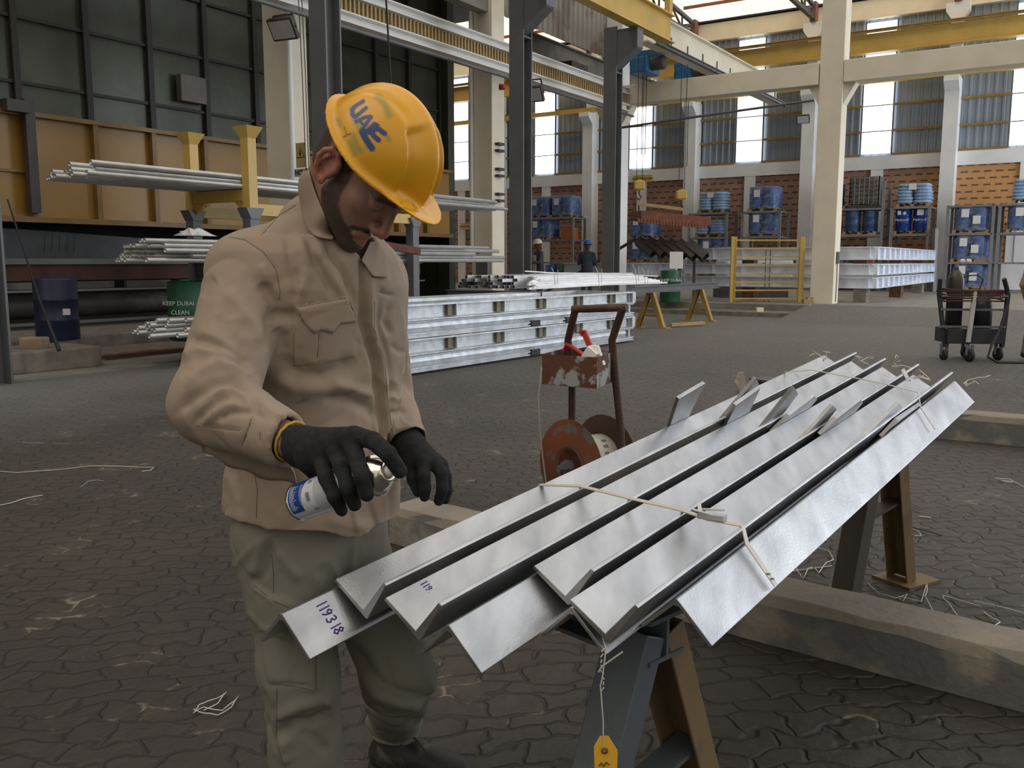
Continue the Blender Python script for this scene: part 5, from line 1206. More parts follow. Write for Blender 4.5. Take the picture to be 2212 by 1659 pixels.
for p, q in zip(Q, Q[1:]):
    d = (q-p).normalized(); b.obox((p+q)/2, (q-p)/2*1.01, BD*.008, d.cross(BD).normalized()*.0012)
tag(b.build('strap', M['strapw']), 'off white strap across the middle of the angle pile', 'strap')
kc = ap(3, t0-.075, PT*.45, .036)
b = MB(); b.bar(kc-BL*.03, kc+BL*.035+BU*.004, .02, .012); b.bar(kc+BD*.015-BL*.03+BU*.01, kc+BD*.03+BL*.02+BU*.012, .010, .003); b.bar(kc-BD*.01-BL*.045+BU*.015, kc+BL*.01+BU*.006, .012, .003); b.bar(kc-BL*.04+BD*.02+BU*.02, kc-BL*.02-BD*.01, .009, .003)
tag(b.build('strap_buckle', M['galv_pipe']), 'crimped metal buckle and strap tails on the centre strap', 'buckle')
b = MB(); e_ = ap(4, t0-.11, .072, -.066)+BU*.004; a_ = -pi/4; fd = BL*cos(a_)+BU*sin(a_); fn = BL*cos(pi/4)+BU*sin(pi/4)
for i in range(2): b.bar(e_+fn*.001+fd*(i*.013-.012)-BD*.006, e_+fn*.001+fd*(i*.013-.006)+BD*.006, .003, .0006, up=fn)
b.build('black_mark', M['black'], bpy.data.objects['strap'])
t1 = tline(0, 1700, 822)
Q = [ap(0, t1, 0, .01), ap(1, t1-.1, 0, .05), ap(3, t1-.28, 0, .06), ap(3, t1-.30, PT*.9, .04), ap(4, t1-.36, .01, .0), ap(4, t1-.40, .07, -.062)]
b = MB()
for p, q in zip(Q, Q[1:]): b.obox((p+q)/2, (q-p)/2*1.01, BD*.004, (q-p).normalized().cross(BD).normalized()*.0012)
tag(b.build('strap', M['strapw']), 'thin white strap across the far ends of the angle pile', 'strap')
# wire twists and ties at the far ends
rn = random.Random(11)
for i, (k, t) in enumerate(((0, 2.72), (1, 2.70), (2, 2.66), (3, 2.45), (4, 2.40))):
    c = ap(k, t, PT*.5, .03); b = MB()
    for j in range(3):
        p = c.copy(); pts = [p.copy()]
        for q in range(4): p += Vector((rn.uniform(-.03, .04), rn.uniform(-.02, .02), rn.uniform(-.015, .02))); pts.append(p.copy())
        b.tube(pts, .0022, 5)
    nm = ['first', 'second', 'third', 'fourth', 'last'][i]
    tag(b.build('wire_twist', M['wire']), 'white wire twist at the far end of the %s angle from left' % nm, 'wire', 'wire twists at the far ends')
for i, (x0, y0, x1, y1, w, k) in enumerate(((1900, 800, 1922, 812, .022, 2), (1888, 822, 1878, 868, .014, 2), (1950, 798, 1966, 828, .016, 3), (1962, 822, 1984, 850, .016, 3), (1725, 800, 1755, 784, .008, 0))):
    P = ap(k, 2.6, PT*.5, .03); n = Vector((.3, -1, .1)).normalized(); p = onplane(x0, y0, P, n); q = onplane(x1, y1, P, n); b = MB(); b.bar(p, q, .002, w, up=(q-p).cross(n)); 
    tag(b.build('tin_tag', M['white_steel'] if i != 3 else M['strapw']), 'small white tag number strip %s' % ['curling up at the far end of centre angle', 'hanging across the centre angle end', 'sticking up at the end of tagged angle', 'lying near the end of tagged angle', 'poking out at the far left angle end'][i], 'tag')
# yellow tag on its wire
p0 = ap(3, .30, .07, -.06); p1 = px(1301, 1465, p0.y-.02); p2 = px(1303, 1600, p0.y-.03)
b = MB(); b.tube([p0, px(1309, 1400, p0.y-.01), p1, px(1297, 1480, p0.y-.02), px(1303, 1560, p0.y-.03), p2+Vector((0, 0, -.02))], .0016, 6); b.tube([px(1293, 1452, p0.y-.02), px(1300, 1440, p0.y-.022), px(1345, 1408, p0.y-.03)], .0018, 6)
for j in range(8): a = j*.9; b.tube([px(1301+4*cos(a), 1400+j*12, p0.y-.015), px(1301+4*cos(a+2), 1408+j*12, p0.y-.017)], .0014, 5)
tag(b.build('tag_wire', M['wire']), 'twisted white wire hanging from the tagged angle', 'wire')
tz = p0.y-.03; b = MB(); q = [px(x, y, tz) for x, y in ((1285, 1680), (1283, 1612), (1296, 1590), (1314, 1590), (1334, 1622), (1333, 1690))]; m_ = len(q); o_ = Vector((.1, .8, 0))*.002
b.add(q+[a+o_ for a in q], [tuple(range(m_)), tuple(range(m_, 2*m_))[::-1]]+[(i, m_+i, m_+(i+1) % m_, (i+1) % m_) for i in range(m_)]); t_ = b.build('paper_tag', mat('yellow_card', (.72, .40, .03), .5, var=.05)); tag(t_, 'yellow paper tag hanging at the bottom of the picture', 'tag')
b = MB(); c = px(1306, 1622, tz-.003); b.lathe([(.003, 0), (.0065, 0), (.0065, .001), (.003, .001)], c, (0, -1, 0), 16); b.build('eyelet', M['rust'], t_)
b = MB(); b.tube([px(1294, 1654, tz-.002), px(1300, 1648, tz-.002), px(1303, 1656, tz-.002), px(1310, 1647, tz-.002), px(1316, 1652, tz-.002)], .0012, 5); b.build('pen_scribble', M['black'], t_)
# trestles under the pile
M['blue_trestle'] = mat('worn_blue_grey_steel', (.10, .12, .135), .5, .3, vs=3, col2=(.16, .13, .10), thr=(.55, .66), bump=.15, bs=30)
M['brown_trestle'] = mat('grey_brown_steel', (.085, .078, .066), .55, .2, vs=4, bump=.15, bs=30)
M['ochre_trestle'] = mat('ochre_brown_steel', (.17, .115, .055), .6, .1, vs=4, col2=(.07, .05, .035), thr=(.5, .7), bump=.15, bs=30)
def ftrestle(ap_, d, spread, mA, mB, label, beam):
    c = Vector((ap_.x, ap_.y, 0)); t_ = thing('trestle', label, 'trestle', c); h = ap_.z; n = Vector((-d.y, d.x, 0))
    for s_, m in ((-1, mA), (1, mB)):
        b = MB(); p1 = c+d*s_*spread+Zv*.012; p0 = c+d*s_*.035+Zv*h; dd = (p1-p0).normalized(); y = dd.cross(n).normalized()*-s_
        a = .055; pr = [(-a, -.03), (a, -.03), (a, .035), (a-.008, .035), (a-.008, -.022), (-a+.008, -.022), (-a+.008, .035), (-a, .035)]
        b.prism(pr, p0, p1, n, y); b.build('leg', m, t_, bevel=.003)
        b = MB(); b.obox(Vector((p1.x, p1.y, .006))+d*s_*.03, d*.11, n*.10, Zv*.006); b.build('foot_plate', mB, t_)
    b = MB(); z = h*.4; k = spread*.62; b.bar(c-d*k+Zv*z, c+d*k+Zv*(z+.06), .012, .07, up=n); b.build('brace', mA, t_)
    b = MB(); b.ibeam(c+n*beam[0]+Zv*(h-.01), c+n*beam[1]+Zv*(h-.01), .12, .10, .01); b.build('top_beam', mA, t_)
    return t_
apx = gx(1395, 1350, .66); ftrestle(apx, Vector((.72, .69, 0)).normalized(), .29, M['blue_trestle'], M['ochre_trestle'], 'blue grey and ochre trestle under the near end of the pile', (-.06, .62))
apx = Vector((1.62, 3.88, .83)); ftrestle(apx, Vector((.86, .5, 0)).normalized(), .19, M['brown_trestle'], M['ochre_trestle'], 'brown trestle with foot plate under far right end of the pile', (-.05, .75))
# concrete kerb beams on the floor
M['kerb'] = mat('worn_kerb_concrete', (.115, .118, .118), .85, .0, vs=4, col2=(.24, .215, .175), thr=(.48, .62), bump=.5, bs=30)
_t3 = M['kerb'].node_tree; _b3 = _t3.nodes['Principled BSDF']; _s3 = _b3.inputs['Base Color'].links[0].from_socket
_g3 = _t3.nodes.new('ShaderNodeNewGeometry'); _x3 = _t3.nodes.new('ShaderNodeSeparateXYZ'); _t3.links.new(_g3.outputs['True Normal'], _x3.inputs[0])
_m3 = _t3.nodes.new('ShaderNodeMix'); _m3.data_type = 'RGBA'; _t3.links.new(math_node(_t3, 'MULTIPLY', math_node(_t3, 'GREATER_THAN', _x3.outputs[2], .35), .65), _m3.inputs['Factor'])   # upward faces are mixed towards tan
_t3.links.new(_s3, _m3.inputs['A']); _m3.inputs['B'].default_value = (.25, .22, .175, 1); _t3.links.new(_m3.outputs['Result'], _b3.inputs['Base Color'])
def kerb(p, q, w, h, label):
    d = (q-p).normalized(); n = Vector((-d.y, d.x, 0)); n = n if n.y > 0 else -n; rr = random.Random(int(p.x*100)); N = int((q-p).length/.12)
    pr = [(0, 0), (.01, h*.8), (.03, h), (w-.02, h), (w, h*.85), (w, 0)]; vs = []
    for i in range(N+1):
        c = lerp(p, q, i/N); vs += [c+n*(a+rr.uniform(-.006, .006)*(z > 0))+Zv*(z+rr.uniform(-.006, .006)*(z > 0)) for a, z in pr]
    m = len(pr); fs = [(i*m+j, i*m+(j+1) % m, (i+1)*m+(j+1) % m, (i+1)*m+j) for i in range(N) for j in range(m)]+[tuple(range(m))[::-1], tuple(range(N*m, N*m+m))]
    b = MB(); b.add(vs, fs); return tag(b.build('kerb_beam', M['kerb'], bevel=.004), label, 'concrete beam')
kd = Vector((.833, -.647, 0)).normalized(); kp = Vector((.824, 3.397, 0))
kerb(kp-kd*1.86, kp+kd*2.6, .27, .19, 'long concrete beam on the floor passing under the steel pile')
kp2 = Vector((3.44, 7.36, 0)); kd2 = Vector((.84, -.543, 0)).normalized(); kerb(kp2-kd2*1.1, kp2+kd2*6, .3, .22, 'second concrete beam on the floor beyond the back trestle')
# loose wires on the floor
W_ = [([(0, 1018), (40, 1022), (110, 1016), (190, 1008), (260, 1007), (332, 1011), (326, 1016), (306, 1018)], .004, 'long pale strap strand on the floor at the far left'),
 ([(0, 1091), (30, 1086), (60, 1075), (92, 1070)], .004, 'short pale strand on the floor at the left edge'),
 ([(173, 1052), (190, 1041), (210, 1037), (224, 1038)], .002, 'thin curved wire left of the worker'),
 ([(50, 955), (70, 958), (95, 957)], .002, 'small wire piece far left on the paving'),
 ([(418, 1532), (440, 1543), (470, 1545), (500, 1530), (515, 1503), (505, 1518), (480, 1535), (440, 1530), (418, 1540), (430, 1525), (470, 1508), (488, 1498), (470, 1520), (440, 1535)], .003, 'tangled white wire loop on the floor at lower left'),
 ([(1715, 1200), (1722, 1235), (1735, 1250), (1745, 1230), (1760, 1225), (1768, 1240), (1785, 1215), (1800, 1210), (1790, 1190), (1752, 1178)], .0035, 'bent white wires on the floor behind the angle pile'),
 ([(1672, 1243), (1700, 1238), (1740, 1230), (1798, 1222)], .0035, 'straight white wire poking out behind the angle pile'),
 ([(1875, 1260), (1900, 1285), (1935, 1292), (1960, 1285), (1950, 1300), (1940, 1290), (1990, 1300), (2002, 1262), (2003, 1275), (1998, 1290), (2020, 1330)], .003, 'looped white wire in front of the trestle foot plate'),
 ([(2068, 1330), (2052, 1308), (2040, 1295), (2036, 1288), (2060, 1293), (2120, 1310)], .003, 'kinked wire on the floor right of the trestle foot'),
 ([(2105, 1298), (2150, 1310), (2212, 1325)], .003, 'straight wire on the floor near the right edge'),
 ([(2125, 1322), (2145, 1338), (2160, 1344), (2148, 1352)], .004, 'short knotted wire beside the near concrete beam'),
 ([(2150, 1033), (2180, 1036), (2190, 1042), (2170, 1041), (2155, 1037), (2190, 1042), (2212, 1052)], .004, 'white looped strap at the right edge'),
 ([(1957, 1134), (1985, 1150), (1990, 1158), (1975, 1156)], .003, 'small wire curl beyond the back trestle'),
 ([(1840, 1030), (1905, 1048)], .003, 'faint wire beyond the back trestle'),
 ([(1985, 1115), (2010, 1118)], .004, 'white chip of wire right of the trestle'),
 ([(1960, 1135), (2000, 1148), (2035, 1157)], .004, 'dark thin rod on the paving right of the back trestle')]
for i, (pts, r, lab) in enumerate(W_):
    b = MB(); q = [gx(x, y, .008) for x, y in pts]; s_ = []
    for j in range(len(q)-1):
        for t in (0, .5): s_.append(lerp(q[j], q[j+1], t)+Zv*(.004*(j % 2)))
    s_.append(q[-1]); b.tube(s_, r*.7, 6); tag(b.build('loose_wire', M['wire'] if i != 15 else M['cable']), lab, 'wire', 'loose wires on the paving')
# ================================================================== THE WORKER
import time as _t
_T0 = _t.time()
def A3(v): return np.array(v, float)
f_ = A3((.80, -.60, 0)); l_ = A3((.60, .80, 0)); z_ = A3((0, 0, 1))
Rsh, Relb, Rwr = (A3(px(*q)) for q in ((540, 592, 1.84), (462, 872, 1.66), (648, 962, 1.53)))
Lsh, Lelb, Lwr = (A3(px(*q)) for q in ((806, 602, 2.10), (838, 838, 2.14), (878, 950, 2.03)))
NB = A3(px(702, 470, 1.93))
_th, _ps = radians(54), radians(29)
hf = Vector((cos(_th)*cos(_ps), -cos(_th)*sin(_ps), -sin(_th))); hl = Vector((sin(_ps), cos(_ps), 0)); hu = hf.cross(hl)
HS = 1.08; HC = px(716, 364, 1.74)+hl*.078*HS
hR = np.array([list(hf), list(hl), list(hu)])
def H(x, y, z): return A3(HC)+(hR.T@A3((x, y, z)))*HS
root = thing('person', 'worker in yellow helmet and tan shirt bending over the steel and holding a spray can', 'person', Vector((-.50, 2.05, 0)))
hipR, kneR, ankR = A3(px(612, 1165, 1.95)), A3(px(648, 1440, 1.90)), A3((-.46, 1.93, .10))
hipL, kneL, ankL = A3(px(745, 1165, 2.10)), A3(px(862, 1462, 2.08)), A3(px(855, 1600, 2.42)); ankL[2] = .115
# ---- head features shared by body and beard
def head(F, k=.012, ears=True):
    F.ell(H(-.012, 0, .048), A3((.097, .076, .088))*HS, hR, k)
    F.ell(H(.040, 0, -.012), A3((.060, .060, .088))*HS, hR, .02)
    for s in (-1, 1):
        F.cap(H(.012, s*.052, -.040), H(.078, s*.016, -.086), .016, .018, .022)
        F.ell(H(.062, s*.042, -.005), A3((.022, .020, .018))*HS, hR, .018)
        F.cap(H(.082, s*.040, .028), H(.096, s*.008, .030), .010, .011, .012)
        F.ell(H(.106, s*.032, .014), A3((.016, .016, .011))*HS, hR, .010, 's')
        F.ell(H(.083, s*.032, .013), A3((.0135, .0155, .012))*HS, hR, .003)
    F.cap(H(.096, 0, .026), H(.119, 0, -.020), .0085, .0100, .012)
    F.ell(H(.117, 0, -.027), A3((.0115, .0115, .0100))*HS, hR, .008)
    for s in (-1, 1):
        F.ell(H(.106, s*.0125, -.029), A3((.0115, .0075, .0080))*HS, hR, .009)
        F.ell(H(.110, s*.007, -.038), A3((.005, .0035, .004))*HS, hR, .002, 's')
        F.cap(H(.092, s*.024, -.060), H(.102, s*.004, -.0555), .0038, .0052, .008)
        F.cap(H(.090, s*.021, -.066), H(.100, 0, -.069), .0042, .0064, .008)
        F.cap(H(.097, s*.026, -.0625), H(.112, 0, -.0615), .0012, .0022, .003, 's')
    F.ell(H(.088, 0, -.090), A3((.019, .022, .017))*HS, hR, .015)
    if ears:
        for s in (-1, 1):
            pts = [(.006, -.012), (.010, .006), (.008, .020), (-.003, .031), (-.016, .030), (-.024, .018), (-.025, .002), (-.018, -.014), (-.008, -.026), (.002, -.028)]
            for i, (a, c) in enumerate(pts[:-1]):
                a2, c2 = pts[i+1]; o = lambda a: s*(.082+(.006-a)*.42)
                F.cap(H(a, o(a), c), H(a2, o(a2), c2), .0048*HS, .0048*HS, .003)
            F.ell(H(-.008, s*.080, .0), A3((.018, .006, .026))*HS, hR, .006)
            F.cap(H(-.012, s*.091, .020), H(-.016, s*.092, -.006), .0035, .0035, .004)
            F.ell(H(.004, s*.084, -.026), A3((.008, .005, .008))*HS, hR, .006)
            F.ell(H(-.006, s*.094, .001), A3((.009, .010, .014))*HS, hR, .002, 's')
    return F
# ---- body: one continuous skin surface, finer spacing round the head
def axis(lo, hi, a, b, fine, coarse):
    o = []; c = lo
    while c < hi: o.append(c); c += fine if a <= c <= b else coarse
    return o
hc = A3(HC)
Fb = Field(None, None, .01, xs=axis(-.95, .12, hc[0]-.13, hc[0]+.18, .0026, .011), ys=axis(1.35, 2.62, hc[1]-.13, hc[1]+.13, .0026, .011), zs=axis(-.02, 1.76, hc[2]-.20, hc[2]+.09, .0026, .011))
head(Fb)
Fb.cap(H(-.035, 0, -.02), NB, .060, .062, .03); Fb.cap(H(.02, 0, -.06), NB+f_*.02, .045, .05, .03)
Fb.cap(NB-z_*.05, (Rsh+NB)/2-z_*.03, .05, .05, .04); Fb.cap(NB-z_*.05, (Lsh+NB)/2-z_*.03, .05, .05, .04)
ch = (Rsh+Lsh)/2-z_*.10; pv = (hipR+hipL)/2+z_*.02
Fb.ell(ch, (.17, .10, .16), [l_, f_, z_], .05); Fb.ell((ch+pv)/2, (.14, .095, .22), [l_, f_, z_], .05); Fb.ell(pv, (.15, .10, .11), [l_, f_, z_], .05)
for a, b, c in ((Rsh, Relb, Rwr), (Lsh, Lelb, Lwr)): Fb.cap(a, b, .050, .042, .03); Fb.cap(b, c, .040, .030, .03); Fb.cap(c, c+(c-b)*.12, .030, .028, .02)
for a, b, c in ((hipR, kneR, ankR), (hipL, kneL, ankL)): Fb.cap(a, b, .075, .052, .03); Fb.cap(b, c, .05, .038, .03); Fb.cap(c, c-z_*.05, .035, .03, .03); Fb.cap(c-z_*.05, c-z_*.06+A3((.88, -.46, 0))*.10, .028, .022, .02)
Vb, Fc = Fb.mesh(); Vb = smooth(Vb, Fc, 1, .4)
Lc = (Vb-hc)@hR.T/HS      # head-local coordinates of each vertex
def beardmask(Lc):
    x, y, z = Lc.T; ay = np.abs(y); P = [(.016, .035), (.020, .0), (.020, -.028), (.030, -.052), (.060, -.074), (.092, -.090)]; W = [.012, .015, .019, .023, .024, .024]
    d = np.full(len(x), 9.)
    for (a, b), (c, e), w0, w1 in zip(P, P[1:], W, W[1:]):
        t = np.clip(((x-a)*(c-a)+(z-b)*(e-b))/((c-a)**2+(e-b)**2), 0, 1); d = np.minimum(d, np.hypot(x-a-t*(c-a), z-b-t*(e-b))-(w0+(w1-w0)*t))
    side = np.clip(-d/.005+.4, 0, 1)*(ay > .012)*(ay < .079)
    chin = np.clip((-.074-z)/.006, 0, 1)*(x > .03)*(z > -.125)
    must = np.clip((.0085-np.abs(z+.0455+(ay > .018)*(ay-.018)*.5))/.004, 0, 1)*(x > .07)*(ay < .036)
    lip = (np.abs(z+.0625) < .0115)*(ay < .022)*(x > .09)
    return np.clip(np.maximum(np.maximum(side, chin), must)*(1-lip), 0, 1)
bm = beardmask(Lc)
brow = np.clip((.006-np.abs(Lc[:, 2]-.034+np.abs(Lc[:, 1])*.1))/.003, 0, 1)*(Lc[:, 0] > .07)*(np.abs(Lc[:, 1]) > .010)*(np.abs(Lc[:, 1]) < .05)
hairline = np.clip((Lc[:, 2]-(.026-(Lc[:, 0]+.02)*.3))/.006, 0, 1)*(Lc[:, 0] < .03)*(Lc[:, 0] > -.4)*(np.abs(Lc[:, 1]) < .0815)
nape = np.clip((-.035-Lc[:, 0])/.01, 0, 1)*(Lc[:, 2] > -.05)
bn = np.clip(np.maximum(np.maximum(bm, brow), np.maximum(hairline, nape))*(np.linalg.norm(Lc, axis=1) < .19), 0, 1)
red = np.clip(1-np.linalg.norm((Lc-A3((.118, 0, -.028)))/A3((.03, .03, .03)), axis=1), 0, 1)+.8*((np.abs(Lc[:, 1]) > .081)*(np.linalg.norm(Lc, axis=1) < .13))
lips = np.clip((.0095-np.abs(Lc[:, 2]+.063))/.004, 0, 1)*(np.abs(Lc[:, 1]) < .025)*(Lc[:, 0] > .088)
def skinmat():
    m = mat('weathered_skin', (.28, .155, .115), .5, var=.14, vs=14, bump=.25, bs=160, bdist=.0012); t = m.node_tree; b = t.nodes['Principled BSDF']
    src = b.inputs['Base Color'].links[0].from_socket
    for nm, col, st in (('redness', (.40, .12, .09, 1), .75), ('beard', (.026, .02, .017, 1), .88)):
        a = t.nodes.new('ShaderNodeAttribute'); a.attribute_name = nm
        fac = a.outputs['Fac']
        if nm == 'beard':
            n = t.nodes.new('ShaderNodeTexNoise'); n.inputs['Scale'].default_value = 420; n.inputs['Detail'].default_value = 3
            q = t.nodes.new('ShaderNodeTexCoord'); t.links.new(q.outputs['Object'], n.inputs['Vector'])
            mr = t.nodes.new('ShaderNodeMapRange'); mr.inputs[1].default_value = .25; mr.inputs[2].default_value = .6; mr.inputs[3].default_value = .9; mr.inputs[4].default_value = 1; t.links.new(n.outputs['Fac'], mr.inputs[0]); fac = math_node(t, 'MULTIPLY', fac, mr.outputs[0])
        x = t.nodes.new('ShaderNodeMix'); x.data_type = 'RGBA'; x.inputs['B'].default_value = col; t.links.new(math_node(t, 'MULTIPLY', fac, st), x.inputs['Factor']); t.links.new(src, x.inputs['A']); src = x.outputs['Result']
    t.links.new(src, b.inputs['Base Color']); b.inputs['Subsurface Weight'].default_value = .08; b.inputs['Subsurface Radius'].default_value = (.02, .008, .005); return m
M['skin'] = skinmat()
Nn = vnormals(Vb, Fc); Vb = Vb+Nn*(bm*.0022)[:, None]
nbuild('body', Vb, Fc, M['skin'], root, {'beard': bn, 'redness': np.clip(red+lips*.5, 0, 1)})
# hair fringe showing under the helmet at the back and temple
M['hairm'] = mat('short_black_hair', (.012, .010, .009), .7, bump=.6, bs=300, bdist=.002)
Fh = Field(hc-.17, hc+.19, .004)
Fh.ell(H(-.014, 0, .046), A3((.103, .081, .093))*HS, hR, .0)
Fh.fn(hc-.2, hc+.2, lambda X, Y, Z: (.020-(((X-hc[0])*hu.x+(Y-hc[1])*hu.y+(Z-hc[2])*hu.z)/HS+((X-hc[0])*hf.x+(Y-hc[1])*hf.y+(Z-hc[2])*hf.z)*.35)), .0, 'i')
Fh.fn(hc-.2, hc+.2, lambda X, Y, Z: ((X-hc[0])*hf.x+(Y-hc[1])*hf.y+(Z-hc[2])*hf.z)-.028, .0, 'i')
Vh, Fhc = Fh.mesh(); nbuild('hair', smooth(Vh, Fhc, 2), Fhc, M['hairm'], root)
# ---- helmet
def loc(X, Y, Z):
    dx, dy, dz = X-hc[0], Y-hc[1], Z-hc[2]
    return (dx*hf.x+dy*hf.y+dz*hf.z)/HS, (dx*hl.x+dy*hl.y+dz*hl.z)/HS, (dx*hu.x+dy*hu.y+dz*hu.z)/HS
def helmet_sdf(X, Y, Z):
    x, y, z = loc(X, Y, Z); x = (x-.008)/.95+.012; y = y/.95; z = (z-.085)/.95+.085
    def dome(g): 
        a = (x-.010)/(.129+g); b = y/(.104+g); c = (z-.052)/(.124+g); q = np.sqrt(a*a+b*b+c*c)+1e-6
        return (q-1)*(.118+g)
    d = dome(0)
    ay = np.abs(y); sst = lambda a, b, v: (lambda t: t*t*(3-2*t))(np.clip((v-a)/(b-a), 0, 1))
    up_ = sst(.06, .10, z)
    d = d-.006*np.exp(-(y/.017)**2)*sst(.05, .09, z)                      # middle rib
    d = d+.009*sst(.035, .050, x)*(1-sst(.050, .060, ay))*sst(.062, .078, z)*(1-np.exp(-(y/.017)**2))  # sunken front panels
    d = d-.0022*np.exp(-((ay-.058)/.006)**2)*up_*sst(-.02, .03, x)
    d = d+.003*np.exp(-((ay-.045-.1*np.clip(-x, 0, 1))/.007)**2)*up_*(1-sst(.0, .04, x))
    d = np.maximum(d, .052-z)
    # rim lip and front brim
    rz = .055+np.clip(x-.05, 0, 1)*.10-np.clip(ay-.06, 0, 1)*.12
    e = np.sqrt(((x-.008)/(.142))**2+(y/.115)**2); rim = np.maximum((e-1)*.125, np.abs(z-rz)-.0035)
    bx = np.sqrt(((x-.050)/(.135))**2+(np.abs(y)/.092)**2+1e-9); brim = np.maximum(np.maximum((bx-1)*.11, np.abs(z-rz-.002)-.0028), .03-x)
    k = .012; a_ = np.minimum(rim, brim); h = np.maximum(k-np.abs(d-a_), 0)/k; o = np.minimum(d, a_)-h*h*k*.25
    gut = np.maximum(np.abs(e*1.0-.965)*.125-.003, np.abs(z-rz-.006)-.003)
    inner = np.sqrt(((x-.008)/.112)**2+(y/.088)**2+((z-.050)/.106)**2); o = np.maximum(o, -(inner-1)*.11)
    o = np.where(z < rz-.004, np.maximum(o, (rz-.004)-z), o)
    return o*HS*.85
FH = Field(hc-.20, hc+.27, .0026)
FH.fn(hc-.21, hc+.28, helmet_sdf, 0)
VH, FHc = FH.mesh(); VH = smooth(VH, FHc, 5, .5)
s_ = lambda L: [((700+x/7.9), (180+y/7.9)) for x, y in L]
UAE = [(p_, w_*1.15, q_) for p_, w_, q_ in [(s_([(670, 305), (540, 385), (478, 450), (480, 530), (525, 575), (600, 520), (715, 420)]), 4.0, 1.6),
       (s_([(550, 650), (700, 580), (790, 565)]), 3.8, 1.6), (s_([(800, 575), (720, 690), (650, 790)]), 4.0, 1.6), (s_([(610, 640), (690, 720)]), 3.2, 1.5),
       (s_([(650, 830), (720, 960), (820, 1110)]), 6.2, 2.5), (s_([(740, 820), (860, 700), (900, 720)]), 5.2, 2), (s_([(800, 800), (850, 900), (930, 970)]), 5.2, 2), (s_([(880, 740), (960, 800), (1030, 860)]), 5.0, 2), (s_([(690, 830), (800, 830), (870, 780)]), 6, 2)]]
SMU = [(s_([(920, 230), (1030, 350), (1110, 540)]), 8, 9), (s_([(500, 900), (560, 1080), (620, 1150)]), 7, 9), (s_([(1040, 840), (1110, 960)]), 5, 6), (s_([(220, 620), (260, 700)]), 5, 8), (s_([(450, 1000), (520, 1200)]), 6, 9), (s_([(480, 430), (520, 600), (640, 820), (760, 1080)]), 7, 6)]
SCR = [(s_([(340, 740), (370, 820), (390, 890)]), 1.3, 1), (s_([(330, 920), (380, 890), (450, 860)]), 1.8, 1.2), ([(870, 448), (905, 458)], .8, 1), ([(890, 440), (900, 455)], .7, 1), ([(880, 430), (915, 462)], .5, 1), ([(868, 452), (880, 460)], 1, 1), ([(905, 445), (925, 466)], .6, 1), ([(860, 440), (873, 436)], .6, 1)]
NH = vnormals(VH, FHc); E = A3((0, 0, CAMH))-VH; out = ((NH*E).sum(1) > 0)
def paintmat(name, base, layers, **kw):
    m = mat(name, base, **kw); t = m.node_tree; b = t.nodes['Principled BSDF']; src = b.inputs['Base Color'].links[0].from_socket
    for nm, col, st in layers:
        a = t.nodes.new('ShaderNodeAttribute'); a.attribute_name = nm
        x = t.nodes.new('ShaderNodeMix'); x.data_type = 'RGBA'; x.inputs['B'].default_value = (*col, 1); t.links.new(math_node(t, 'MULTIPLY', a.outputs['Fac'], st), x.inputs['Factor']); t.links.new(src, x.inputs['A']); src = x.outputs['Result']
    t.links.new(src, b.inputs['Base Color']); return m
M['helmet'] = paintmat('yellow_helmet_plastic', (.70, .34, .012), [('smudge', (.13, .22, .06), .75), ('stencil', (.008, .045, .17), .97), ('scratch', (.12, .06, .02), .8)], rough=.26, var=.10, vs=12, bump=.03, bs=60)
hm = nbuild('hard_hat', VH, FHc, M['helmet'], root, {'stencil': strokemask(VH, UAE)*out, 'smudge': strokemask(VH, SMU)*out*.8, 'scratch': strokemask(VH, SCR)*out})
hm['label'] = 'yellow hard hat with blue stencilled UAE lettering'
# ---- shirt
SF = Field((-.92, 1.48, .74), (.06, 2.42, 1.60), .0042)
rows = [(500, 690, .12, .10), (545, 694, .175, .125), (620, 700, .195, .145), (720, 698, .190, .152), (850, 685, .185, .158), (1000, 672, .190, .168), (1120, 668, .200, .176), (1230, 668, .212, .184)]
TZ = 1.96
tz = np.array([px(0, y, TZ).z for y, *_ in rows])[::-1]; tcx = np.array([px(x, y, TZ).x for y, x, *_ in rows])[::-1]
ta = np.array([r[2] for r in rows])[::-1]; tb = np.array([r[3] for r in rows])[::-1]
tcy = np.interp(tz, [.8, 1.1, 1.45], [2.02, 1.99, 1.93])
def torso(X, Y, Z):
    cx = np.interp(Z, tz, tcx); cy = np.interp(Z, tz, tcy); a = np.interp(Z, tz, ta); b = np.interp(Z, tz, tb)
    u_ = (X-cx)*l_[0]+(Y-cy)*l_[1]; w = (X-cx)*f_[0]+(Y-cy)*f_[1]
    q = (np.abs(u_/a)**2.4+np.abs(w/b)**2.4)**(1/2.4); return np.maximum((q-1)*np.minimum(a, b)*.9, Z-tz[-1])
SF.fn((-1, 1.4, .7), (.2, 2.5, 1.5), torso, 0)
SF.cap(NB-z_*.035, Rsh+z_*.004, .060, .078, .05); SF.cap(NB-z_*.035, Lsh+z_*.004, .060, .072, .05)
SF.cap(NB-z_*.03-f_*.01, NB-z_*.12+f_*.02, .085, .11, .05)
SF.cap(Rsh, Relb, .082, .076, .035); SF.cap(Relb, Rwr-(Rwr-Relb)*.13, .074, .046, .03)
SF.cap(Relb+(Rwr-Relb)*.25-z_*.018, Rwr-(Rwr-Relb)*.2-z_*.012, .05, .042, .02)
SF.cap(Lsh, Lelb, .070, .054, .03); SF.cap(Lelb, Lwr, .052, .050, .02)
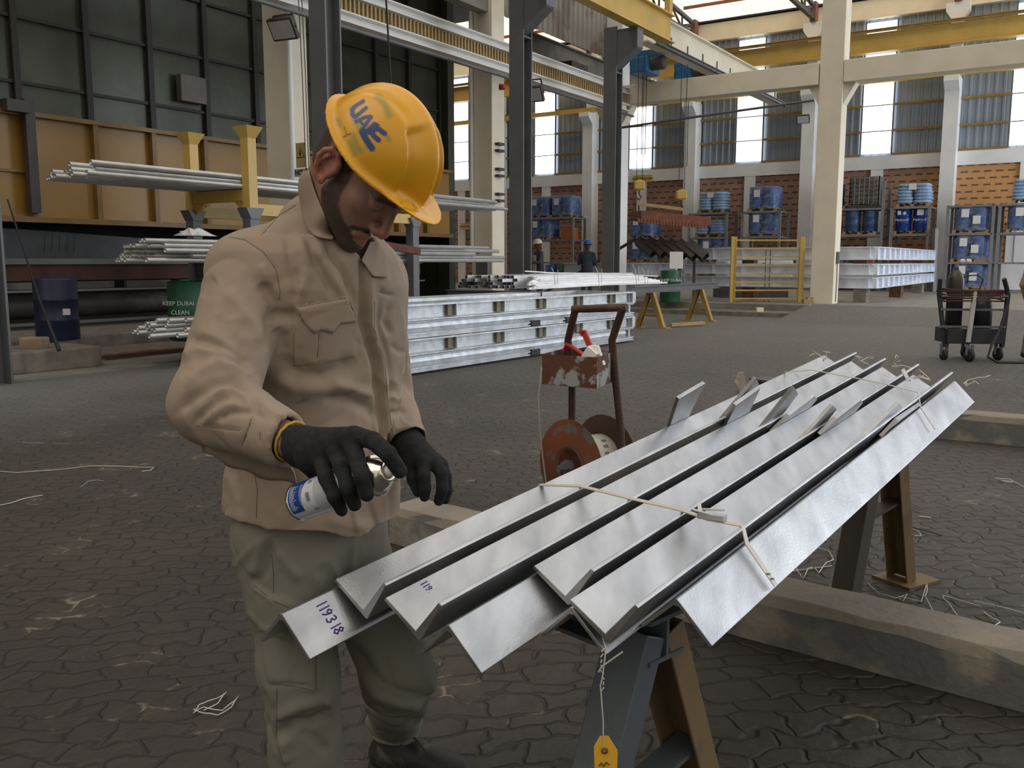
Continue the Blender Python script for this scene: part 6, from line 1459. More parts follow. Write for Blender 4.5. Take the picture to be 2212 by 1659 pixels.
# hollow openings: cuffs, neck, hem
def cutpl(F, c, n, r):
    c = A3(c); n = A3(n)/np.linalg.norm(n)
    F.fn(c-r, c+r, lambda X, Y, Z: np.maximum(-((X-c[0])*n[0]+(Y-c[1])*n[1]+(Z-c[2])*n[2]), np.sqrt((X-c[0])**2+(Y-c[1])**2+(Z-c[2])**2)-r*.95), 0, 's')
dR = (Rwr-Relb)/np.linalg.norm(Rwr-Relb); dL = (Lwr-Lelb)/np.linalg.norm(Lwr-Lelb)
cR = Rwr-dR*.030; cutpl(SF, cR, dR+A3((.25, 0, .25)), .13); SF.cap(cR+dR*.05, cR-dR*.03, .042, .036, .004, 's')
cL = Lwr+dL*.004; cutpl(SF, cL, dL, .10); SF.cap(cL+dL*.05, cL-dL*.03, .044, .040, .004, 's')
SF.cap(NB+z_*.08+f_*.03, NB-z_*.035+f_*.028, .066, .056, .01, 's'); SF.cap(NB+f_*.06+z_*.04, NB-z_*.09+f_*.105, .055, .030, .012, 's')
def hem(X, Y, Z):
    cx = np.interp(Z, tz, tcx); cy = np.interp(Z, tz, tcy); u_ = (X-cx)*l_[0]+(Y-cy)*l_[1]
    return Z-(px(0, 1182, 1.80).z+.045*(u_/.2)**2+.006*np.sin(u_*40))
SF.fn((-1, 1.4, .7), (.2, 2.5, 1.0), hem, 0, 's')
SF.fn((-1, 1.4, .7), (.2, 2.5, 1.0), lambda X, Y, Z: np.maximum(torso(X, Y, Z)+.010, Z-.90), .004, 's')
SV, SC = SF.mesh(); SV = smooth(SV, SC, 2, .5)
c1 = lambda L: [(360+x/2.963, 440+y/2.963) for x, y in L]
mm = .001
ST = [(c1([(400, 215), (500, 230), (620, 310), (700, 420), (725, 560), (720, 640)]), 4, -3*mm), (c1([(835, 0), (720, 70), (590, 220)]), 3.5, -2*mm),
 (c1([(590, 505), (650, 560), (695, 640), (690, 770)]), 13, -13*mm), (c1([(600, 380), (640, 470), (640, 520)]), 12, 7*mm), (c1([(310, 480), (250, 520), (215, 600)]), 14, -6*mm),
 (c1([(370, 560), (470, 640), (560, 780), (590, 940)]), 18, 9*mm), (c1([(330, 700), (400, 850), (520, 960)]), 14, -6*mm), (c1([(640, 700), (650, 820), (600, 940)]), 12, -5*mm),
 (c1([(120, 880), (210, 870), (350, 920), (480, 985), (540, 1040)]), 13, -11*mm), (c1([(90, 1000), (200, 930), (350, 960), (470, 1020)]), 14, 9*mm),
 (c1([(80, 1330), (150, 1250), (300, 1150), (420, 1140), (520, 1180)]), 10, -13*mm), (c1([(110, 1190), (200, 1080), (330, 1020), (500, 1080), (540, 1120)]), 13, 9*mm),
 (c1([(380, 990), (460, 1010), (540, 1090)]), 8, -10*mm), (c1([(280, 1230), (400, 1165), (470, 1215), (520, 1260)]), 8, 8*mm), (c1([(180, 1410), (240, 1330), (330, 1260), (410, 1215)]), 8, -8*mm),
 (c1([(240, 1400), (380, 1290), (480, 1290)]), 9, 6*mm), (c1([(330, 1380), (420, 1335), (560, 1330)]), 8, -7*mm), (c1([(190, 1420), (340, 1435), (490, 1450)]), 3, -2.5*mm), (c1([(480, 1550), (520, 1440), (550, 1350)]), 3.5, -4*mm),
 (c1([(600, 1250), (680, 1340), (800, 1390)]), 9, 5*mm), (c1([(560, 1230), (570, 1330), (620, 1380)]), 6, -6*mm), (c1([(600, 1460), (600, 1540)]), 3, -2*mm),
 (c1([(900, 230), (960, 380), (1010, 470), (1075, 590)]), 9, -9*mm), (c1([(840, 200), (880, 330), (890, 470), (850, 600)]), 12, 8*mm), (c1([(770, 200), (790, 380), (830, 520), (815, 640)]), 9, -7*mm), (c1([(1010, 230), (1080, 350), (1140, 450), (1190, 600)]), 7, -10*mm), (c1([(960, 280), (1040, 430), (1110, 560)]), 8, 6*mm),
 (c1([(1245, 300), (1262, 450), (1262, 760), (1325, 1000), (1365, 1250), (1380, 1500), (1420, 1659), (1440, 1900), (1430, 2150)]), 7, -12*mm), (c1([(1300, 400), (1300, 760), (1375, 1000), (1395, 1250), (1430, 1500), (1455, 1640)]), 9, 9*mm), (c1([(1360, 600), (1360, 800), (1420, 1000), (1440, 1200), (1420, 1400)]), 6, -6*mm),
 (c1([(690, 700), (750, 720), (840, 700)]), 14, -12*mm), (c1([(700, 800), (740, 860), (760, 960)]), 12, -8*mm),
 (c1([(720, 980), (850, 1090), (1000, 1110), (1100, 1070), (1215, 985)]), 16, -12*mm), (c1([(650, 1100), (820, 1180), (1000, 1180), (1150, 1150)]), 20, 9*mm), (c1([(980, 1235), (1150, 1250), (1300, 1320), (1340, 1380)]), 12, -10*mm), (c1([(1050, 1130), (1200, 1190), (1330, 1230)]), 12, 9*mm), (c1([(860, 900), (840, 1000), (900, 1050)]), 10, -4*mm),
 (c1([(980, 830), (965, 1010)]), 2.5, -2*mm), (c1([(825, 665), (1000, 635), (1165, 600)]), 3, -2*mm), (c1([(600, 1400), (800, 1500), (1000, 1500), (1250, 1450)]), 24, 5*mm),
 (c1([(1360, 560), (1400, 575), (1455, 590)]), 4, -5*mm), (c1([(1430, 650), (1400, 750), (1440, 850)]), 7, -7*mm), (c1([(1430, 1340), (1480, 1340), (1530, 1310)]), 6, -9*mm), (c1([(1430, 1230), (1480, 1250), (1530, 1240)]), 8, 6*mm), (c1([(1440, 900), (1490, 950), (1520, 940)]), 6, -4*mm), (c1([(1380, 400), (1400, 500), (1370, 540)]), 8, 5*mm),
 (c1([(400, 1660), (450, 1800), (470, 2000)]), 12, -5*mm), ([(550, 1010), (556, 1060), (553, 1135)], 3, -2.5*mm), ([(600, 1010), (640, 1050), (650, 1100)], 14, -6*mm), ([(700, 1120), (760, 1140), (820, 1130)], 12, 5*mm), ([(505, 1130), (560, 1150), (640, 1178), (720, 1192), (800, 1185), (835, 1170)], 3, 3*mm)]
SV = strokes(SV, SC, ST)
def polyraise(V_, Fc, poly, amp, soft=3):
    X, Y = nproj(V_); N = vnormals(V_, Fc); E = A3((0, 0, CAMH))-V_; fc = (N*E).sum(1) > 0; P = np.array(poly); ins = np.zeros(len(V_), bool); bd = np.full(len(V_), 1e9)
    for i in range(len(P)):
        a, b = P[i], P[(i+1) % len(P)]; c = ((a[1] > Y) != (b[1] > Y)); xx = (b[0]-a[0])*(Y-a[1])/((b[1]-a[1]) or 1e-9)+a[0]; ins ^= c & (X < xx)
        d = b-a; t = np.clip(((X-a[0])*d[0]+(Y-a[1])*d[1])/d.dot(d), 0, 1); bd = np.minimum(bd, np.hypot(X-a[0]-t*d[0], Y-a[1]-t*d[1]))
    w = np.clip(np.where(ins, bd, -bd)/soft+.5, 0, 1)*fc; return V_+N*(w*amp)[:, None]
SV = polyraise(SV, SC, c1([(815, 680), (1235, 650), (1210, 980), (815, 1040)]), 1.8*mm)
SV = polyraise(SV, SC, c1([(828, 665), (1165, 600), (1215, 755), (1110, 768), (1065, 825), (985, 805), (945, 825), (880, 765)]), 6*mm)
def crease(P, s, ax, st, seed, amp):
    ax = A3(ax)/np.linalg.norm(ax); Q = P+np.stack([vnoise(P, 7, seed+i) for i in (11, 12, 13)], 1)*.05; Q = Q-ax*((Q@ax)*(1-st))[:, None]
    return (np.clip(1-np.abs(vnoise(Q, s, seed))*5, 0, 1)**1.5)*amp*np.clip(.5+vnoise(P, 5, seed+3)*2.5, 0, 1)
SV = SV+vnormals(SV, SC)*(vnoise(SV, 16, 1)*.005+vnoise(SV, 38, 2)*.0018+crease(SV, 17, (.5, .2, -.8), .25, 31, .0055)-crease(SV, 15, (.8, -.1, .45), .25, 41, .0045))[:, None]
DIRT = [([(640, 870), (668, 862)], 3, 3), ([(655, 858), (660, 866)], 2, 2), ([(720, 1160), (760, 1165)], 7, 12), ([(800, 1090), (815, 1130)], 6, 9), ([(760, 1110), (770, 1150)], 5, 10), ([(805, 1150), (812, 1165)], 4, 5), ([(690, 1172), (740, 1188)], 3, 5)]
M['shirt'] = paintmat('tan_work_shirt', (.300, .236, .180), [('dirt', (.07, .05, .035), .5)], rough=.85, var=.08, vs=5, bump=.25, bs=900, bdist=.0006)
sh = nbuild('shirt', SV, SC, M['shirt'], root, {'dirt': strokemask(SV, DIRT)})
# collar flaps
from mathutils.bvhtree import BVHTree
def bvh(V_, Fc): return BVHTree.FromPolygons([tuple(p) for p in V_], [tuple(int(i) for i in f) for f in Fc])
BS, BB = bvh(SV, SC), bvh(Vb, Fc)
def hit(x, y, fall, off):
    o = Vector((0, 0, CAMH)); d = (px(x, y, 1)-o).normalized(); z = None
    for B_ in (BS, BB):
        r = B_.ray_cast(o, d)
        if r[0] is not None: z = r[0].y if z is None else min(z, r[0].y)
    return A3(px(x, y, (z if z is not None else fall)-off))
def sheet(name, A, B, m, parent, offA, offB, fall, th=.0028, mid=.006, n=16):
    A = [hit(x, y, fall, offA) for x, y in A]; B = [hit(x, y, fall, offB) for x, y in B]
    def ev(L, t): u_ = t*(len(L)-1); i = min(int(u_), len(L)-2); return L[i]+(L[i+1]-L[i])*(u_-i)
    vs = []; fs = []; mN = 6
    for i in range(n+1):
        a, b = ev(A, i/n), ev(B, i/n); d = A3((0, 0, CAMH))-a; d /= np.linalg.norm(d)
        for j in range(mN+1): s = j/mN; vs.append(a+(b-a)*s+d*mid*4*s*(1-s))
    for i in range(n):
        for j in range(mN): k = i*(mN+1)+j; fs.append((k, k+1, k+mN+2, k+mN+1))
    V_ = np.array(vs); o = nbuild(name, V_, np.array(fs), m, parent)
    so_ = o.modifiers.new('thick', 'SOLIDIFY'); so_.thickness = th; so_.offset = 0; sb = o.modifiers.new('round', 'SUBSURF'); sb.levels = sb.render_levels = 1; return o
sheet('collar', [(668, 368), (671, 380), (677, 402), (688, 432), (703, 466), (716, 500), (722, 513)],
      [(656, 368), (645, 386), (643, 410), (650, 452), (661, 494), (684, 513), (718, 518)], M['shirt'], root, .008, .012, 1.86)
sheet('collar', [(800, 522), (818, 522), (834, 545)], [(780, 562), (806, 598), (838, 600)], M['shirt'], root, .008, .010, 2.0)
M['thread'] = mat('shirt_seam_thread', (.17, .13, .095), .9)
def seams(lines, m, parent, B0, fall, r=.0007):
    for L in lines:
        pts = []
        for (x0, y0), (x1, y1) in zip(L, L[1:]):
            n = max(2, int(math.hypot(x1-x0, y1-y0)/7))
            for i in range(n):
                x = x0+(x1-x0)*i/n; y = y0+(y1-y0)*i/n; o = Vector((0, 0, CAMH)); d = (px(x, y, 1)-o).normalized(); h_ = B0.ray_cast(o, d)
                if h_[0] is not None and (not pts or (h_[0]-pts[-1]).length < .05): pts.append(h_[0]+h_[1]*.0002*(1 if h_[1].dot(d) < 0 else -1))
        if len(pts) > 2: b = MB(); b.tube(pts, r, 5); b.build('seam', m, parent)
SEAM = [c1([(400, 215), (500, 230), (620, 310), (700, 420), (725, 560), (722, 640)]), c1([(825, 10), (720, 75), (590, 220)]), c1([(828, 665), (1000, 632), (1165, 600)]), c1([(1165, 600), (1215, 755)]), c1([(1215, 755), (1110, 768), (1065, 825), (985, 805), (945, 825), (880, 765), (828, 665)]),
 c1([(815, 830), (812, 1035)]), c1([(812, 1037), (1000, 1025), (1200, 978)]), c1([(975, 832), (962, 1008)]), c1([(1255, 330), (1264, 500), (1264, 760), (1328, 1000), (1368, 1250), (1384, 1500), (1420, 1659)]), c1([(1330, 620), (1330, 800), (1395, 1000), (1415, 1250), (1450, 1500)]),
 c1([(190, 1422), (340, 1436), (490, 1452)]), c1([(480, 1550), (520, 1440), (548, 1355)]), c1([(600, 1462), (598, 1535)]), c1([(1360, 560), (1400, 575), (1452, 590)]), [(548, 1010), (556, 1060), (553, 1128)], [(508, 1122), (560, 1141), (640, 1168), (720, 1181), (800, 1172), (828, 1160)]]
seams(SEAM, M['thread'], sh, BS, 1.9)
# unbuttoned underside of the right sleeve hanging below the forearm
la = [A3(px(*q)) for q in ((424, 925, 1.66), (440, 948, 1.64), (490, 966, 1.61), (550, 984, 1.58), (612, 992, 1.56))]; lb = [A3(px(*q)) for q in ((426, 940, 1.68), (438, 974, 1.70), (492, 1004, 1.70), (560, 1030, 1.68), (640, 1046, 1.64))]
lm = [a*.5+b_*.5+A3((0, .035, .004)) for a, b_ in zip(la, lb)]
vs = []; fs = []
for i in range(21):
    t = i/20*4; j = min(int(t), 3); f = t-j; P3 = [L_[j]*(1-f)+L_[j+1]*f for L_ in (la, lm, lb)]
    for k in range(7): s = k/6; vs.append(P3[0]*(1-s)**2+P3[1]*2*s*(1-s)+P3[2]*s*s+z_*.003*sin(i*1.1+k))
for i in range(20):
    for k in range(6): q = i*7+k; fs.append((q, q+1, q+8, q+7))
fl = nbuild('sleeve_vent', np.array(vs), np.array(fs), M['shirt'], sh); so_ = fl.modifiers.new('thick', 'SOLIDIFY'); so_.thickness = .003; so_.offset = 0
# ---- trousers
TF = Field((-.80, 1.66, .03), (.02, 2.52, .93), .0052)
TF.ell((hipR+hipL)/2+z_*.04, (.175, .135, .16), [l_, f_, z_], .0)
TF.cap(hipR, kneR, .108, .084, .05); TF.cap(kneR, ankR+z_*.03, .086, .078, .03); TF.cap(hipL, kneL, .100, .084, .05); TF.cap(kneL, ankL+z_*.03, .084, .070, .03)
TF.cap(ankL+z_*.05, ankL+z_*.005, .074, .066, .02)
for an_ in (ankR, ankL):
    TF.fn(an_-.15, an_+.15, lambda X, Y, Z: Z-(an_[2]+.0), 0, 's')
    TF.cap(an_-z_*.05, an_+z_*.03, .058, .058, .005, 's')
TV, TC = TF.mesh(); TV = smooth(TV, TC, 2, .5)
c2 = lambda L: [(480+x/2.968, 1100+y/2.968) for x, y in L]
TV = strokes(TV, TC, [(c2([(315, 150), (325, 290), (330, 560)]), 3, -2*mm), (c2([(350, 1150), (345, 1300), (345, 1450), (395, 1659)]), 3, -3*mm), (c2([(350, 1455), (450, 1370), (580, 1370), (695, 1290)]), 13, -15*mm),
 (c2([(340, 1340), (480, 1270), (680, 1210)]), 14, 11*mm), (c2([(310, 200), (260, 400), (195, 480)]), 10, -9*mm), (c2([(360, 260), (420, 360), (520, 460)]), 14, 8*mm), (c2([(250, 180), (230, 330), (200, 430)]), 10, 7*mm), (c2([(600, 560), (650, 700), (640, 850)]), 16, -6*mm),
 (c2([(205, 490), (300, 560), (330, 600)]), 5, 6*mm), (c2([(160, 640), (260, 760), (480, 830)]), 6, 6*mm), (c2([(606, 850), (603, 1180)]), 3, -3*mm), (c2([(290, 1120), (450, 1130), (570, 1130)]), 5, -6*mm), (c2([(240, 1150), (300, 1300), (280, 1430)]), 9, -7*mm),
 (c2([(400, 1460), (380, 1560), (420, 1640)]), 14, 9*mm), (c2([(500, 1420), (600, 1480), (680, 1560)]), 12, -7*mm), (c2([(640, 1200), (700, 1280), (690, 1330)]), 7, 8*mm),
 (c2([(850, 900), (950, 1060), (1100, 1180), (1330, 1230)]), 14, -11*mm), (c2([(890, 1030), (1000, 1170), (1200, 1260), (1340, 1300)]), 14, 12*mm), (c2([(920, 1250), (1050, 1340), (1300, 1330)]), 13, -12*mm), (c2([(940, 1370), (1100, 1420), (1290, 1400)]), 11, 9*mm), (c2([(950, 1440), (1040, 1510), (1200, 1490)]), 9, -12*mm), (c2([(960, 1560), (1080, 1590), (1200, 1560)]), 8, 7*mm), (c2([(1150, 900), (1250, 830), (1220, 950)]), 8, 6*mm), (c2([(1280, 960), (1340, 1130), (1370, 1200)]), 8, 7*mm)])
TV = polyraise(TV, TC, c2([(205, 490), (330, 560), (605, 640), (604, 1180), (300, 1115), (240, 800)]), 3.5*mm)
TV = TV+vnormals(TV, TC)*(vnoise(TV, 14, 3)*.008+vnoise(TV, 34, 4)*.003+crease(TV, 15, (.7, -.3, .6), .3, 51, .007)-crease(TV, 13, (-.5, .3, .8), .3, 61, .006))[:, None]
M['trousers'] = mat('olive_grey_work_trousers', (.165, .158, .126), .85, var=.12, vs=4, bump=.25, bs=900, bdist=.0006)
tr_ = nbuild('trousers', TV, TC, M['trousers'], root); M['thread2'] = mat('trouser_seam_thread', (.08, .075, .058), .9)
seams([c2([(318, 290), (330, 420), (328, 560)]), c2([(350, 1150), (352, 1300), (345, 1450), (390, 1640)]), c2([(606, 850), (604, 1000), (603, 1180)]), c2([(205, 490), (330, 590), (480, 650)]), c2([(300, 1118), (450, 1132), (600, 1165)])], M['thread2'], tr_, bvh(TV, TC), 1.95)
# ---- boots
def boot(an_, d, nm):
    an_ = A3(an_); d = A3(d); g = A3((an_[0], an_[1], 0)); n = A3((-d[1], d[0], 0))
    B_ = Field(g-A3((.36, .36, .01)), g+A3((.36, .36, .24)), .005)
    B_.cap(an_+z_*.05, g+z_*.06-d*.02, .050, .050, .02); B_.ell(g-d*.035+z_*.045, (.05, .040, .05), [d, n, z_], .02); B_.cap(g+z_*.065+d*.02, g+d*.15+z_*.045, .048, .042, .03); B_.ell(g+d*.175+z_*.042, (.062, .050, .040), [d, n, z_], .02)
    B_.fn(g-.4, g+.4, lambda X, Y, Z: .006-Z, .01, 'i')
    v, c = B_.mesh(); v = smooth(v, c, 2); bt = nbuild('boot', v, c, M['boot'], root)
    S_ = Field(g-A3((.36, .36, .01)), g+A3((.36, .36, .05)), .005)
    for q, r in ((-.035, .050), (.03, .046), (.10, .052), (.17, .056)): S_.cap(g+d*q+z_*.012, g+d*(q+.05)+z_*.012, r, r, .02)
    S_.fn(g-.4, g+.4, lambda X, Y, Z: np.abs(Z-.011)-.012, .0, 'i')
    v, c = S_.mesh(); nbuild('sole', smooth(v, c, 1), c, M['black'], bt)
    b = MB()
    for k in range(5):
        p = Vector(g+d*(.03+k*.024)+z_*(.118-k*.009)); w = Vector(n)*.028
        b.tube([p-w-Vector((0, 0, .012)), p+Vector(d)*.01, p+w-Vector((0, 0, .012))], .0028, 5); b.tube([p+w-Vector((0, 0, .012)), p-Vector(d)*.006+Vector((0, 0, .002)), p-w-Vector((0, 0, .012))], .0028, 5)
    p = Vector(g+d*.03+z_*.12); N2 = Vector(n)
    b.tube([p, p-N2*.04+Vector((0, 0, .025)), p-N2*.06+Vector(d)*.02, p], .0026, 5); b.tube([p, p+Vector(d)*.05-N2*.03+Vector((0, 0, .01)), p+Vector(d)*.09-N2*.03-Vector((0, 0, .03))], .0026, 5)
    b.build('laces', M['cable'], bt); return bt
M['boot'] = mat('scuffed_black_boot', (.022, .020, .019), .6, var=.0, vs=9, col2=(.12, .11, .10), thr=(.6, .72), bump=.2, bs=80)
boot(ankL+A3((0, 0, 0)), (.93, -.36, 0), 'left'); boot(ankR, (.85, -.52, 0), 'right')
# ---- spray can (held)
CB = px(648, 1084, 1.485); CT = px(815, 1026, 1.375); cax = (CT-CB).normalized(); CR = .0325; CLn = (CT-CB).length
can = thing('spray_can', 'blue and white aerosol paint can held in the gloved hand', 'spray can', CB)
M['tin'] = mat('bare_tin', (.72, .69, .60), .2, 1.0, var=.03)
def canmat():
    m = bpy.data.materials.new('printed_can_label'); m.use_nodes = True; b = m.node_tree.nodes['Principled BSDF']; b.inputs['Base Color'].default_value = (.62, .64, .70, 1); b.inputs['Roughness'].default_value = .25; return m
M['canwhite'] = canmat(); M['canblue'] = mat('can_blue_print', (.008, .06, .30), .25, var=.03)
b = MB(); b.lathe([(0, .004), (CR-.006, .004), (CR-.003, 0), (CR, .003), (CR-.0015, .007)], CB, cax, 40); b.build('base_rim', M['tin'], can); b = MB(); b.lathe([(CR-.0015, CLn-.006), (CR+.0008, CLn-.002), (CR-.001, CLn+.001), (CR-.004, CLn+.001), (CR-.006, CLn+.005), (.020, CLn+.018), (.0165, CLn+.021), (.0165, CLn+.026), (.012, CLn+.027), (.011, CLn+.022), (0, CLn+.022)], CB, cax, 40); b.build('dome', M['tin'], can)
b = MB(); b.lathe([(CR-.0012, .005), (CR-.0012, CLn-.004)], CB, cax, 40); b.build('label_sleeve', M['canwhite'], can)
b = MB(); b.lathe([(0, CLn+.020), (.009, CLn+.020), (.009, CLn+.034), (.007, CLn+.037), (0, CLn+.037)], CB, cax, 20); b.build('spray_nozzle', M['paper'], can)
# blue panel, bars and fine print on the side facing the viewer
tocam = (Vector((0, 0, CAMH))-CB); tocam = (tocam-cax*tocam.dot(cax)).normalized(); sd_ = cax.cross(tocam)
def canpt(a, h, r=CR-.0006): return CB+cax*h+(tocam*cos(a)+sd_*sin(a))*r
def canpatch(b, a0, a1, h0, h1, n=14, r=CR-.0006, slant=0):
    vs = []
    for i in range(n+1): a = a0+(a1-a0)*i/n; vs += [canpt(a, h0, r), canpt(a, h1+slant*(i/n), r)]
    b.add(vs, [(2*i, 2*i+1, 2*i+3, 2*i+2) for i in range(n)], True)
b = MB(); canpatch(b, -1.7, .55, .010, .052, slant=-.012); b.build('blue_panel', M['canblue'], can)
rr = random.Random(8); b = MB()
for i in range(22): a = -.95+i*.062; canpatch(b, a, a+.02, .014, .034+rr.uniform(-.012, .0), 2, CR-.0002)
for i in range(16): a = -.9+i*.07; canpatch(b, a, a+.02, .040, .046, 2, CR-.0002)
b.build('fine_print', M['paper'], can)
b = MB(); a = -.35
for i in range(12):
    w = rr.choice((.015, .03, .02)); canpatch(b, a, a+w, .057, .066, 2, CR-.0003); a += w+.018
for i in range(5): canpatch(b, -1.05+i*.04, -1.03+i*.04, .058, .068, 2, CR-.0003)
for i in range(4): canpatch(b, .55+i*.05, .57+i*.05, .062, .074, 2, CR-.0003)
for i in range(9): canpatch(b, -.85, .8, .078+i*.0035, .0785+i*.0035, 12, CR-.0003)
b.build('bar_code', mat('label_ink', (.12, .12, .15), .5), can)
# ---- gloves
def canZ(x, y, off=.009):
    o = Vector((0, 0, CAMH)); d = (px(x, y, 1)-o); R = CR+off
    w = o-CB; dd = d-cax*d.dot(cax); ww = w-cax*w.dot(cax); a = dd.dot(dd); b_ = 2*dd.dot(ww); c = ww.dot(ww)-R*R; D = b_*b_-4*a*c
    if D < 0: return -b_/(2*a)
    return (-b_-sqrt(D))/(2*a)
def chain(F, pts, r, k=.004):
    for a, b, r0, r1 in zip(pts, pts[1:], r, r[1:]): F.cap(a, b, r0, r1, k)
GF = Field((px(605, 1000, 1.5).x, 1.24, px(0, 1140, 1.35).z), (px(885, 1000, 1.35).x+.01, 1.64, px(0, 880, 1.45).z), .0023)
wr = Rwr-dR*.01
kn = [px(768, 940, 1.405), px(750, 952, 1.405), px(720, 968, 1.420), px(692, 990, 1.440)]
pal = px(700, 965, 1.455)
for q in kn: GF.cap(A3(wr)+dR*.02, A3(q), .028, .0135, .02)
GF.cap(A3(wr)-dR*.006, A3(wr)+dR*.045, .034, .034, .012, sq=((.4, .2, 1), .9)); cutpl(GF, A3(wr)-dR*.012, -dR, .06)
GF.cap(A3(px(668, 985, 1.47)), A3(px(735, 985, 1.43)), .022, .02, .015)
def fing(i, P, r):
    pts = [A3(kn[i])]
    for (x, y) in P: pts.append(A3(px(x, y, canZ(x, y))))
    chain(GF, pts, r)
fing(1, [(768, 985), (782, 1030), (793, 1068)], (.0145, .0138, .0125, .0112)); fing(2, [(738, 1008), (752, 1055), (766, 1090)], (.0142, .0132, .012, .0108)); fing(3, [(704, 1032), (722, 1072), (738, 1102)], (.0135, .0122, .0112, .0100))
NZ = CB+cax*(CLn+.040)
chain(GF, [A3(kn[0]), A3(px(806, 952, 1.375)), A3(px(838, 980, 1.345)), A3(NZ)+A3(cax)*.006+A3((.004, 0, -.004))], (.0150, .0138, .0128, .0122))
GF.cap(A3(px(665, 1000, 1.47)), A3(px(700, 1040, 1.50)), .017, .014, .01); GF.cap(A3(px(700, 1040, 1.50)), A3(px(735, 1060, 1.50)), .014, .012, .006)
GV, GC = GF.mesh(); GV = smooth(GV, GC, 1, .5); GV = GV+vnormals(GV, GC)*(vnoise(GV, 120, 5)*.0012)[:, None]
def glovemat():
    m = mat('dark_knit_glove', (.021, .023, .024), .95, var=.25, vs=60, bump=.9, bs=420, bdist=.002, spec=.2); t = m.node_tree; b = t.nodes['Principled BSDF']; src = b.inputs['Base Color'].links[0].from_socket
    v = t.nodes.new('ShaderNodeTexVoronoi'); v.inputs['Scale'].default_value = 260; q = t.nodes.new('ShaderNodeTexCoord'); t.links.new(q.outputs['Object'], v.inputs['Vector'])
    x = t.nodes.new('ShaderNodeMix'); x.data_type = 'RGBA'; x.inputs['B'].default_value = (.14, .14, .13, 1); t.links.new(math_node(t, 'LESS_THAN', v.outputs['Distance'], .10), x.inputs['Factor']); t.links.new(src, x.inputs['A']); t.links.new(x.outputs['Result'], b.inputs['Base Color']); return m
M['glove'] = glovemat()
nbuild('glove', GV, GC, M['glove'], root)
def cuffband(c, d, r, name='cuff_binding'):
    b = MB(); c = Vector(c); d = Vector(d).normalized(); x = d.orthogonal().normalized(); y = d.cross(x)
    b.tube([c+(x*cos(2*pi*k/28)+y*sin(2*pi*k/28))*r+d*.0015*(k % 2) for k in range(29)], .0028, 6, caps=False); return b.build(name, M['yknit'], root)
M['yknit'] = mat('yellow_knit_binding', (.45, .30, .05), .9)
cuffband(A3(wr)-dR*.012, dR, .0355)
# left glove
LF = Field(A3(px(925, 1020, 1.98))-A3((.10, .10, .12)), A3(px(925, 1020, 1.98))+A3((.10, .12, .12)), .0028)
lw = Lwr+dL*.015; kz = 1.93
lk = [A3(px(*q)) for q in ((890, 1004, 1.96), (915, 1000, 1.93), (938, 1000, 1.94), (953, 1004, 1.97))]
LF.cap(Lwr-dL*.02, lw+dL*.02, .036, .034, .01)
for q in lk: LF.cap(lw+dL*.01, q, .028, .016, .02)
chain(LF, [lk[0], A3(px(893, 1035, 1.94)), A3(px(903, 1062, 1.93))], (.016, .0145, .012))
chain(LF, [lk[1], A3(px(915, 1030, 1.90)), A3(px(918, 1055, 1.90)), A3(px(917, 1073, 1.91))], (.0155, .0142, .0128, .0112))
chain(LF, [lk[2], A3(px(954, 1022, 1.92)), A3(px(956, 1055, 1.91)), A3(px(948, 1082, 1.92))], (.0155, .0142, .0128, .0112))
chain(LF, [lk[3], A3(px(963, 1030, 1.96)), A3(px(966, 1060, 1.96)), A3(px(962, 1080, 1.96))], (.0145, .013, .012, .010))
chain(LF, [A3(px(948, 1005, 2.0)), A3(px(958, 1035, 2.01)), A3(px(958, 1060, 2.01)), A3(px(955, 1074, 2.01))], (.0135, .012, .011, .009))
LV, LC_ = LF.mesh(); nbuild('glove', smooth(LV, LC_, 1), LC_, M['glove'], root)
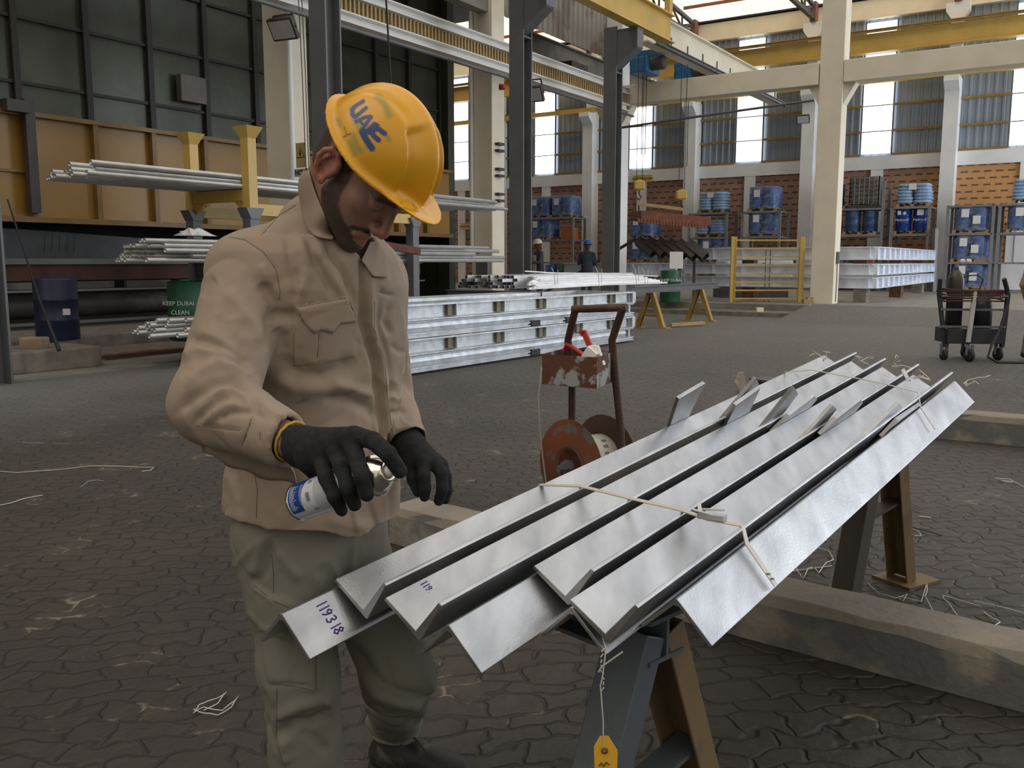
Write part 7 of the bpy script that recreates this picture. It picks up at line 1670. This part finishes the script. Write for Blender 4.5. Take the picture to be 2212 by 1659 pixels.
# ================================================================== DISTANT PEOPLE
M['skin_dk'] = mat('dark_skin', (.09, .045, .03), .5); M['cover_grey'] = mat('dark_grey_overalls', (.06, .065, .08), .85, var=.15); M['cover_navy'] = mat('navy_overalls', (.035, .045, .075), .85, var=.15)
M['hat_white'] = mat('white_helmet', (.70, .69, .66), .3, var=.03); M['hat_blue'] = mat('blue_helmet', (.01, .09, .45), .3, var=.03)
def figure(label, base, ang, H_, shirt, trou, hat, hands, lean=.04, h=.013, hatm=True):
    d = A3((cos(ang), sin(ang), 0)); n = A3((-sin(ang), cos(ang), 0)); g = A3(base); q = H_/1.75
    J = lambda f, l, z: g+(d*f+n*l+z_*z)*q
    rt = thing('person', label, 'person', Vector(g))
    def limbs(F, k=1.0, which='all'):
        if which in ('all', 'top'):
            F.ell(J(.01+lean*.6, 0, 1.27), A3((.19, .12, .20))*q*k, [n, d, z_], .05); F.ell(J(.0+lean*.3, 0, 1.05), A3((.165, .115, .20))*q*k, [n, d, z_], .05)
            for s in (-1, 1):
                sh_ = J(lean, s*.19, 1.40); el = J(lean+hands[0]*.3-.04, s*.25, 1.13); wr_ = J(lean+hands[0], s*(.16 if hands[0] > .1 else .26), hands[1]+.06)
                F.cap(sh_, el, .058*k, .045*k, .04); F.cap(el, wr_, .044*k, .034*k, .03)
                F.cap(J(lean, s*.04, 1.45), sh_, .05*k, .055*k, .04)
        if which in ('all', 'leg'):
            F.ell(J(0, 0, .93), A3((.165, .125, .12))*q*k, [n, d, z_], .04)
            for s in (-1, 1): F.cap(J(0, s*.09, .90), J(.03, s*.10, .50), .085*k, .062*k, .03); F.cap(J(.03, s*.10, .50), J(-.02, s*.11, .09), .060*k, .050*k, .03)
    lo, hi = g-A3((.55, .55, .02)), g+A3((.55, .55, 1.95))
    F = Field(lo, hi, h)
    limbs(F, .86); F.cap(J(lean, 0, 1.42), J(lean+.03, 0, 1.56), .05, .05, .02)
    F.ell(J(lean+.035, 0, 1.635), A3((.098, .076, .115))*q, [d, n, z_], .02); F.cap(J(lean+.12, 0, 1.645), J(lean+.145, 0, 1.61), .012, .018, .012)
    for s in (-1, 1):
        F.ell(J(lean+.02, s*.08, 1.635), A3((.02, .012, .032)), [d, n, z_], .01); w = J(lean+hands[0], s*(.16 if hands[0] > .1 else .26), hands[1]+.06)
        F.cap(w, w+(d*.05-z_*.03), .03, .032, .02)
        for k in range(4): F.cap(w+d*.05-z_*.03+n*(k-1.5)*.018, w+d*.10-z_*.07+n*(k-1.5)*.018, .011, .009, .006)
        F.cap(w+d*.02, w+d*.06-z_*.0-n*s*.04, .012, .010, .008); F.cap(J(-.02, s*.11, .08), J(.12, s*.12, .05), .04, .038, .02)
    v, c = F.mesh(); nbuild('body', smooth(v, c, 1), c, M['skin_dk'], rt)
    F = Field(lo, hi, h); limbs(F, 1.08, 'top'); F.cap(J(0, 0, .98), J(0, 0, .90), .15, .16, .04, sq=(tuple(d), .75)); v, c = F.mesh(); v = v+vnormals(v, c)*(vnoise(v, 12, 2)*.012)[:, None]; nbuild('shirt', smooth(v, c, 1), c, shirt, rt)
    F = Field(lo, hi, h); limbs(F, 1.06, 'leg'); v, c = F.mesh(); nbuild('trousers', smooth(v, c, 1), c, trou, rt)
    for s in (-1, 1):
        F = Field(lo, J(.4, .5, .3), h*.8); F.cap(J(-.03, s*.11, .08), J(.15, s*.12, .055), .052, .05, .02); F.fn(lo, hi, lambda X, Y, Z: g[2]+.005-Z, 0, 'i'); v, c = F.mesh()
        if len(v): nbuild('boot', smooth(v, c, 1), c, M['boot'], rt)
    b = MB(); cc = Vector(J(lean+.03, 0, 1.70)); b.lathe([(.150*q, -.01), (.135*q, 0), (.130*q, .05), (.10*q, .10), (.05*q, .128), (0, .135)], cc, (d[0]*.1, d[1]*.1, 1), 20); b.obox(cc+Vector(d)*.13, Vector(d)*.05, Vector(n)*.08, (0, 0, .005)); b.build('hard_hat', hat, rt)
    return rt
p = px(1166, 640, 27.3); rt = figure('person in white helmet and dark grey overalls working beyond the white bars', (p.x, p.y, .3), radians(200), 1.74, M['cover_grey'], M['cover_grey'], M['hat_white'], (.34, 1.06))
b = MB(); d = Vector((cos(radians(200)), sin(radians(200)), 0)); n = Vector((-d.y, d.x, 0)); g = Vector((p.x, p.y, .3)); b.obox(g+d*.17+Zv*1.05, d*.012, n*.12, Zv*.28); b.build('apron', M['plastic_white'], rt, bevel=.01)
p = px(1267, 640, 27.0); figure('person in blue helmet and navy overalls seen from behind', (p.x, p.y, .3), radians(80), 1.70, M['cover_navy'], M['cover_navy'], M['hat_blue'], (.25, 1.1))
p = px(2229, 772, 13.3); figure('person in tan shirt and olive trousers cut off at the right edge', (p.x, p.y, 0), radians(20), 1.72, M['shirt'], M['trousers'], M['hat_blue'], (.05, .86))
# small services on the columns
def svc(u, v, z0, z1, r, m, lab, nm='conduit'):
    b = MB(); b.tube([uv(u, v, z0), uv(u, v, z1)], r, 8); tag(b.build(nm, m), lab, 'pipe')
svc(12.0, 12.58, .3, 8, .05, M['white'], 'white vertical pipe on the left concrete column')
svc(18.5, 13.2, 1.6, 8, .05, M['white'], 'white vertical pipe on the left face of the middle column')
b = MB(); 
for z in (.5, 1.6): b.ubox(25.54, 25.56, 12.63, 13.27, z, z+.05)
for v in (12.65, 13.24): b.ubox(25.54, 25.56, v-.03, v+.03, .5, 1.65)
o = b.build('yellow_outline', M['yellow'], c3)
b = MB(); b.ubox(18.45, 18.58, 12.7, 13.05, 1.0, 1.5); tag(b.build('switch_box', M['steel_grey']), 'grey electric box low on the middle concrete column', 'box')
for k, z in enumerate((2.9, 3.5, 4.1)):
    b = MB(); b.ubox(18.7, 18.95, 12.52, 12.63, z, z+.06); b.ubox(18.7, 18.95, 12.52, 12.63, z+.16, z+.22); tag(b.build('pipe_clamp', M['steel_dark']), '%s dark clamp on the bright edge of the middle column' % ['lowest', 'second', 'top'][k], 'clamp')
b = MB(); p = px(1083, 188, 22.2); b.lathe([(0, -.06), (.07, -.06), (.07, .08), (0, .1)], p, (1, 0, 0), 14); tag(b.build('alarm_bell', M['red']), 'small red alarm on top of the middle column', 'alarm')
